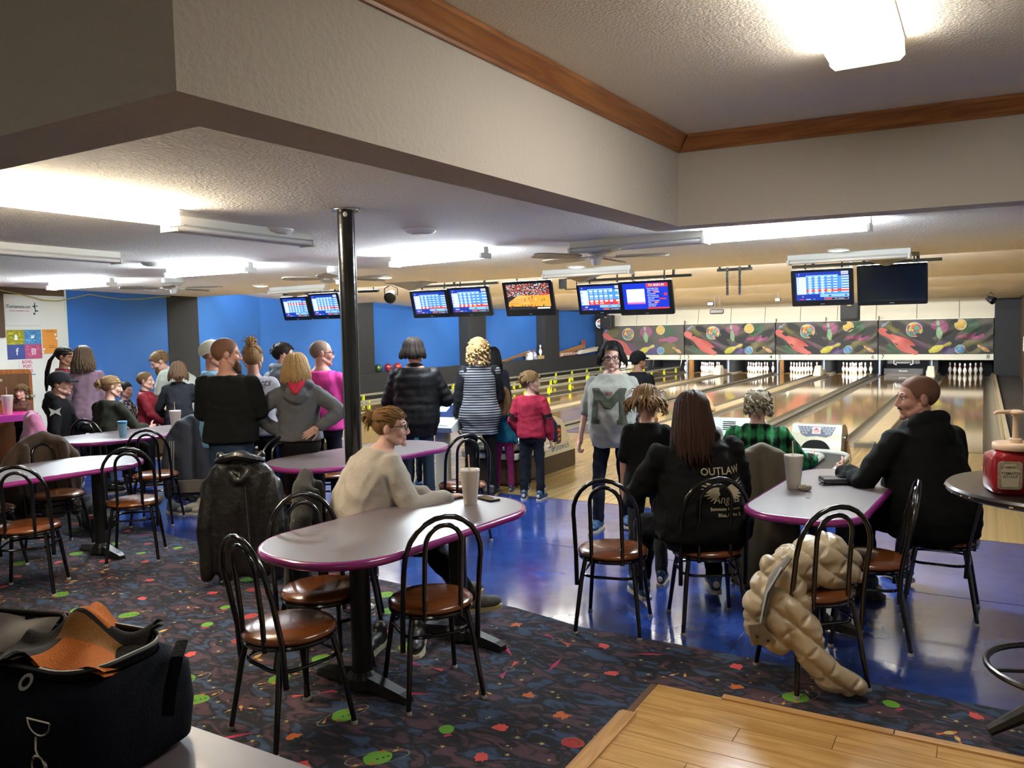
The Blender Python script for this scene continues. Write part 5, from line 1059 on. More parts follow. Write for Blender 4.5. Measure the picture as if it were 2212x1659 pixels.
for k, c, rz, lb in (
  ('C1', (-2.615, 2.49), -13, 'brown-seated hoop chair nearest the camera, at the near end of the cream woman\'s table'),
  ('C2', (-2.86, 2.95), -112, 'brown-seated hoop chair tucked at the left side of the cream woman\'s table'),
  ('C3', (-2.28, 3.08), 55, 'brown-seated hoop chair at the right side of the cream woman\'s table'),
  ('C4', (-3.78, 5.6), 48, 'hoop chair before the striped-shirt woman, at the table behind the pole'),
  ('C5', (-4.76, 4.64), -110, 'hoop chair with brown seat at the near left of the table behind the pole'),
  ('C6', (-4.57, 4.03), 34, 'chair hidden under the black leather jacket'),
  ('C7', (-5.2, 5.5), -70, 'chair under the black puffer coat at the table behind the pole'),
  ('W16', (-3.2, 3.52), -50, 'chair of the seated woman in cream with dark coat on its back'),
  ('L1', (-5.77, 3.92), 46, 'brown-seated hoop chair at the right end of the empty left table'),
  ('L2', (-5.68, 3.05), 46, 'brown-seated hoop chair nearest at the left edge by the empty left table'),
  ('L3', (-6.62, 3.8), -95, 'chair with a brown coat on its hoop behind the empty left table'),
  ('L4', (-6.72, 4.8), 38, 'brown-seated hoop chair before the blue-cup table'),
  ('L5', (-8.2, 5.2), 22, 'hoop chair of the seated woman with bun in olive shirt'),
  ('L6', (-6.55, 3.2), 0, 'dark-seated chair at the left edge behind the nearest left chair'),
  ('L7', (-8.75, 5.05), -25, 'chair under the pink jacket of the man in black cap'),
  ('L8', (-6.98, 5.5), 40, 'chair under the grey striped track jacket'),
  ('R1', (-1.85, 4.29), 12, 'empty brown-seated hoop chair left of the woman in black hoodie'),
  ('R2', (-1.38, 4.58), 31, 'hoop chair of the long-haired woman in black hoodie'),
  ('R3', (-0.71, 4.06), 41, 'hoop chair carrying the cream puffer jacket'),
  ('R4', (-0.52, 4.74), 98, 'hoop chair between the cream jacket and the seated man'),
  ('R5', (-0.2, 5.4), 90, 'hoop chair of the seated man in black'),
  ('R6', (-1.33, 5.6), 20, 'chair of the grey-haired woman with the long brown coat on it')):
    CH[k] = chair(c, rz, lb)

# ------------------------------------------------------------------ coats on chairs (shaped in chair coordinates)
def local(ch):
    t = CH[ch]; return T3(*t.location) @ R3(z=t.rotation_euler.z)
def garment(name, label, cat, M, build, voxel, m, wr, extra=()):
    mb = MB(); build(mb); VF = fuse(mb, voxel, 3, wr)
    t = thing(name, label, cat, (M @ Vector((0, 0, 0)))[:], M.to_euler().z); mb = MB(); mb.join(VF); mb.build('cloth', m, t, angle=180)
    for nm, mm, fn in extra: q = MB(); fn(q); q.build(nm, mm, t)
    return t
def hung(mb, w=0.46, ztop=0.9, zlow=0.12, depth=0.06, sleeves=True, front=0.35, yb=-0.25):
    """coat over a hoop back: collar on the apex, shoulders sloping off the hoop, open body outside, sleeves hanging free"""
    for s in (-1, 1):
        mb.cap((0, yb+0.03, ztop-0.02), (s*w*0.30, yb+0.02, ztop-0.09), 0.045, 0.05); mb.cap((s*w*0.30, yb+0.02, ztop-0.09), (s*w*0.5, yb+0.02, ztop-0.22), 0.05, 0.06)
        # body halves, hanging a little apart towards the hem
        mb.cap((s*w*0.2, yb-0.005, ztop-0.12), (s*w*0.24, yb-0.03, zlow+0.04), 0.1, 0.105, 0.42, side=(0, 1, 0)); mb.cap((s*w*0.36, yb, ztop-0.16), (s*w*0.42, yb-0.01, zlow+0.08), 0.075, 0.08, 0.6, side=(0, 1, 0))
        mb.cap((s*w*0.06, yb+0.005, ztop-0.1), (s*w*0.08, yb-0.02, zlow+0.02), 0.06, 0.07, 0.5, side=(0, 1, 0))
        if sleeves:
            mb.cap((s*w*0.5, yb+0.02, ztop-0.22), (s*w*0.6, yb-0.03, zlow+0.3), 0.062, 0.055); mb.cap((s*w*0.6, yb-0.03, zlow+0.3), (s*w*0.57, yb-0.05, max(zlow-0.02, 0.075)), 0.055, 0.046)
        mb.cap((s*w*0.3, yb+0.09, ztop-0.1), (s*w*0.33, yb+0.1, ztop-front), 0.03, 0.035)
M_LEATH = mat('black_leather', '12100e', 0.38, noise=(12, 0.4), bump=(34, 0.35), coat=0.15)
garment('leather_jacket', 'black leather jacket hung over a chair, nearly touching the floor', 'jacket', local('C6'), lambda mb: (hung(mb, 0.42, 0.92, 0.10), mb.cap((-0.14, -0.22, 0.9), (-0.02, -0.29, 0.74), 0.035, 0.03), mb.cap((0.14, -0.22, 0.9), (0.02, -0.29, 0.74), 0.035, 0.03)), 0.011, M_LEATH, (0.016, 4.0, (1, 1, 0.45)),
   [('collar', M_LEATH, lambda q: q.tube([(-0.16, -0.24, 0.87), (-0.08, -0.31, 0.9), (0.0, -0.32, 0.92), (0.08, -0.31, 0.9), (0.16, -0.24, 0.87)], [0.02, 0.03, 0.032, 0.03, 0.02], 8)), ('zip', M_CHR, lambda q: q.tube([(0.05, -0.335, 0.7), (0.07, -0.345, 0.3)], 0.004, 5))])
M_PUFF = mat('black_nylon', '0d0d10', 0.55, bump=(30, 0.2), spec=0.15)
def puffer(mb, w=0.5, zt=0.92, zl=0.3):
    mb.cap((-w*0.3, -0.24, zt-0.03), (w*0.3, -0.24, zt-0.03), 0.075, 0.075)
    for i in range(5):
        z = zt-0.1-i*(zt-zl)/5; mb.cap((-w*0.42, -0.25, z), (w*0.42, -0.25, z), 0.072, 0.072); 
    for s in (-1, 1):
        for i in range(5): z = zt-0.1-i*0.1; mb.ell((s*w*0.52, -0.22, z), (0.075, 0.08, 0.062))
garment('puffer_coat', 'black quilted puffer coat over a chair beside the black pole', 'coat', local('C7'), puffer, 0.014, M_PUFF, (0.01, 4))
M_CHARC = mat('charcoal_fleece', '1e1e1c', 0.95, bump=(90, 0.3), sheen=0.1)
garment('dark_coat', 'charcoal coat hung on the back of the chair of the cream-sweatshirt woman', 'coat', local('W16'), lambda mb: hung(mb, 0.44, 0.94, 0.16), 0.013, M_CHARC, (0.014, 3.5, (1, 1, 0.4)))
M_BRFL = mat('brown_fleece', '3a2a1d', 0.95, bump=(80, 0.3), sheen=0.1)
garment('brown_coat', 'brown fleece coat draped on the chair behind the left table', 'coat', local('L3'), lambda mb: hung(mb, 0.5, 0.95, 0.25), 0.014, M_BRFL, (0.010, 3.5, (1, 1, 0.5)))
M_PINKJ = mat('pink_fleece', 'b46a8c', 0.9, sheen=0.2, noise=(9, 0.12))
garment('pink_jacket', 'pink jacket spread over the chair of the man in the black cap', 'jacket', local('L7'), lambda mb: (hung(mb, 0.62, 0.97, 0.3), mb.cap((0.2, -0.2, 0.9), (0.42, -0.15, 0.7), 0.07, 0.05)), 0.014, M_PINKJ, (0.012, 3.5, (1, 1, 0.5)))
M_TRACK = mat('slate_track', '2b2d36', 0.7, noise=(6, 0.15)); M_TAUPE = mat('taupe_panel', '6e6358', 0.7)
garment('track_jacket', 'slate track jacket with taupe panels and pale stripes over a chair', 'jacket', local('L8'), lambda mb: hung(mb, 0.42, 0.95, 0.2), 0.013, M_TRACK, (0.008, 3.5, (1, 1, 0.5)),
   [('taupe_hem', M_TAUPE, lambda q: q.rings([[(x*w_, -0.29+y*0.115, z) for x, y in rrect(1, 1, 0.4, 4)] for w_, z in ((0.5, 0.2), (0.505, 0.32))])),
    ('taupe_side', M_TAUPE, lambda q: q.tube([(0.27, -0.25, 0.85), (0.3, -0.26, 0.6), (0.29, -0.26, 0.3)], [0.05, 0.06, 0.05], 8)),
    ('stripes', mat('stripe_pale', '9a958a', 0.6), lambda q: [q.tube([(-0.2+k*0.02, -0.345, 0.72), (-0.22+k*0.02, -0.35, 0.34)], 0.004, 5) for k in range(3)])])
M_TAN = mat('long_coat_taupe', '4b4436', 0.9, noise=(5, 0.12))
garment('long_coat', 'long taupe coat hanging from the grey-haired woman\'s chair to the floor', 'coat', local('R6'), lambda mb: hung(mb, 0.42, 0.95, 0.06, sleeves=False), 0.013, M_TAN, (0.008, 3.0, (1, 1, 0.4)))
# cream puffer jacket: frame with u to the right of the view and w away from it
def cream(mb):
    def q(u, w, z): return (u*0.864-w*0.504, u*0.504+w*0.861, z)
    def c(p0, p1, r0, r1): mb.cap(q(*p0), q(*p1), r0, r1, n=16)
    c((-0.1, -0.05, 0.56), (0.06, 0.0, 0.595), 0.12, 0.125); c((0.06, 0.0, 0.595), (0.17, 0.03, 0.55), 0.12, 0.09); c((-0.02, -0.1, 0.54), (0.14, -0.05, 0.53), 0.07, 0.07); c((0.12, 0.04, 0.52), (0.25, 0.02, 0.49), 0.06, 0.03)
    c((-0.12, -0.08, 0.6), (-0.21, -0.11, 0.42), 0.08, 0.1); c((-0.21, -0.11, 0.42), (-0.2, -0.14, 0.27), 0.1, 0.09); c((-0.2, -0.06, 0.58), (-0.3, -0.09, 0.38), 0.06, 0.065); c((-0.3, -0.09, 0.38), (-0.29, -0.11, 0.26), 0.06, 0.05)
    c((-0.11, -0.13, 0.6), (-0.16, -0.18, 0.36), 0.04, 0.06)
    c((-0.13, -0.16, 0.4), (-0.08, -0.22, 0.22), 0.085, 0.075); c((-0.08, -0.22, 0.22), (0.0, -0.245, 0.11), 0.073, 0.066); c((0.0, -0.245, 0.11), (0.11, -0.25, 0.068), 0.064, 0.055)
M_CREAM = mat('cream_satin', 'a8987c', 0.38, noise=(5, 0.1), sheen=0.1)
def quilt(V, N=None): return V
mb = MB(); cream(mb); V, F = fuse(mb, 0.0075, 3, (0.007, 5.0, (1, 1, 1.2)))
def seams(V):            # diamond quilting pressed into the padding
    u = V[:, 0]*0.864+V[:, 1]*0.504; z = V[:, 2]; s1 = np.abs(np.sin(PI*(z+0.75*u+0.02)/0.125)); s2 = np.abs(np.sin(PI*(z-0.9*u)/0.16)); return np.minimum(s1**0.55, 0.35+s2**0.6)
_q = MB(); _q.add(V, F); _m = _q.mesh('tmp'); _n = np.empty(len(V)*3); _m.vertices.foreach_get('normal', _n); V = V+_n.reshape(-1, 3)*((seams(V)-0.75)*0.026)[:, None]; bpy.data.meshes.remove(_m)
t = thing('puffer_jacket', 'cream satin puffer jacket slung over a chair, sleeve trailing on the carpet', 'jacket', (-0.71, 4.06, 0.01))
mb = MB(); mb.join((V, F)); mb.build('shell', M_CREAM, t, angle=180)
def qq(u, w, z): return (u*0.864-w*0.504, u*0.504+w*0.861, z)
mb = MB(); mb.tube([qq(-0.17, -0.2, 0.66), qq(-0.25, -0.2, 0.56), qq(-0.285, -0.19, 0.42), qq(-0.29, -0.185, 0.32)], [0.025, 0.035, 0.035, 0.02], 8, flat=0.4); mb.build('grey_lining', mat('lining_grey', '6a665e', 0.7), t)
mb = MB(); mb.tube([qq(-0.22, -0.235, 0.62), qq(-0.285, -0.225, 0.5), qq(-0.31, -0.215, 0.36)], 0.011, 6, flat=0.4); mb.build('drawstring', mat('cord_grey', '8d9694', 0.6), t)
mb = MB(); mb.rings([[qq(-0.36, -0.2, 0.34), qq(-0.30, -0.21, 0.35), qq(-0.30, -0.19, 0.35), qq(-0.36, -0.18, 0.34)], [qq(-0.345, -0.2, 0.24), qq(-0.24, -0.22, 0.27), qq(-0.24, -0.2, 0.27), qq(-0.345, -0.18, 0.24)]]); fl = mb.build('storm_flap', mat('flap_taupe', '6c6250', 0.6), t, smooth=False)
for u, z in ((-0.325, 0.29), (-0.275, 0.272)): mb = MB(); mb.ell(qq(u, -0.212, z), (0.008, 0.008, 0.008), 8, 6); mb.build('snap', M_BLACK, fl)

# ------------------------------------------------------------------ cups and small things
M_FOAM = mat('foam_white', 'cfc8bc', 0.55); M_LID = mat('clear_lid', 'd6d4cc', 0.15, alpha=0.55); M_STRAW = mat('straw_pale', 'd8a394', 0.4)
def cup(c, label, s=1.0, straw=True, m=None, lid=True, tilt=0.12, deco=False):
    t = thing('drink_cup', label, 'cup', c)
    MB().lathe([(0, 0), (0.033*s, 0), (0.036*s, 0.004*s), (0.05*s, 0.15*s), (0.0515*s, 0.152*s), (0.052*s, 0.18*s), (0.0545*s, 0.184*s), (0.0525*s, 0.19*s), (0.047*s, 0.186*s), (0.036*s, 0.05*s), (0, 0.05*s)], 28).build('cup', m or M_FOAM, t, angle=40)
    if lid: MB().lathe([(0, 0.183*s), (0.046*s, 0.183*s), (0.05*s, 0.19*s), (0.0535*s, 0.191*s), (0.054*s, 0.185*s)], 28).build('lid', M_LID, t)
    if straw: MB().tube([(0.004, 0, 0.02*s), (0.004-tilt*0.09, 0.0, 0.27*s)], 0.0035, 8).build('straw', M_STRAW, t)
    if deco:
        mb = MB(); mb.lathe([(0.0485*s, 0.16*s), (0.0528*s, 0.162*s), (0.0535*s, 0.182*s), (0.05*s, 0.182*s)], 28, caps=False); mb.build('blue_band', mat('cup_band', '2f6aa0', 0.4), t)
        mb = MB(); mb.ell((-0.03*s, -0.036*s, 0.1*s), (0.016*s, 0.012*s, 0.02*s), 10, 7); mb.build('round_emblem', mat('cup_emblem', 'b87a6a', 0.5), t)
    return t
cup((-2.5, 3.78, 0.76), 'white foam cup with pink straw on the cream woman\'s table', 1.05)
cup((-0.97, 4.98, 0.76), 'white foam cup with pale straw on the wallet table at right', 1.06)
cup((-7.33, 5.5, 0.76), 'white foam cup with straw at the far end of the blue-cup table', 1.12)
cup((-7.37, 4.92, 0.76), 'light blue paper cup on the left-hand table', 0.85, False, mat('cup_lightblue', '7fb2d0', 0.5), False, deco=True)
cup((-11.16, 5.82, 0.765), 'cream foam cup with straw on the pink party table', 1.35)
cup((-1.72, 0.78, 0.76), 'paper cup at the very bottom left corner beside the bag', 0.75, False, mat('cup_kraft', 'b59a78', 0.6), False)
def slabthing(name, label, cat, c, rz, size, m, scr_=None):
    t = thing(name, label, cat, c, rz); mb = MB(); rbox(mb, (0, 0, size[2]/2), size, min(0.008, size[2]*0.45)); mb.build('body', m, t)
    if scr_: mb = MB(); mb.box((0, 0, size[2]+0.0004), (size[0]*0.9, size[1]*0.92, 0.0008)); mb.build('screen', scr_, t, smooth=False)
    return t
M_PH = mat('phone_black', '0e0f12', 0.2); M_GLS = mat('phone_glass', '16181d', 0.08)
slabthing('phone', 'black phone lying behind the foam cup on the cream woman\'s table', 'phone', (-2.48, 3.93, 0.76), 1.2, (0.075, 0.155, 0.01), M_PH, M_GLS)
slabthing('phone', 'dark tablet-like phone at the far end of the blue-cup table', 'phone', (-7.5, 5.75, 0.76), 0.4, (0.12, 0.22, 0.012), M_PH, M_GLS)
t = thing('wallet', 'black zip wallet on the right-hand table', 'wallet', (-0.73, 5.27, 0.76), 0.42)
mb = MB(); rbox(mb, (0, 0, 0.018), (0.27, 0.14, 0.036), 0.012); mb.build('body', mat('wallet_black', '0d0d0f', 0.35, bump=(40, 0.2)), t)
mb = MB(); mb.tube([(x, y, 0.019) for x, y in rrect(0.272, 0.142, 0.02, 4)], 0.0025, 6, closed=True); mb.build('zip', mat('zip_grey', '55565a', 0.4, 0.5), t)
mb = MB(); mb.tube([(-0.13, -0.03, 0.02), (-0.16, -0.06, 0.008), (-0.15, -0.1, 0.006), (-0.1, -0.085, 0.006)], 0.004, 6); mb.build('strap', M_BLACK, t)
slabthing('phone', 'phone in a dark case lying on the wallet', 'phone', (-0.69, 5.3, 0.7965), 0.5, (0.155, 0.075, 0.011), M_PH, mat('phone_reflect', '2d3126', 0.1))
mb = MB()
for i, (x, y, z, r) in enumerate(((0, 0, 0.02, 0.022), (0.02, 0.01, 0.018, 0.02), (-0.018, 0.006, 0.016, 0.018), (0.006, -0.012, 0.03, 0.015), (0.03, 0.0, 0.03, 0.012))): mb.ell((x, y, z), (r, r, r*0.9), 10, 7)
V, F = fuse(mb, 0.0035, 1, (0.006, 26)); t = thing('crumpled_napkin', 'crumpled paper ball beside the cup on the right-hand table', 'napkin', (-0.9, 4.93, 0.759)); mb = MB(); mb.join((V, F)); mb.build('paper', mat('napkin_paper', 'b5ac98', 0.8), t, angle=25)
t = thing('coin', 'small shiny coin on the right-hand table before the napkin', 'coin', (-0.84, 4.72, 0.76)); MB().lathe([(0, 0), (0.014, 0), (0.014, 0.002), (0, 0.002)], 14).build('disc', M_CHR, t)
# backpack under the left tables
def pack(mb):
    mb.ell((0, 0, 0.14), (0.2, 0.16, 0.14)); mb.ell((0.1, -0.05, 0.1), (0.17, 0.14, 0.1)); mb.ell((-0.12, 0.02, 0.16), (0.12, 0.13, 0.16))
V, F = fuse_pack = fuse((lambda m: (pack(m), m)[1])(MB()), 0.016, 2, (0.012, 4)); t = thing('backpack', 'black backpack slumped on the floor behind the left-hand chairs', 'backpack', (-6.95, 4.35, 0.0)); mb = MB(); mb.join((V, F)); mb.build('body', mat('pack_black', '17181a', 0.7, bump=(40, 0.3)), t, angle=180)
mb = MB(); mb.box((0.17, -0.165, 0.17), (0.05, 0.012, 0.03), rz=0.3); mb.build('patch', mat('patch_salmon', 'b4604a', 0.7), t, smooth=False)
mb = MB(); mb.tube([(-0.1, -0.1, 0.28), (-0.02, -0.17, 0.22), (0.05, -0.19, 0.08)], 0.014, 6, flat=0.4); mb.build('strap', M_BLACK, t)
# ------------------------------------------------------------------ bowling bag in the foreground
t = thing('bowling_bag', 'open black and navy bowling bag on the corner table', 'bag', (-1.93, 1.07, 0.76), 0.12)
M_NAVY = mat('navy_nylon', '0c0f1a', 0.9, bump=(150, 0.2), noise=(4, 0.2), spec=0.12); M_BAGK = mat('bag_black', '0a0a0b', 0.95, bump=(60, 0.3), spec=0.1)
mb = MB(); R = []
for w, d, z, r in ((0.56, 0.28, 0.0, 0.06), (0.62, 0.33, 0.02, 0.07), (0.64, 0.35, 0.1, 0.08), (0.63, 0.34, 0.19, 0.08), (0.59, 0.3, 0.222, 0.09), (0.54, 0.26, 0.232, 0.09), (0.5, 0.23, 0.212, 0.08)):
    R.append([(x, y, z) for x, y in rrect(w, d, r, 6)])
mb.rings(R); mb.build('body', M_NAVY, t, angle=60)
mb = MB(); mb.rings([[(x, y, z) for x, y in rrect(w, d, r, 6)] for w, d, z, r in ((0.53, 0.26, 0.235, 0.09), (0.535, 0.265, 0.252, 0.09), (0.51, 0.24, 0.258, 0.08), (0.49, 0.22, 0.23, 0.08))], caps=False)
mb.prism(rrect(0.5, 0.23, 0.08, 6), 0.215, 0.242); mb.build('open_rim', M_BAGK, t)
mb = MB(); mb.tube([(x, y, 0.256) for x, y in rrect(0.532, 0.262, 0.09, 8)], 0.006, 6, closed=True); mb.build('zipper', mat('zip_black', '121213', 0.6), t)
mb = MB(); MF = T3(-0.15, -0.1, 0.232) @ R3(x=0.42, y=0.02, z=0.22)
mb.prism(rrect(0.36, 0.32, 0.04, 4), -0.012, 0.0, 0, MF); fl = mb.build('lid_flap', M_BAGK, t, smooth=False)
nx = 10; V = [(-0.155+0.31*i/nx, -0.135+0.27*j/nx, 0.004+0.006*math.sin(i*1.1)*math.cos(j*0.9)) for j in range(nx+1) for i in range(nx+1)]
mb = MB(); mb.add(V, [(j*(nx+1)+i, j*(nx+1)+i+1, (j+1)*(nx+1)+i+1, (j+1)*(nx+1)+i) for j in range(nx) for i in range(nx)], 0, MF); mb.build('mesh_pocket', mat('grey_mesh', '6e6763', 0.45, noise=(8, 0.25), sheen=0.2), fl)
mb = MB(); mb.tube([tuple(MF @ Vector((x, y, 0.002))) for x, y in rrect(0.345, 0.305, 0.04, 4)], 0.005, 6, closed=True); mb.build('flap_zip', mat('zip_black', '121213', 0.6), fl)
mb = MB(); mb.ell((-0.03, 0.06, 0.215), (0.1, 0.1, 0.1), 24, 14); o = mb.build('bowling_ball', mat('ball_dark', '0d0f14', 0.1, coat=0.6), None); o.matrix_world = T3(-1.93, 1.07, 0.725) @ R3(z=0.12)
tag(o, 'glossy dark bowling ball just showing inside the open bag', 'bowling ball')
# towel: folded cloth with orange and black blocks
def fold(u, v): return 0.045*math.exp(-((u-0.35)/0.18)**2) + 0.03*math.exp(-((v-0.55-0.25*u)/0.12)**2) + 0.018*math.sin(9*u+5*v)
nu, nv = 26, 26; V = []; F = []; mm = []
for side in (0, 1):
    for j in range(nv+1):
        for i in range(nu+1):
            u = i/nu; v = j/nv; V.append((-0.06+0.28*u-0.05*v, -0.14+0.28*v+0.03*u, 0.285+fold(u, v)-0.012*side))
n1 = (nu+1)*(nv+1)
for j in range(nv):
    for i in range(nu):
        a = j*(nu+1)+i; F.append((a, a+1, a+nu+2, a+nu+1)); F.append((a+n1, a+n1+nu+1, a+n1+nu+2, a+n1+1))
        u = i/nu; v = j/nv; c = 0 if (u > 0.38 and v < 0.42) or (u > 0.15 and u < 0.62 and v > 0.62) else (1 if (0.42 <= v < 0.6 and u > 0.3) else 2)
        mm += [c, c]
t2 = thing('towel', 'orange and black towel bunched on top of the open bag', 'towel', (-1.88, 1.06, 0.722), 0.3)
mb = MB(); mb.add(V, F, mm); mb.build('cloth', [mat('towel_orange', 'c46a16', 0.95, bump=(300, 0.5)), mat('towel_tan', '94642a', 0.95, bump=(300, 0.5)), mat('towel_black', '161310', 0.95, bump=(300, 0.4))], t2, angle=180)
mb = MB(); P = [(0.24, -0.181, 0.19)]
mb.tube([(0.205+0.028*math.cos(a)*1.2, -0.183, 0.175+0.03*math.sin(a)) for a in np.linspace(PI, 2*PI, 12)], 0.0028, 6); mb.tube([(0.17, -0.183, 0.177), (0.24, -0.183, 0.177)], 0.0028, 6); mb.build('d_ring', M_CHR, t)
mb = MB(); mb.tube([(0.205, -0.19, 0.146), (0.205, -0.192, 0.12), (0.212, -0.193, 0.108)], 0.004, 6); mb.tube([(0.212+0.02*math.cos(a), -0.193, 0.085+0.022*math.sin(a)) for a in np.linspace(0, 2*PI, 14)[:-1]], 0.004, 6, closed=True); mb.build('snap_hook', M_CHR, t)
mb = MB(); mb.box((0.212, -0.195, 0.03), (0.045, 0.006, 0.09)); mb.tube([(0.205, -0.2, -0.01+0.08), (0.19, -0.21, 0.02), (0.18, -0.215, 0.0)], 0.022, 6, flat=0.15); mb.build('shoulder_strap', M_BAGK, t, smooth=False)
mb = MB(); mb.lathe([(0.011, 0), (0.019, 0), (0.019, 0.003), (0.011, 0.003), (0.011, 0)], 16, 0, T3(0.13, -0.152, 0.235) @ R3(x=0.9), caps=False); mb.build('grommet', mat('grommet_dark', '4a4844', 0.4, 0.6), t)
mb = MB(); mb.tube([(-0.05, -0.178, 0.2), (-0.05, -0.182, 0.16)], 0.003, 5); mb.tube([(0.02, -0.178, 0.215), (0.03, -0.182, 0.185)], 0.003, 5); mb.build('zip_pull', M_CHR, t)
mb = MB(); mb.tube([(0.3, 0.12, 0.25), (0.345, 0.06, 0.24), (0.352, 0.03, 0.18), (0.35, 0.02, 0.12)], 0.014, 6, flat=0.25); mb.build('grab_handle', M_BAGK, t)
mb = MB(); mb.tube([(-0.18, -0.182, 0.2), (-0.16, -0.19, 0.1), (-0.06, -0.192, 0.03), (0.0, -0.19, 0.005)], 0.02, 6, flat=0.2); mb.build('side_strap', mat('strap_olive', '241f14', 0.8), t)
# ------------------------------------------------------------------ people
SKIN = {k: mat('skin_'+k, v, 0.55, noise=(16, 0.08)) for k, v in dict(light='b08573', pale='bb9485', tan='946a52', ruddy='a37565', child='b98f7e').items()}
M_EYEW = mat('eye_white', 'a89f96', 0.4); M_IRIS = mat('iris', '2a2018', 0.15); M_LIP = mat('lips', 'a5665a', 0.5)
def hairmat(nm, c1, c2):
    return wood('hair_'+nm, c1, c2, 'Z', 6.0, 0.58, stretch=60, spec=0.1)
HAIR = {'brown': hairmat('brown', '4a3423', '2a1b11'), 'dark': hairmat('dark', '211813', '0e0a08'), 'black': hairmat('black', '131214', '070707'), 'blonde': hairmat('blonde', 'b09467', '74583a'), 'dirty': hairmat('dirty', '8e7250', '523c27'), 'grey': hairmat('grey', '98907f', '67604f'), 'bunbrown': hairmat('bunbrown', '86663f', '46301c'), 'lightbrown': hairmat('lightbrown', '6d5336', '40301f'), 'buzz': hairmat('buzz', '6a4c3b', '4f382b'), 'ash': hairmat('ash', '6a5644', '37291e'), 'auburn': hairmat('auburn', '39231a', '1c110c'), 'buzzgrey': hairmat('buzzgrey', '75645a', '5a4a40')}
def jersey(nm, c, **k): return mat('cloth_'+nm, c, k.pop('rough', 0.9), bump=k.pop('bump', (120, 0.2)), spec=0.15, **k)
M_DENIM = jersey('denim_dark', '131722', noise=(12, 0.3)); M_JEAN = jersey('denim_blue', '2b3850', noise=(10, 0.3)); M_BLKP = jersey('black_trousers', '0d0c0d'); M_SHOEB = mat('shoe_black', '101012', 0.45); M_SOLE = mat('sole_cream', 'b3a890', 0.6)
# head, hand and shoe templates, each one continuous skin
def _head(female):
    mb = MB()
    mb.ell((0, -0.012, 0.03), (0.075, 0.096, 0.084), 20, 14); mb.ell((0, 0.03, -0.035), (0.06, 0.058, 0.078), 18, 12); mb.ell((0, 0.036, -0.074), (0.047 if female else 0.053, 0.046, 0.036), 16, 10)
    mb.ell((0, 0.073, -0.101), (0.021, 0.018, 0.017), 12, 8)
    for s in (-1, 1):
        mb.ell((s*0.036, 0.054, -0.03), (0.028, 0.031, 0.03), 12, 8); mb.ell((s*0.077, -0.014, -0.006), (0.010, 0.021, 0.032), 12, 10, rot=R3(z=-s*0.35, x=-0.12).to_3x3()); mb.ell((s*0.011, 0.094, -0.042), (0.010, 0.011, 0.008), 10, 7)
        mb.cap((s*0.012, 0.083, 0.02), (s*0.045, 0.072, 0.016), 0.011, 0.009)
        mb.cap((s*0.05, 0.0, -0.055), (s*0.036, 0.045, -0.084), 0.022, 0.022)
        mb.cap((s*0.018, 0.0745, 0.009), (s*0.044, 0.067, 0.007), 0.0065, 0.006); mb.cap((s*0.018, 0.073, -0.011), (s*0.043, 0.066, -0.01), 0.0055, 0.005)
    mb.cap((0, 0.086, 0.008), (0, 0.103, -0.034), 0.008, 0.0115); mb.cap((-0.018, 0.08, -0.063), (0.018, 0.08, -0.063), 0.0085, 0.0085); mb.cap((-0.015, 0.079, -0.073), (0.015, 0.079, -0.073), 0.0095, 0.0095)
    V, F = fuse(mb, 0.0052, 2)
    C_ = np.array([V[list(f)].mean(0) for f in F]); lips = (np.abs(C_[:, 0]) < 0.021) & (C_[:, 1] > 0.08) & (C_[:, 2] < -0.058) & (C_[:, 2] > -0.08)
    mi = np.where(lips, 3, 0).tolist()
    out = MB(); out.add(V, F, mi)
    for s in (-1, 1): out.ell((s*0.031, 0.0705, -0.0005), (0.0125, 0.0125, 0.0075), 12, 8, 1); out.ell((s*0.031, 0.0795, -0.0005), (0.0055, 0.0045, 0.0055), 10, 6, 2)
    A, B = out.arrays(); return A, B, out.m
HEADS = {True: _head(True), False: _head(False)}
def _hand(curl):
    mb = MB(); mb.ell((0.0, 0.045, 0), (0.038, 0.05, 0.015), 14, 9); mb.cap((0, -0.03, 0), (0, 0.02, 0), 0.026, 0.03, 0.7)
    for i, (x, ln) in enumerate(((-0.027, 0.068), (-0.009, 0.078), (0.009, 0.072), (0.026, 0.056))):
        p = Vector((x, 0.083-abs(x+0.005)*0.25, 0)); a = curl*0.4+0.05*i*curl; sp = x*1.6
        for k, f in enumerate((0.45, 0.32, 0.27)):
            d = Vector((sp*(1-curl*0.5), math.cos(a), -math.sin(a))).normalized(); q = p+d*ln*f; mb.cap(p, q, 0.0088-0.001*k, 0.0082-0.001*k, n=8); p = q; a += curl*0.85
    p = Vector((-0.03, 0.025, -0.004)); 
    for k, (d, ln) in enumerate((((-0.75, 0.6, -0.25), 0.035), ((-0.45, 0.85, -0.3), 0.03), ((-0.15, 0.95, -0.3), 0.024))):
        q = p+Vector(d).normalized()*ln; mb.cap(p, q, 0.0115-0.001*k, 0.0105-0.0012*k, n=8); p = q
    return fuse(mb, 0.0048, 1)
HANDS = {'relaxed': _hand(0.55), 'open': _hand(0.15), 'fist': _hand(1.25)}
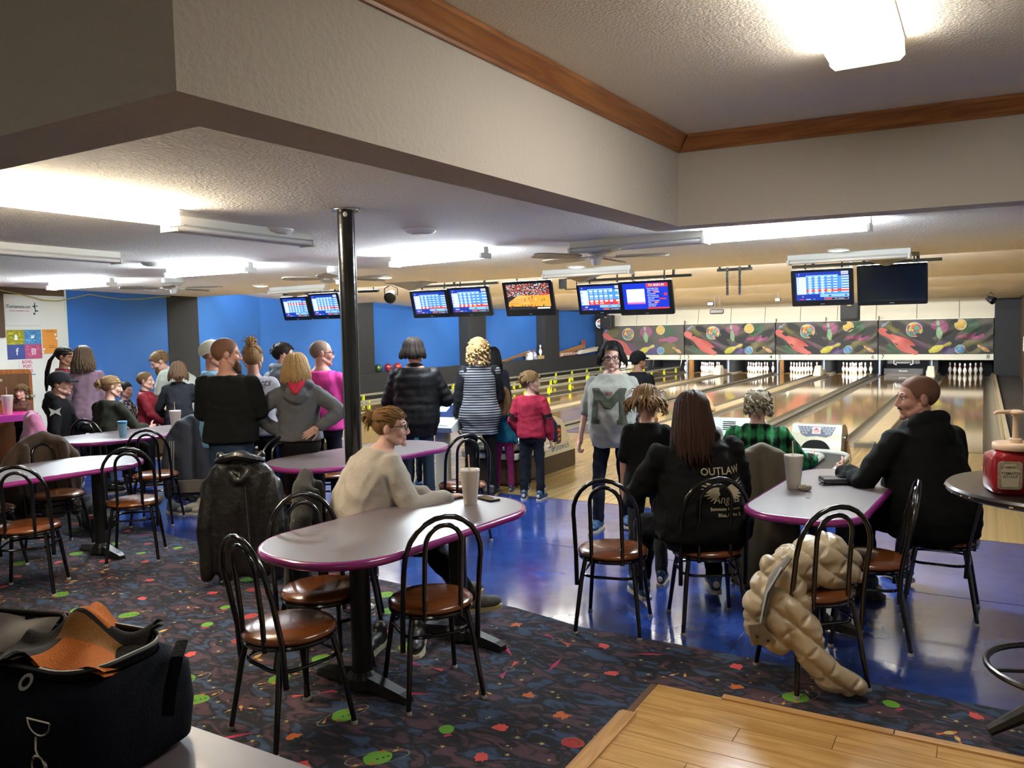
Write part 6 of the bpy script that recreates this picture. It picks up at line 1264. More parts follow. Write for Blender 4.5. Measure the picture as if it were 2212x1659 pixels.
def _shoe(kind):
    mb = MB(); mb.ell((0, 0.115, 0.045), (0.047, 0.085, 0.036), 14, 9); mb.ell((0, -0.03, 0.055), (0.039, 0.06, 0.05), 14, 9); mb.ell((0, 0.04, 0.055), (0.043, 0.09, 0.045), 14, 9); mb.cap((0, -0.03, 0.06), (0, -0.035, 0.1), 0.04, 0.042)
    V, F = fuse(mb, 0.009, 2); V[:, 2] = np.maximum(V[:, 2], 0.012); a = MB(); a.add(V, F)
    sole = MB(); P = [(0.0, 0.205), (0.028, 0.19), (0.046, 0.15), (0.05, 0.11), (0.042, 0.04), (0.04, -0.04), (0.034, -0.08), (0.0, -0.095)]; P = P+[(-x, y) for x, y in P[-2:0:-1]]
    sole.rings([[(x, y, z) for x, y in P[::-1]] for z in (0.0, 0.02)]); return a, sole
SHOE_UP, SHOE_SOLE = _shoe(0)
_shoe_me = {}
def shoe(parent, M, m, m_sole, heel=None, s=1.0, label=None):
    k = m.name
    if k not in _shoe_me: _shoe_me[k] = SHOE_UP.mesh('shoe', [m], angle=180)
    o = link('shoe', _shoe_me[k], parent); o.matrix_local = M @ Matrix.Scale(s, 4)
    k2 = m_sole.name+'_s'
    if k2 not in _shoe_me: _shoe_me[k2] = SHOE_SOLE.mesh('sole', [m_sole], angle=30)
    link('sole', _shoe_me[k2], o)
    lc = MB()
    for i in range(4): y = 0.03+i*0.022; lc.tube([(-0.024, y, 0.09-i*0.005), (0, y+0.004, 0.1-i*0.006), (0.024, y, 0.09-i*0.005)], 0.003, 5)
    if heel is None: link('laces', _lace(), o)
    else:
        hm = heel.name+'_h'
        if hm not in _shoe_me: q = MB(); q.lathe([(0, 0.012), (0.02, 0.01), (0.022, 0)], 14, 0, T3(0, -0.083, 0.065) @ R3(x=PI/2)); _shoe_me[hm] = q.mesh('size_disc', [heel])
        link('size_disc', _shoe_me[hm], o)
    return o
def _lace():
    if 'lace' not in _shoe_me:
        lc = MB()
        for i in range(4): y = 0.03+i*0.022; lc.tube([(-0.024, y, 0.088-i*0.004), (0, y+0.004, 0.1-i*0.005), (0.024, y, 0.088-i*0.004)], 0.003, 5)
        _shoe_me['lace'] = lc.mesh('laces', [mat('lace_pale', 'b0aaa0', 0.7)])
    return _shoe_me['lace']
def frame(d, up):
    y = Vector(d).normalized(); z = Vector(up); z = (z-y*z.dot(y)).normalized(); x = y.cross(z); return Matrix(((x.x, y.x, z.x, 0), (x.y, y.y, z.y, 0), (x.z, y.z, z.z, 0), (0, 0, 0, 1)))
PROF = {   # torso sections above the pelvis: height, half width, half depth, forward shift
 'm': [(-0.12, .135, .10, 0), (-0.03, .165, .115, 0), (.06, .162, .112, .004), (.16, .155, .108, .008), (.28, .168, .115, .01), (.37, .18, .12, .005), (.44, .168, .105, -.008), (.50, .118, .085, -.015), (.53, .088, .074, -.018), (.56, .06, .06, -.016)],
 'f': [(-0.12, .145, .105, 0), (-0.03, .178, .12, -.004), (.06, .165, .112, 0), (.16, .14, .10, .006), (.28, .148, .112, .016), (.36, .158, .122, .018), (.43, .15, .1, -.004), (.49, .105, .078, -.014), (.53, .075, .066, -.018), (.56, .052, .054, -.016)],
 'b': [(-0.12, .17, .14, 0), (-0.03, .20, .16, .005), (.06, .205, .17, .02), (.16, .2, .168, .028), (.28, .195, .155, .022), (.38, .195, .145, .008), (.44, .182, .125, -.01), (.50, .13, .1, -.02), (.53, .1, .085, -.022), (.56, .066, .068, -.018)]}
class Fig: pass
def person(label, at, face, h, build='m', girth=1.0, lean=0.0, side=0.0, twist=0.0, head=(0, 0, 0), arms=None, legs=None, seat=None, skin='light', top=None, bottom=None,
           hem=-0.06, sleeve=1.0, top_fat=1.0, shoes=None, hair=None, female=None, voxel=0.013, neck=None, hood=None, wr=0.008, cuff=None, ribs=0, hands=('relaxed', 'relaxed'), palms=None, brow='brown', headscale=1.07, hipx=1.0, sleevecol=None, collar=None):
    g = Fig(); s = h/1.75; fem = (build == 'f') if female is None else female
    arms = arms or {}; legs = legs or {}
    pz = (0.90 if seat is None else (seat+0.10)/s)
    root = thing('person', label, 'person', (at[0], at[1], 0.0), math.radians(face)); g.root = root; g.s = s
    SM = Matrix.Scale(s, 4)
    pel = Vector((0, 0, pz))
    def sp(p):                        # bends a point of the upper body with the spine
        t = min(max((p[2])/0.42, 0), 1); t = t*t*(3-2*t)*0.5+t*0.5
        M = R3(z=twist*t) @ R3(x=-lean*t, y=side*t); return pel + M.to_3x3() @ Vector(p)
    top_m = R3(z=twist) @ R3(x=-lean, y=side)
    hs = headscale
    nb = sp((0, -0.014, 0.545)); 
    hc = nb + (top_m.to_3x3() @ Vector((0, 0.012+0.03*max(lean, 0), 0.122*hs)))*0.6 + Vector((0, 0.014, 0.122*hs))*0.4
    HM = T3(*hc) @ R3(z=math.radians(head[0])) @ R3(x=math.radians(head[1])) @ R3(y=math.radians(head[2])) @ Matrix.Scale(hs, 4); g.HM = SM @ HM
    W_ = girth
    SH = {}; shw = {'m': 0.175, 'f': 0.152, 'b': 0.185}[build]*(0.55+0.45*W_)
    for k, sx in (('l', -1), ('r', 1)):
        sh = sp((sx*shw, -0.012, 0.438)); a = arms.get(k, ((sx*0.14, 0.02, -1), (sx*0.05, 0.2, -1)))
        u = Vector(a[0]).normalized(); f = Vector(a[1]).normalized(); el = sh+u*0.285; wr_ = el+f*0.245; SH[k] = (sh, el, wr_, u, f)
    LG = {}
    for k, sx in (('l', -1), ('r', 1)):
        hp = pel+Vector((sx*0.088*hipx, 0, -0.02)); a = legs.get(k, ((sx*0.05, 0.03, -1), (sx*0.02, -0.04, -1)))
        kn = hp+Vector(a[0]).normalized()*0.41; an = kn+Vector(a[1]).normalized()*0.39; LG[k] = (hp, kn, an)
    if seat is None:
        dz = 0.085-min(LG['l'][2].z, LG['r'][2].z); D = Vector((0, 0, dz)); pel = pel+D
        HM = T3(*D) @ HM; g.HM = SM @ HM; nb = nb+D; hc = hc+D
        SH = {k: (v[0]+D, v[1]+D, v[2]+D, v[3], v[4]) for k, v in SH.items()}; LG = {k: tuple(p+D for p in v) for k, v in LG.items()}
    g.SH, g.LG, g.pel, g.sp = SH, LG, pel, sp
    prof = PROF[build]; Wd = 0.35+0.65*W_
    def torso(mb, inf=0.0, z0=-0.12, z1=0.56, fat=1.0, flare=0.0, ribn=0):
        zs = [p[0] for p in prof]; H = np.arange(z0, z1+1e-6, 0.02); R = []
        for z in H:
            w = np.interp(z, zs, [p[1] for p in prof]); d = np.interp(z, zs, [p[2] for p in prof]); y = np.interp(z, zs, [p[3] for p in prof])
            low = min(max((0.45-z)/0.4, 0), 1); k = 1+(Wd-1)*(low if z < 0.45 else 0.3) ; k *= fat if z < 0.44 else (1+(fat-1)*0.5)
            rb = 0.007*abs(math.sin(z*PI/0.075))**0.6 if ribn else 0
            w = w*k+inf+flare*low+rb; d = d*k+inf+flare*low+rb; R.append([tuple(sp((w*math.copysign(abs(math.cos(q))**0.85, math.cos(q)), y+d*math.copysign(abs(math.sin(q))**0.85, math.sin(q)), z))) for q in np.linspace(0, 2*PI, 25)[:-1]])
        mb.rings(R)
    # skin: torso, limbs, neck in one remesh, then head and hands of finer grain joined on
    mb = MB(); torso(mb, -0.016); lw = 0.6+0.4*W_
    mb.cap(nb-Vector((0, 0, 0.04)), hc+Vector((0, -0.02, -0.05)), 0.056 if fem else 0.062, 0.05 if fem else 0.057)
    for k in 'lr':
        sh, el, wr_, u, f = SH[k]; mb.cap(sh, el, 0.045*lw, 0.037*lw); mb.cap(el, wr_, 0.036*lw, 0.024); mb.ell(sh, (0.048*lw,)*3, 10, 7)
        hp, kn, an = LG[k]; mb.cap(hp, kn, 0.075*lw, 0.05); mb.cap(kn, an, 0.048, 0.033)
    V, F = fuse(mb, max(voxel, 0.013), 3); body = MB(); body.add(V*s, F, 0)
    A, B, mi = HEADS[fem]; body.add(A, B, mi, SM @ HM)
    for k, sx in (('l', -1), ('r', 1)):
        sh, el, wr_, u, f = SH[k]; HV, HF = HANDS[hands[0 if k == 'l' else 1]]
        pl = Vector((palms or {}).get(k, (-sx, 0.1, 0))); fr = frame(f, -pl); sc = Matrix.Diagonal((-1 if k == 'l' else 1, 1, 1, 1))
        hv = np.array(HV); ff = HF if k == 'r' else [q[::-1] for q in HF]
        body.add(hv, ff, 0, SM @ T3(*(wr_+f*0.01)) @ fr @ sc)
    g.body = body.build('body', [SKIN[skin], M_EYEW, M_IRIS, M_LIP], root, angle=180)
    for q in (-1, 1):
        mb = MB(); mb.tube([tuple((SM @ HM) @ Vector(p)) for p in ((q*0.014, 0.087, 0.021), (q*0.032, 0.084, 0.027), (q*0.05, 0.07, 0.02))], [0.003*s, 0.0038*s, 0.002*s], 6)
        mb.build('eyebrow', HAIR[brow], root)
    def cloth(nm, mb, m, inf=None, vx=None, w_=None):
        V, F = fuse(mb, vx or voxel, 2, ((w_ if w_ is not None else wr)*1.7, 3.4, (1, 1, 1.25))); q = MB(); q.add(V*s, F); return q.build(nm, m, root, angle=180)
    g.cloth = cloth
    # trousers
    if bottom is not None:
        mb = MB(); torso(mb, 0.004, -0.12, 0.08)
        for k in 'lr':
            hp, kn, an = LG[k]; mb.cap(hp, kn, 0.088*lw, 0.064*lw); mb.cap(kn, an+(an-kn).normalized()*(-0.02), 0.064*lw, 0.055); mb.cap(hp+Vector((0, 0, 0.05)), hp, 0.08*lw, 0.09*lw)
        cloth('trousers', mb, bottom)
    if top is not None:
        mb = MB(); torso(mb, 0.012, hem, 0.525 if neck is None else neck, top_fat, 0.008, ribs)
        sl = MB() if sleevecol is not None else mb
        for k in 'lr':
            sh, el, wr_, u, f = SH[k]; r0, r1, r2 = (0.066*lw*top_fat, 0.056*lw*top_fat, 0.04)
            mb.ell(sh, (0.064*lw*top_fat,)*3, 12, 8)
            n_ = 1 if not ribs else 6
            if sleeve <= 1.0: sl.cap(sh, sh+u*0.285*sleeve, r0, r1+0.006)
            else:
                sl.cap(sh, el, r0, r1); e2 = el+f*0.245*(sleeve-1); sl.cap(el, e2, r1, r1*0.75+r2*0.25)
                if ribs:
                    for q in range(5): sl.ell(sh.lerp(el, q/4), (r0*1.12,)*3, 12, 8); sl.ell(el.lerp(e2, q/4), (r1*1.1,)*3, 12, 8)
        if hood:
            for a in np.linspace(-0.2, PI+0.2, 9): c = sp((0.105*math.cos(a), -0.035-0.075*math.sin(a), 0.515+0.03*math.sin(a))); mb.ell(c, (0.045, 0.045, 0.05), 10, 7)
            mb.ell(sp((0, -0.125, 0.44)), (0.105, 0.055, 0.09), 14, 9)
        g.top = cloth('top', mb, top)
        if sleevecol is not None: cloth('sleeves', sl, sleevecol)
        if collar is not None:
            q = MB(); R = []
            for o, z in ((0.012, 0.50), (0.014, 0.535), (0.004, 0.54), (0.0, 0.5)): R.append([tuple(sp(((0.074+o)*math.cos(a), -0.015+(0.07+o)*math.sin(a), z-0.02*math.sin(a)))*s) for a in np.linspace(0, 2*PI, 25)[:-1]])
            q.rings(R, caps=False); q.build('collar', collar, root, angle=180)
    if shoes is not None:
        for k, sx in (('l', -1), ('r', 1)):
            hp, kn, an = LG[k]; fz = Vector((sx*0.16, 1, 0)).normalized(); y0 = an-Vector((0, 0, 0.085)); y0.z = max(y0.z, 0.0) if seat is None else max(y0.z, 0)
            shoe(root, SM @ T3(*y0) @ frame(fz, (0, 0, 1)), shoes[0], shoes[1], shoes[2] if len(shoes) > 2 else None)
    if cuff is not None: pass
    if hair: hair(g)
    return g
# ---- hair, built in head coordinates and carried over by g.HM
def shell(inf, zf, zb, lo=-0.2, inner=False, yf=0.2):
    """cranium cap down to a hairline that falls from the brow (zf) to the nape (zb)"""
    mb = MB(); V = []; n = 36; m = 20
    R = []
    for i in range(m+1):
        row = []
        for j in range(n):
            a = 2*PI*j/n; cy = math.sin(a); lim = float(np.interp(cy, (-1, -0.55, -0.32, -0.1, 0.12, 0.36, 0.66, 1), (zb, zb+0.004, 0.0, 0.014, 0.012, -0.004, zf-0.016, zf)))   # sideburns, clear of the ears
            zl = (lim-0.03)/(0.084+inf); zl = max(min(zl, 0.98), -0.92); t0 = math.acos(zl); t = 0.02+(t0-0.02)*i/m
            row.append((math.sin(t)*math.cos(a)*(0.075+inf), -0.012+math.sin(t)*math.sin(a)*(0.096+inf), 0.03+math.cos(t)*(0.084+inf)))
        R.append(row)
    mb.rings(R[::-1], caps=False); mb.add([(0, -0.012, 0.115+inf)]+R[0], [(0, 1+j, 1+(j+1) % n) for j in range(n)]); return mb
def put(g, mb, nm, m): q = MB(); q.join(mb.arrays(), 0, g.HM); return q.build(nm, m, g.root, angle=180)
def lock(mb, rnd, az, r0, z0, length, spread=1.0, wave=0.0, thick=0.010, back=0.0, n=9, curl_end=0.0, zc=0.105):
    """one tapered lock: up over the crown, then down at azimuth az (0 = +x, pi/2 = face)"""
    c, s_ = math.cos(az), math.sin(az); P = []; rad = []
    st = 0.25+rnd.uniform(0, 0.25)
    for k in range(5):
        t = st+(PI/2-st)*k/4; P.append((math.sin(t)*c*(0.075+r0), -0.012+math.sin(t)*s_*(0.096+r0), 0.03+math.cos(t)*(0.084+r0))); rad.append(thick*(0.6+0.1*k))
    ph = rnd.uniform(0, 6.28); x, y, z = P[-1]
    for k in range(1, n+1):
        f = k/n; o = wave*math.sin(ph+f*9)*f; dr = spread*0.03*math.sin(f*PI*0.6)+o
        P.append((x+c*dr-s_*o*0.7, y+s_*dr*0.6+c*o*0.7-back*f, z-length*f)); rad.append(thick*(1.05-0.75*f**2) )
    mb.tube(P, rad, 5)
def h_long(col, length=0.3, wave=0.006, front=True, n=110, part=True, spread=1.0, thick=0.011, az=(-0.25, PI+0.25)):
    def f(g):
        rnd = random.Random(int(length*1000)+n); mb = shell(0.012, 0.075, -0.07); 
        for i in range(n): a = PI+ (az[0]+(az[1]-az[0])*(i+rnd.random())/n); lock(mb, rnd, a, rnd.uniform(0.006, 0.018), 0, length*rnd.uniform(0.82, 1.05), spread, wave, thick, 0.02)
        put(g, mb, 'hair', HAIR[col])
    return f
def h_bun(col, pos=(0, -0.1, 0.06), r=0.042, messy=True):
    def f(g):
        rnd = random.Random(5); mb = shell(0.008, 0.078, -0.07); c = Vector(pos)
        for i in range(70):      # combed strands running to the bun
            a = rnd.uniform(0, 2*PI); t = rnd.uniform(0.75, 1.5); zl = -0.05 if math.sin(a) < 0.3 else 0.05
            p = Vector((math.sin(t)*math.cos(a)*0.085, -0.012+math.sin(t)*math.sin(a)*0.106, max(0.03+math.cos(t)*0.094, zl))); P = []
            for k in range(6):
                q = p.lerp(c, k/5); d = Vector((q.x/0.086, (q.y+0.012)/0.107, (q.z-0.03)/0.095)); L = d.length
                if L < 1: d = d/L; q = Vector((d.x*0.086, -0.012+d.y*0.107, 0.03+d.z*0.095))
                P.append(q)
            mb.tube(P, [0.004, 0.006, 0.006, 0.006, 0.006, 0.004], 5)
        for i in range(26):
            a = rnd.uniform(0, 6.28); b_ = rnd.uniform(-1, 1); u = Vector((math.cos(a), math.sin(a), b_)).normalized(); v = u.orthogonal().normalized(); w = u.cross(v)
            mb.tube([c+(v*math.cos(q)+w*math.sin(q))*r*rnd.uniform(0.6, 1.0)+u*r*0.25*math.sin(2*q) for q in np.linspace(0, 4.6, 9)], [0.004, 0.007, 0.008, 0.008, 0.008, 0.008, 0.007, 0.006, 0.003], 5)
        mb.ell(c, (r*0.75,)*3, 10, 8)
        if messy:
            for i in range(16): a = rnd.uniform(0, 6.28); d = Vector((math.cos(a), rnd.uniform(-0.5, 0.2), math.sin(a))); mb.tube([c+d*r*0.7, c+d*r*1.3, c+d*r*1.6+Vector((0, 0, -0.01))], [0.003, 0.0025, 0.001], 4)
        put(g, mb, 'hair', HAIR[col])
    return f
def h_short(col, inf=0.014, zf=0.062, zb=-0.055, tuft=60, tl=0.02, thick=0.009):
    def f(g):
        rnd = random.Random(9); mb = shell(inf, zf, zb)
        for i in range(tuft):
            a = rnd.uniform(0, 2*PI); t = rnd.uniform(0.1, 1.25 if math.sin(a) > 0.4 else 1.7); o = inf; d = Vector((math.sin(t)*math.cos(a), math.sin(t)*math.sin(a), math.cos(t))); p = Vector((d.x*(0.075+o), -0.012+d.y*(0.096+o), 0.03+d.z*(0.084+o)))
            tg = Vector((0.2*rnd.uniform(-1, 1), 0.35 if math.sin(a) > 0 else -0.5, -0.8)).normalized(); mb.tube([p-d*0.006, p+d*0.004+tg*tl*0.5, p+d*0.001+tg*tl*1.1], [thick*0.7, thick, thick*0.25], 5)
        put(g, mb, 'hair', HAIR[col])
    return f
def h_buzz(col, zf=0.07, zb=-0.065, inf=0.004):
    def f(g): put(g, shell(inf, zf, zb), 'hair', HAIR[col])
    return f
def h_curly(col, n=150, inf=0.018, zl=-0.1, curl=0.014, zf=0.07):
    def f(g):
        rnd = random.Random(n); mb = shell(inf*0.8, zf, -0.07)
        for i in range(n):
            a = rnd.uniform(0, 2*PI); fr = math.sin(a) > 0.35; z = rnd.uniform(0.06 if fr else zl, 0.12); q = max(0, min(1, (z-0.03)/0.09)); rr = math.sqrt(1-q*q)
            p = Vector((math.cos(a)*(0.078+inf)*rr, -0.012+math.sin(a)*(0.098+inf)*rr, z)); k = rnd.uniform(0, 6)
            mb.tube([p+Vector((math.cos(k+t)*curl*(1-t/9), math.sin(k+t)*curl*(1-t/9), -0.006*t+curl*0.4*math.sin(2*t))) for t in np.linspace(0, 5.5, 7)], [0.005, 0.009, 0.010, 0.010, 0.009, 0.007, 0.003], 5)
        put(g, mb, 'hair', HAIR[col])
    return f
def glasses(g, col='101012', r=0.021):
    mb = MB(); 
    for s in (-1, 1):
        P = [(s*0.031+x, 0.099-0.25*abs(s*0.031+x)**1.5*2, 0.0+y) for x, y in rrect(0.046, 0.031, 0.011, 4)]; mb.tube(P, 0.0022, 6, closed=True); mb.tube([(s*0.054, 0.091, 0.006), (s*0.074, 0.06, 0.008), (s*0.08, 0.0, 0.006), (s*0.078, -0.02, -0.006)], 0.0022, 6)
    mb.tube([(-0.009, 0.1, 0.003), (0, 0.102, 0.005), (0.009, 0.1, 0.003)], 0.002, 6); put(g, mb, 'glasses', mat('frame_'+col, col, 0.25))
def cap_hat(g, m, bm=None, turn=0.0):
    mb = shell(0.02, 0.045, -0.012); M = R3(z=turn); q = MB(); q.join(mb.arrays(), 0, M); o = put(g, q, 'cap', m)
    b_ = MB(); R = []
    for k in range(6):
        f = k/5; y = 0.085+0.085*f; w = 0.072*math.sqrt(max(0.02, 1-f**2.4)); z = 0.052-0.018*f
        R.append([(x*w, y, z-0.02*x*x-t_) for x, t_ in ((-1, 0), (-0.5, 0), (0, 0), (0.5, 0), (1, 0), (1, 0.004), (0.5, 0.004), (0, 0.004), (-0.5, 0.004), (-1, 0.004))])
    b_.rings(R); q = MB(); q.join(b_.arrays(), 0, M); put(g, q, 'brim', bm or m)
    q = MB(); q.ell((0, -0.012, 0.136), (0.008, 0.008, 0.005), 8, 6); put(g, q, 'button', bm or m)
def beard(g, col):
    mb = MB(); rnd = random.Random(3)
    for i in range(110):
        a = rnd.uniform(-1.25, 1.25); z = rnd.uniform(-0.105, -0.055-0.02*(1-abs(a))); p = Vector((math.sin(a)*0.064, 0.028+math.cos(a)*0.058, z)); mb.tube([p, p+Vector((math.sin(a)*0.008, 0.01*math.cos(a), -0.02)), p+Vector((math.sin(a)*0.004, 0.012*math.cos(a), -0.045))], [0.008, 0.008, 0.002], 5)
    put(g, mb, 'beard', HAIR[col])
def moustache(g, col):
    mb = MB(); mb.tube([(-0.026, 0.078, -0.062), (-0.012, 0.092, -0.054), (0.012, 0.092, -0.054), (0.026, 0.078, -0.062)], [0.003, 0.006, 0.006, 0.003], 6); put(g, mb, 'moustache', HAIR[col])
def on_back(g, nm, VF, z, m, size=1.0, front=False, y_off=0.0):
    """lay flat lettering or a print on the chest or back of the top (local spine height z)"""
    V, F = VF; s = g.s; V = np.asarray(V, float); me = g.top.data; from mathutils.bvhtree import BVHTree
    bt = BVHTree.FromPolygons([v.co[:] for v in me.vertices], [tuple(p.vertices) for p in me.polygons]); out = []; sg = 1 if front else -1
    for x, y, zz in V:
        p = Vector((x*(-1 if front else 1), sg*0.8, z+y)); hit = bt.ray_cast(p, Vector((0, -sg, 0))); q = hit[0] if hit[0] is not None else Vector((p.x, 0, p.z)); out.append((q.x, q.y+sg*0.006, q.z))
    mb = MB(); mb.add(out, [f if not front else f[::-1] for f in F]); return mb.build(nm, m, g.root, smooth=False)
# ------------------------------------------------------------------ the people, left to right
M_BOWL = mat('shoe_blue', '1f4060', 0.45, noise=(6, 0.3)); M_DISC = mat('size_disc', 'b7aa9c', 0.5); BS = (M_BOWL, M_SOLE, M_DISC); BK = (M_SHOEB, M_SOLE)
FOLD = {'l': ((-0.18, 0.25, -1), (0.88, 0.5, 0.15)), 'r': ((0.18, 0.25, -1), (-0.88, 0.45, 0.1))}
SIT = {'l': ((-0.14, 1, -0.1), (0.0, 0.1, -1)), 'r': ((0.14, 1, -0.1), (0.0, 0.1, -1))}
FARV = 0.016
g = person('small girl with curly brown hair behind the pink table', (-11.55, 6.22), -150, 1.12, 'f', 0.85, top=jersey('brown_child', '4a2f28'), bottom=M_BLKP, voxel=FARV, skin='child', shoes=BK, hair=h_curly('lightbrown', 150, 0.03, -0.12), headscale=1.3, arms={'l': ((-0.2, 0.5, -0.8), (0.1, 1, -0.1)), 'r': ((0.2, 0.5, -0.8), (-0.1, 1, -0.1))})
g = person('standing woman in burgundy jacket with long dark ponytail, facing right', (-9.91, 5.81), -52, 1.70, 'f', 0.95, lean=0.12, top=jersey('burgundy', '6e2430'), bottom=M_JEAN, sleeve=1.9, hem=-0.1, voxel=FARV, skin='tan', shoes=BK, hair=h_bun('dark', (0, -0.1, 0.01), 0.03, False), head=(0, -12, 0), arms={'r': ((0.15, 0.3, -1), (-0.2, 1, 0.6)), 'l': ((-0.15, 0.4, -1), (0.3, 1, 0.7))}, brow='dark')
mb = MB(); rnd = random.Random(1)
for i in range(16): x = rnd.uniform(-0.03, 0.03); mb.tube([(x*0.4, -0.11, 0.02), (x, -0.16, -0.08), (x*1.4, -0.17, -0.22), (x*1.3+0.01, -0.15, -0.36), (x*0.6, -0.14, -0.45)], [0.012, 0.015, 0.014, 0.011, 0.004], 5)
put(g, mb, 'ponytail', HAIR['dark'])
mb = MB()
for k in range(7): V = []; mb.box((0.0+0.01*(k % 2), 0.155-0.004*k, 1.36-k*0.055), (0.1-0.012*(k % 3), 0.02, 0.03), rz=0.2*(k % 2)-0.1)
mb.build('zebra_scarf', mat('zebra_pale', 'c2baa2', 0.8, noise=(26, 0.8), col2='1a1815'), g.root)
g = person('standing woman in mauve sweater seen from behind, wavy brown hair', (-9.25, 5.73), 52, 1.70, 'f', 1.02, top=jersey('mauve', '7d6573', noise=(5, 0.12)), bottom=M_BLKP, sleeve=1.95, hem=-0.16, voxel=FARV, shoes=BK, hair=h_long('ash', 0.21, 0.016, n=120), head=(-20, 0, 0))
g = person('seated man in black cap and black hoodie with pale bow emblem', (-8.72, 5.08), -40, 1.76, 'm', 1.0, seat=0.48, lean=0.05, top=jersey('hoodie_black', '0f0f11'), bottom=jersey('denim_pale', '5b6b7e', noise=(10, 0.2)), sleeve=1.95, hem=-0.02, hood=True, voxel=FARV, shoes=BK, legs=SIT, hair=h_buzz('brown'), head=(-8, 0, 0), arms={'r': ((0.28, -0.05, -1), (0.12, 0.25, -1)), 'l': ((-0.2, 0.4, -0.9), (0.2, 1, -0.2))})
cap_hat(g, jersey('cap_black', '1a1b1d'), turn=-0.1)
mb = MB(); p = g.SH['r'][0]; 
for s_ in (-1, 1): mb.prism([(0, -0.012), (s_*0.055, -0.045), (s_*0.04, 0.0), (s_*0.06, 0.045), (0, 0.014)], 0, 0.004, 0, T3(p.x+0.085, p.y+0.0, p.z-0.04) @ R3(z=PI/2) @ R3(x=PI/2))
mb.build('bow_emblem', mat('emblem_pale', 'b9b8b4', 0.5), g.root, smooth=False)
g = person('seated woman with blonde bun in dark olive shirt at the blue-cup table', (-8.2, 5.26), 8, 1.68, 'f', 1.2, seat=0.48, lean=0.2, top=jersey('olive_dark', '22231c'), bottom=M_BLKP, sleeve=1.6, hem=-0.06, voxel=FARV, shoes=BK, legs=SIT, hair=h_bun('dirty', (0, -0.125, 0.02), 0.042), head=(-28, -5, 0), arms={'r': ((0.35, 0.4, -0.8), (-0.2, 1, -0.1)), 'l': ((-0.35, 0.4, -0.8), (0.2, 1, -0.1))})
g = person('small boy in dark plaid shirt behind the olive-shirted woman', (-9.22, 6.22), -60, 1.2, 'm', 0.9, top=jersey('plaid_dark', '23242c'), bottom=M_DENIM, sleeve=1.9, voxel=FARV, skin='child', shoes=BK, hair=h_short('dark'), headscale=1.25, arms={'r': ((0.1, 0.4, -0.9), (0, 1, -0.2)), 'l': ((-0.1, 0.4, -0.9), (0, 1, -0.2))}, brow='dark')
N, L, b = nodes(g.top.data.materials[0]); tc = N.new('ShaderNodeTexCoord'); ck = N.new('ShaderNodeTexChecker'); ck.inputs['Scale'].default_value = 22; ck.inputs[1].default_value = C('8d8a88'); ck.inputs[2].default_value = C('1d1e2a'); L.new(tc.outputs['Object'], ck.inputs[0]); L.new(ck.outputs[0], b.inputs['Base Color'])
g = person('boy in red and maroon puffer jacket facing right', (-8.81, 6.22), -48, 1.34, 'm', 0.95, top=jersey('puffer_red', '741e28', rough=0.6), bottom=M_DENIM, sleeve=1.9, hem=-0.1, top_fat=1.12, ribs=1, voxel=FARV, skin='child', shoes=BK, hair=h_buzz('lightbrown', 0.07, -0.06, 0.008), headscale=1.2, collar=jersey('maroon_collar', '3a1b22'), arms={'r': ((0.1, 0.35, -0.9), (-0.05, 0.8, -0.6)), 'l': ((-0.1, 0.3, -0.9), (0, 1, -0.3))})
g = person('bearded man in pale grey tee bending down to the left', (-8.62, 6.76), 118, 1.78, 'm', 1.12, lean=0.72, top=jersey('tee_palegrey', '8f9188'), bottom=M_DENIM, sleeve=0.75, hem=-0.12, top_fat=1.15, voxel=FARV, shoes=BK, hair=h_short('lightbrown', 0.01), head=(25, -25, 0), arms={'l': ((-0.1, 0.3, -1), (0.1, 0.4, -1)), 'r': ((0.1, 0.35, -1), (-0.1, 0.4, -1))})
beard(g, 'lightbrown')
g = person('woman in navy sweater and pale pink trousers seen from behind', (-8.05, 6.1), 50, 1.50, 'f', 1.08, lean=0.22, top=jersey('navy_sweater', '15161b'), bottom=jersey('pink_trousers', 'b08c90'), sleeve=1.9, voxel=FARV, shoes=BK, hair=h_long('brown', 0.16, 0.004, n=90), head=(0, -15, 0), arms={'l': ((-0.35, 0.1, -0.9), (0.2, 1, -0.5)), 'r': ((0.4, 0.15, -0.9), (-0.2, 1, -0.5))})
g = person('man in white cap and light blue shirt hidden behind the man in black tee', (-6.28, 5.16), -35, 1.74, 'm', 1.1, top=jersey('sky_shirt', '7fb3d6'), bottom=M_JEAN, sleeve=0.8, hem=-0.2, top_fat=1.1, voxel=FARV, skin='ruddy', shoes=BK, hair=h_buzz('buzzgrey'), head=(-20, 0, 0), arms=FOLD)
cap_hat(g, jersey('cap_white', 'b9bcb4'))
g = person('bearded man in black tee with folded arms seen from behind', (-5.27, 4.47), 30, 1.77, 'm', 1.12, lean=-0.04, top=jersey('tee_black', '121312', noise=(4, 0.2)), bottom=M_JEAN, sleeve=0.85, hem=-0.03, top_fat=1.14, skin='ruddy', shoes=BK, hair=h_buzz('buzz', 0.066, -0.06, 0.006), head=(-62, 0, 0), arms=FOLD, wr=0.006)
beard(g, 'brown')
g = person('woman in pale grey printed tee with high bun, arms folded', (-5.64, 5.06), 44, 1.70, 'f', 1.02, top=jersey('tee_lilacgrey', '8f8c93', noise=(5, 0.06)), bottom=M_BLKP, sleeve=0.75, hem=-0.03, top_fat=1.14, shoes=BK, hair=h_bun('dirty', (0, -0.05, 0.145), 0.05), head=(-6, 0, 0), arms=FOLD, wr=0.006)
on_back(g, 'print', text_arrays('Districts', 0.085, 0, 0.012, 'CENTER', 0.35), 1.36*g.s, mat('print_charcoal', '2b2c30', 0.8))
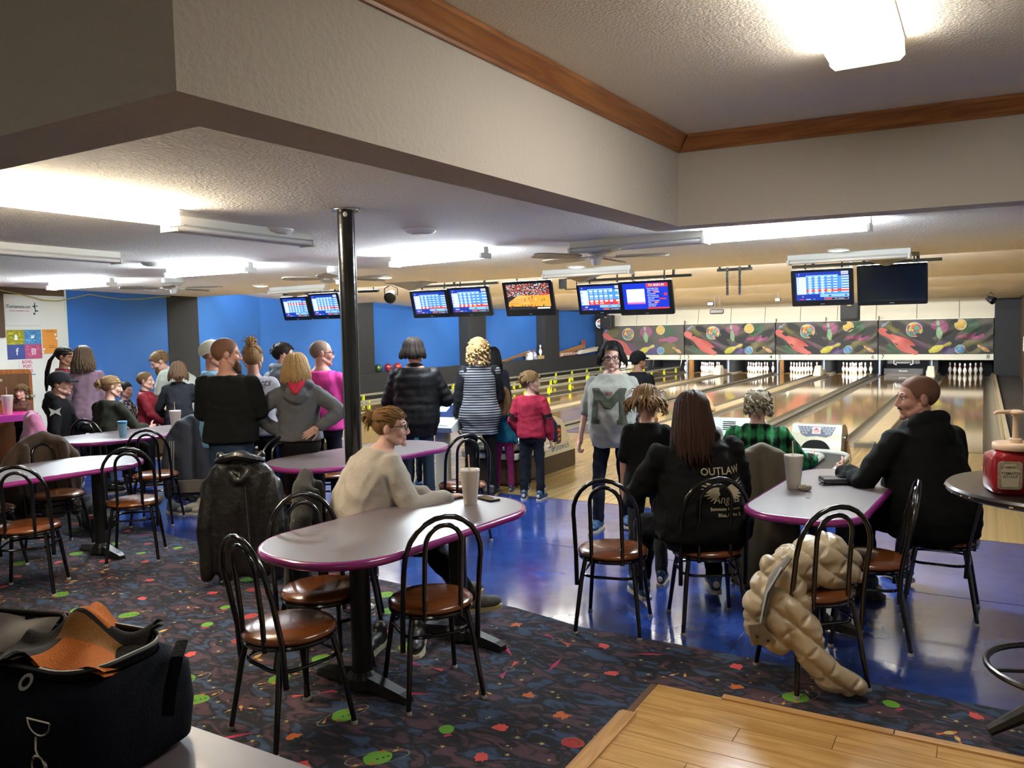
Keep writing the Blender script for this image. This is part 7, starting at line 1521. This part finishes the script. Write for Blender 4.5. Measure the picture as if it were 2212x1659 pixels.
mb = MB(); mb.box((0, 0, 0), (0.26, 0.008, 0.001)); V, F = mb.arrays(); on_back(g, 'print_rule', (np.array([(x/10*1.0, y, 0) for x in range(-1, 2) for y in (-0.045, -0.037)]), [(0, 2, 3, 1), (2, 4, 5, 3)]), 1.36*g.s, mat('print_charcoal', '2b2c30', 0.8))
g = person('man in grey hooded sweatshirt with glasses, farther back in the group', (-6.15, 5.92), 10, 1.71, 'm', 1.05, top=jersey('hoodie_grey', '5a5c61'), bottom=M_JEAN, sleeve=1.9, hood=True, shoes=BK, hair=h_short('dark', 0.01), head=(-45, 0, 0), voxel=FARV, arms=FOLD)
glasses(g)
g = person('woman with blonde bob in grey hoodie, hands on hips', (-4.93, 4.89), 38, 1.63, 'f', 1.05, top=jersey('hoodie_heather', '55565a', noise=(60, 0.12)), bottom=M_BLKP, sleeve=1.88, hem=0.02, top_fat=1.12, hood=True, shoes=BK, hair=h_long('blonde', 0.15, 0.004, n=120, thick=0.010, az=(-0.45, PI+0.45)), head=(-25, 4, 0), hands=('open', 'open'), palms={'l': (0.3, 0.9, 0.2), 'r': (-0.2, 0.95, 0.1)},
   arms={'l': ((-0.85, -0.15, -0.62), (0.72, 0.2, -0.62)), 'r': ((0.85, -0.2, -0.62), (-0.8, -0.34, -0.5))}, wr=0.007)
mb = MB(); mb.cap(g.sp((-0.045, -0.12, 0.545))*g.s, g.sp((0, -0.172, 0.465))*g.s, 0.034, 0.026); mb.cap(g.sp((0.045, -0.12, 0.545))*g.s, g.sp((0, -0.172, 0.465))*g.s, 0.034, 0.026); _VF = fuse(mb, 0.008, 2); mb = MB(); mb.join(_VF); mb.build('red_hood_lining', jersey('red_lining', 'a82d43'), g.root)
g = person('man in bright pink tee with glasses and shaved head', (-5.39, 5.67), 12, 1.73, 'b', 0.9, top=jersey('tee_pink', 'c03a86', noise=(3, 0.08)), bottom=M_DENIM, sleeve=0.85, hem=-0.05, top_fat=1.05, skin='ruddy', shoes=BK, hair=h_buzz('buzzgrey', 0.105, -0.06, 0.003), head=(-50, 0, 0), arms=FOLD, wr=0.006)
glasses(g)
g = person('seated woman with glasses in cream sweatshirt, elbow on the table', (-3.14, 3.58), -30, 1.66, 'b', 1.02, female=True, seat=0.475, lean=0.34, top=jersey('cream_sweat', 'a39c92', noise=(9, 0.1)), bottom=M_BLKP, sleeve=1.95, hem=0.02, top_fat=1.22, voxel=0.011, skin='pale', legs={'l': ((0.2, 1, -0.2), (0.4, 0.65, -1)), 'r': ((0.45, 1, -0.2), (0.4, 0.6, -1))}, shoes=(mat('shoe_grey', '55534c', 0.8, noise=(40, 0.3)), mat('sole_tan', '9c8a5e', 0.6)), hair=h_bun('bunbrown', (0, -0.12, 0.055), 0.045), head=(-30, 0, 0), arms={'r': ((0.5, 0.28, -0.95), (-0.15, 1, 0.12)), 'l': ((-0.05, 0.4, -0.95), (0.6, 1, 0.08))}, palms={'r': (0, 0, -1), 'l': (0, 0, -1)}, brow='brown', wr=0.008)
glasses(g)
g = person('person in black quilted puffer jacket with chin-length dark hair, seen from behind', (-4.82, 6.35), 34, 1.73, 'b', 0.98, top=M_PUFF, bottom=jersey('denim_teal', '2b3a44'), sleeve=1.95, hem=-0.17, top_fat=1.08, ribs=1, shoes=BK, hair=h_long('dark', 0.10, 0.003, n=100, thick=0.011), head=(-25, 0, 0), arms={'r': ((0.45, 0.1, -0.9), (-0.3, 0.9, 0.25)), 'l': ((-0.3, 0.15, -0.95), (0.6, 0.8, 0.0))}, wr=0.004, collar=M_PUFF)
g = person('child in turquoise sleeve reaching for the scoring terminal', (-5.5, 7.2), -92, 1.12, 'm', 0.9, top=jersey('turquoise', '4aa3ac'), bottom=M_DENIM, sleeve=1.9, voxel=FARV, skin='child', shoes=BS, hair=h_short('lightbrown'), headscale=1.25, arms={'r': ((0.0, 1, 0.05), (0.0, 1, 0.12)), 'l': ((-0.1, 0.2, -1), (0, 0.3, -1))})
M_STR = jersey('stripe_knit', '2a2b30'); N, L, b = nodes(M_STR); tc = N.new('ShaderNodeTexCoord'); sx = N.new('ShaderNodeSeparateXYZ'); L.new(tc.outputs['Object'], sx.inputs[0])
m1 = N.new('ShaderNodeMath'); m1.operation = 'MULTIPLY'; m1.inputs[1].default_value = 2*PI/0.026; m2 = N.new('ShaderNodeMath'); m2.operation = 'SINE'; m3 = N.new('ShaderNodeMath'); m3.operation = 'GREATER_THAN'; m3.inputs[1].default_value = 0.35
L.new(sx.outputs[2], m1.inputs[0]); L.new(m1.outputs[0], m2.inputs[0]); L.new(m2.outputs[0], m3.inputs[0]); mx = N.new('ShaderNodeMix'); mx.data_type = 'RGBA'; mx.inputs[6].default_value = C('26272c'); mx.inputs[7].default_value = C('83858a'); L.new(m3.outputs[0], mx.inputs[0]); L.new(mx.outputs[2], b.inputs['Base Color'])
g = person('woman with curly blonde hair in black-sleeved striped top, seen from behind', (-4.54, 7.08), 32, 1.71, 'f', 1.1, top=M_STR, bottom=M_BLKP, sleeve=1.65, hem=-0.22, top_fat=1.14, sleevecol=jersey('raglan_black', '0f1014'), shoes=BK, hair=h_curly('blonde', 170, 0.026, -0.13, 0.016), head=(-12, -4, 0), arms={'l': ((-0.22, 0.05, -1), (-0.06, 0.12, -1)), 'r': ((0.2, 0.25, -1), (-0.2, 1, 0.0))})
g = person('teenager with straight dark hair mostly hidden behind the curly blonde woman', (-5.2, 8.43), 30, 1.58, 'f', 1.0, top=jersey('navy_knit', '161922'), bottom=M_DENIM, sleeve=1.9, voxel=FARV, skin='tan', shoes=BS, hair=h_long('black', 0.3, 0.003, n=80))
g = person('small girl with long blonde hair, teal top and magenta leggings', (-4.44, 7.38), 25, 1.14, 'f', 0.9, top=jersey('teal_top', '1d5f74'), bottom=jersey('magenta_leggings', '8a2c62', noise=(50, 0.3)), sleeve=1.9, voxel=FARV, skin='child', shoes=BS, hair=h_long('dirty', 0.3, 0.004, n=90), headscale=1.22)
g = person('boy in red sweatshirt with black arm stripes, looking right', (-3.99, 7.19), 14, 1.33, 'm', 0.95, top=jersey('sweat_red', '7e1c30', noise=(4, 0.1)), bottom=M_DENIM, sleeve=1.9, hem=-0.06, top_fat=1.1, voxel=0.012, skin='child', shoes=BS, hair=h_short('lightbrown', 0.018, 0.052, -0.05, 90, 0.035, 0.011), headscale=1.22, head=(-68, 0, 0), arms={'l': ((-0.35, -0.1, -1), (0.35, 0.35, -0.7)), 'r': ((0.3, -0.05, -1), (0.02, 0.3, -1))})
mb = MB()
for k in 'lr':
    sh, el, w_, u, f = g.SH[k]; 
    for q0, q1 in ((0.66, 0.84), (0.9, 0.95)): a = sh.lerp(el, q0)*g.s; b_ = sh.lerp(el, q1)*g.s; mb.tube([a, b_], 0.066*g.s if q0 < 0.8 else 0.064*g.s, 16)
mb.build('arm_stripes', jersey('stripe_black', '0d0d10'), g.root)
g = person('child in navy padded coat hidden behind the boy in red', (-4.2, 7.62), 20, 1.14, 'm', 1.0, top=jersey('navy_padded', '181f3c', rough=0.6), bottom=M_DENIM, sleeve=1.9, hem=-0.1, top_fat=1.15, ribs=1, voxel=FARV, skin='child', shoes=BS, hair=h_short('brown'), headscale=1.22, arms={'l': ((-0.5, 0.1, -0.9), (-0.15, 0.1, -1)), 'r': ((0.5, 0.1, -0.9), (0.15, 0.1, -1))}, collar=jersey('violet_collar', '2a2a66'))
g = person('woman with glasses in grey letter M tee walking toward the seats', (-2.76, 6.43), 192, 1.67, 'b', 0.86, female=True, top=jersey('tee_ash', '84857f', noise=(4, 0.06)), bottom=M_DENIM, sleeve=0.92, hem=-0.14, top_fat=1.06, voxel=0.011, skin='pale', shoes=BS, hair=h_long('black', 0.10, 0.006, n=110, thick=0.011, az=(-0.6, PI+0.6)), head=(8, -8, 0), arms={'r': ((0.3, 0.05, -1), (0.16, 0.18, -1)), 'l': ((-0.25, -0.1, -1), (-0.1, 0.1, -1))}, legs={'r': ((0.08, 0.18, -1), (0.02, 0.0, -1)), 'l': ((-0.02, -0.05, -1), (-0.02, -0.32, -1))}, hands=('relaxed', 'fist'), brow='dark', wr=0.006)
glasses(g)
MP = [(-0.16, -0.15), (-0.075, -0.15), (-0.075, -0.115), (-0.095, -0.11), (-0.09, 0.05), (-0.03, -0.025), (0.03, -0.025), (0.09, 0.05), (0.095, -0.11), (0.075, -0.115), (0.075, -0.15), (0.16, -0.15), (0.15, -0.1), (0.135, 0.09), (0.15, 0.14), (0.14, 0.15), (0.085, 0.15), (0.0, 0.055), (-0.085, 0.15), (-0.14, 0.15), (-0.15, 0.14), (-0.135, 0.09), (-0.15, -0.1)]
def dense(poly, step=0.02):
    import mathutils; from mathutils.geometry import delaunay_2d_cdt
    xs_ = [p[0] for p in poly]; ys_ = [p[1] for p in poly]; P = [Vector(p) for p in poly]; n = len(P); E_ = [(i, (i+1) % n) for i in range(n)]
    for x in np.arange(min(xs_), max(xs_), step):
        for y in np.arange(min(ys_), max(ys_), step): P.append(Vector((x, y)))
    v, e, f, *_r2 = delaunay_2d_cdt(P, E_, [list(range(n))], 1, 1e-5); return np.array([(p.x, p.y, 0) for p in v]), [tuple(q) for q in f]
on_back(g, 'letter_print', dense(MP), 1.14*g.s, mat('print_moss', '33392a', 0.9, noise=(14, 0.25)), front=True)
on_back(g, 'red_script', text_arrays('MR', 0.05, 0, 0.01, 'CENTER', 0.4), 1.245*g.s, mat('print_darkred', '6e2f28', 0.9), front=True)
g = person('person in dark cap standing far behind the woman in the letter tee', (-3.55, 9.07), -10, 1.50, 'm', 1.0, top=jersey('dark_tee', '17171a'), bottom=M_DENIM, sleeve=0.8, voxel=FARV, skin='tan', shoes=BS, hair=h_short('dark'), head=(-20, 0, 0))
cap_hat(g, jersey('cap_charcoal', '16161a'))
g = person('girl in black tee with tousled blonde hair seen from behind', (-1.95, 5.12), 20, 1.36, 'f', 0.95, top=jersey('tee_girl_black', '0e0e10'), bottom=jersey('leggings_grey', '3a3a3c', noise=(60, 0.3)), sleeve=0.8, hem=-0.1, top_fat=1.08, voxel=0.011, skin='child', shoes=BS, head=(-8, -18, 0), headscale=1.15, arms={'l': ((-0.2, 0.12, -1), (-0.02, 0.1, -1)), 'r': ((0.2, 0.1, -1), (0.1, 0.3, -1))}, wr=0.005)
rnd = random.Random(21); mb = shell(0.012, 0.07, -0.05)
for i in range(120):
    a = PI+rnd.uniform(-0.35, PI+0.35); lock(mb, rnd, a, rnd.uniform(0.01, 0.03), 0, rnd.uniform(0.06, 0.14), rnd.uniform(0.8, 2.2), 0.012, 0.009, rnd.uniform(-0.02, 0.05))
for i in range(14): a = rnd.uniform(0, 6.28); mb.tube([(0.07*math.cos(a), 0.08*math.sin(a), 0.08), (0.12*math.cos(a), 0.12*math.sin(a), 0.1), (0.16*math.cos(a), 0.15*math.sin(a), 0.06)], [0.004, 0.003, 0.001], 4)
put(g, mb, 'hair', HAIR['dirty'])
g = person('small child with straight blond hair, only the head showing above the girl\'s side', (-1.90, 6.2), 10, 1.2, 'm', 0.9, top=jersey('child_grey', '6a6a66'), bottom=M_DENIM, sleeve=0.9, voxel=FARV, skin='child', shoes=BS, hair=h_long('blonde', 0.05, 0.002, n=80, thick=0.010), headscale=1.22)
g = person('seated large woman with long dark hair in black hoodie printed on the back', (-1.4, 4.58), 34, 1.72, 'b', 1.42, female=True, seat=0.47, side=-0.06, lean=0.16, top=jersey('hoodie_jet', '0d0e0e', noise=(5, 0.25)), bottom=M_BLKP, sleeve=1.95, hem=-0.06, top_fat=1.05, hood=True, voxel=0.012, shoes=BS, hair=h_long('auburn', 0.33, 0.008, n=130, thick=0.011), head=(-6, -12, 0), arms={'l': ((-0.45, 0.3, -0.85), (0.1, 0.95, -0.35)), 'r': ((0.3, 0.25, -0.95), (-0.3, 0.95, -0.2))}, legs={'l': ((-0.5, 1, -0.12), (-0.05, 0.02, -1)), 'r': ((0.2, 1, -0.12), (0.1, 0.1, -1))}, wr=0.009)
M_PRT = mat('print_bone', '9a8f76', 0.8)
X0, Z0 = 0.07, 0.82
on_back(g, 'print', (text_arrays('OUTLAW', 0.058, 0, 0.012)[0]+np.array((X0, 0.095, 0)), text_arrays('OUTLAW', 0.058, 0, 0.012)[1]), Z0, M_PRT)
V, F = text_arrays('Angels', 0.06, 0, 0.008, 'CENTER', 0.3); on_back(g, 'print', (V+np.array((X0+0.01, -0.055, 0)), F), Z0, M_PRT)
V, F = text_arrays('Between Heaven', 0.026, 0, 0.01); on_back(g, 'print', (V+np.array((X0+0.0, -0.105, 0)), F), Z0, M_PRT)
V, F = text_arrays('Bliss, Idaho 2', 0.026, 0, 0.012); on_back(g, 'print', (V+np.array((X0+0.02, -0.138, 0)), F), Z0, M_PRT)
V = []; F = []
for s_ in (-1, 1):
    for k in range(7):
        a = 0.55-k*0.2; r0, r1 = 0.03, 0.145-0.006*k; n_ = len(V)
        for r in (r0, (r0+r1)/2, r1): 
            for d in (-0.05, 0.05): V.append((X0+s_*(r*math.cos(a)), -0.01+r*math.sin(a)*0.75+d*(0.16 if r < r1 else 0.03), 0))
        F += [(n_, n_+1, n_+3, n_+2), (n_+2, n_+3, n_+5, n_+4)]
on_back(g, 'wing_print', (V, F), Z0, M_PRT)
g = person('older woman with short grey curls in green black plaid top at the wallet table', (-1.36, 5.72), 12, 1.60, 'f', 1.22, seat=0.47, lean=0.16, top=jersey('plaid_green', '1d5c38'), bottom=M_DENIM, sleeve=1.75, hem=-0.04, top_fat=1.1, voxel=0.012, skin='pale', shoes=BK, legs=SIT, hair=h_curly('grey', 170, 0.012, -0.06, 0.010), head=(16, -6, 0), arms={'r': ((0.55, 0.3, -0.75), (0.35, 0.95, -0.05)), 'l': ((-0.3, 0.4, -0.85), (0.2, 1, -0.1))}, brow='grey')
glasses(g, '6a6a70')
N, L, b = nodes(g.top.data.materials[0]); tc = N.new('ShaderNodeTexCoord'); sx = N.new('ShaderNodeSeparateXYZ'); wv = N.new('ShaderNodeTexNoise'); wv.inputs['Scale'].default_value = 20; wv.inputs['Detail'].default_value = 3
L.new(tc.outputs['Object'], sx.inputs[0]); L.new(tc.outputs['Object'], wv.inputs[0])
def sinm(o, per, ph=0.0):
    a = N.new('ShaderNodeMath'); a.operation = 'MULTIPLY_ADD'; a.inputs[1].default_value = 2*PI/per; a.inputs[2].default_value = ph; L.new(sx.outputs[o], a.inputs[0]); c_ = N.new('ShaderNodeMath'); c_.operation = 'SINE'; L.new(a.outputs[0], c_.inputs[0]); return c_
sa, sb, sc2 = sinm(0, 0.075), sinm(2, 0.12), sinm(0, 0.03)
ad = N.new('ShaderNodeMath'); ad.operation = 'ADD'; L.new(sa.outputs[0], ad.inputs[0]); L.new(sb.outputs[0], ad.inputs[1]); ad2 = N.new('ShaderNodeMath'); ad2.operation = 'MULTIPLY_ADD'; ad2.inputs[1].default_value = 0.4; L.new(sc2.outputs[0], ad2.inputs[0]); L.new(ad.outputs[0], ad2.inputs[2])
ad3 = N.new('ShaderNodeMath'); ad3.operation = 'MULTIPLY_ADD'; ad3.inputs[1].default_value = 2.4; L.new(wv.outputs['Fac'], ad3.inputs[0]); L.new(ad2.outputs[0], ad3.inputs[2])
rp = N.new('ShaderNodeValToRGB'); rp.color_ramp.elements[0].position = 0.3; rp.color_ramp.elements[0].color = C('08120d'); rp.color_ramp.elements[1].position = 0.75; rp.color_ramp.elements[1].color = C('2f7a4c')
mr = N.new('ShaderNodeMapRange'); mr.inputs['From Min'].default_value = -1.2; mr.inputs['From Max'].default_value = 3.6; L.new(ad3.outputs[0], mr.inputs[0]); L.new(mr.outputs[0], rp.inputs[0]); L.new(rp.outputs[0], b.inputs['Base Color'])
g = person('seated heavy man in black hooded jacket with shaved head and moustache, facing left', (-0.24, 5.34), 48, 1.86, 'b', 1.25, seat=0.48, lean=0.2, top=jersey('jacket_black', '0e0f0f', noise=(4, 0.25)), bottom=M_BLKP, sleeve=1.95, hem=-0.1, top_fat=1.04, hood=True, voxel=0.012, skin='ruddy', shoes=BS, hair=h_buzz('buzz', 0.07, -0.06, 0.004), head=(60, -2, 0), arms={'l': ((-0.5, 0.35, -0.9), (0.3, 1, 0.05)), 'r': ((0.4, 0.3, -0.95), (-0.5, 1, -0.05))}, legs={'l': ((-0.1, 1, -0.12), (0.0, -0.1, -1)), 'r': ((0.35, 1, -0.12), (0.1, 0.3, -1))}, wr=0.009)
moustache(g, 'brown')
# shoes left on the floor
def floor_shoe(c, rz, m, sole, label):
    t = thing('shoe', label, 'shoe', (c[0], c[1], 0.007 if c[1] < 4.2 else 0.0), math.radians(rz), 'shoes taken off on the floor')
    k = m.name
    if k not in _shoe_me: _shoe_me[k] = SHOE_UP.mesh('shoe', [m], angle=180)
    k2 = sole.name+'_s'
    if k2 not in _shoe_me: _shoe_me[k2] = SHOE_SOLE.mesh('sole', [sole], angle=30)
    link('upper', _shoe_me[k], t); link('sole', _shoe_me[k2], t); link('laces', _lace(), t)
MG = mat('sneaker_grey', '5d615f', 0.7); MT = mat('sneaker_tan', '9a8f7c', 0.7); MW = mat('sole_pale', 'c9bfa6', 0.6)
floor_shoe((-6.9, 5.12), -75, MG, MW, 'grey sneaker on the floor left of the tan pair'); floor_shoe((-6.74, 5.26), 160, MT, MW, 'left tan sneaker of the pair under the track jacket'); floor_shoe((-6.62, 5.33), 165, MT, MW, 'right tan sneaker of the pair under the track jacket')
floor_shoe((-2.86, 3.36), -170, M_SHOEB, MW, 'black low shoe under the cream woman\'s table, nearer the pedestal'); floor_shoe((-2.68, 3.5), -150, M_SHOEB, MW, 'black low shoe under the cream woman\'s table, farther one')
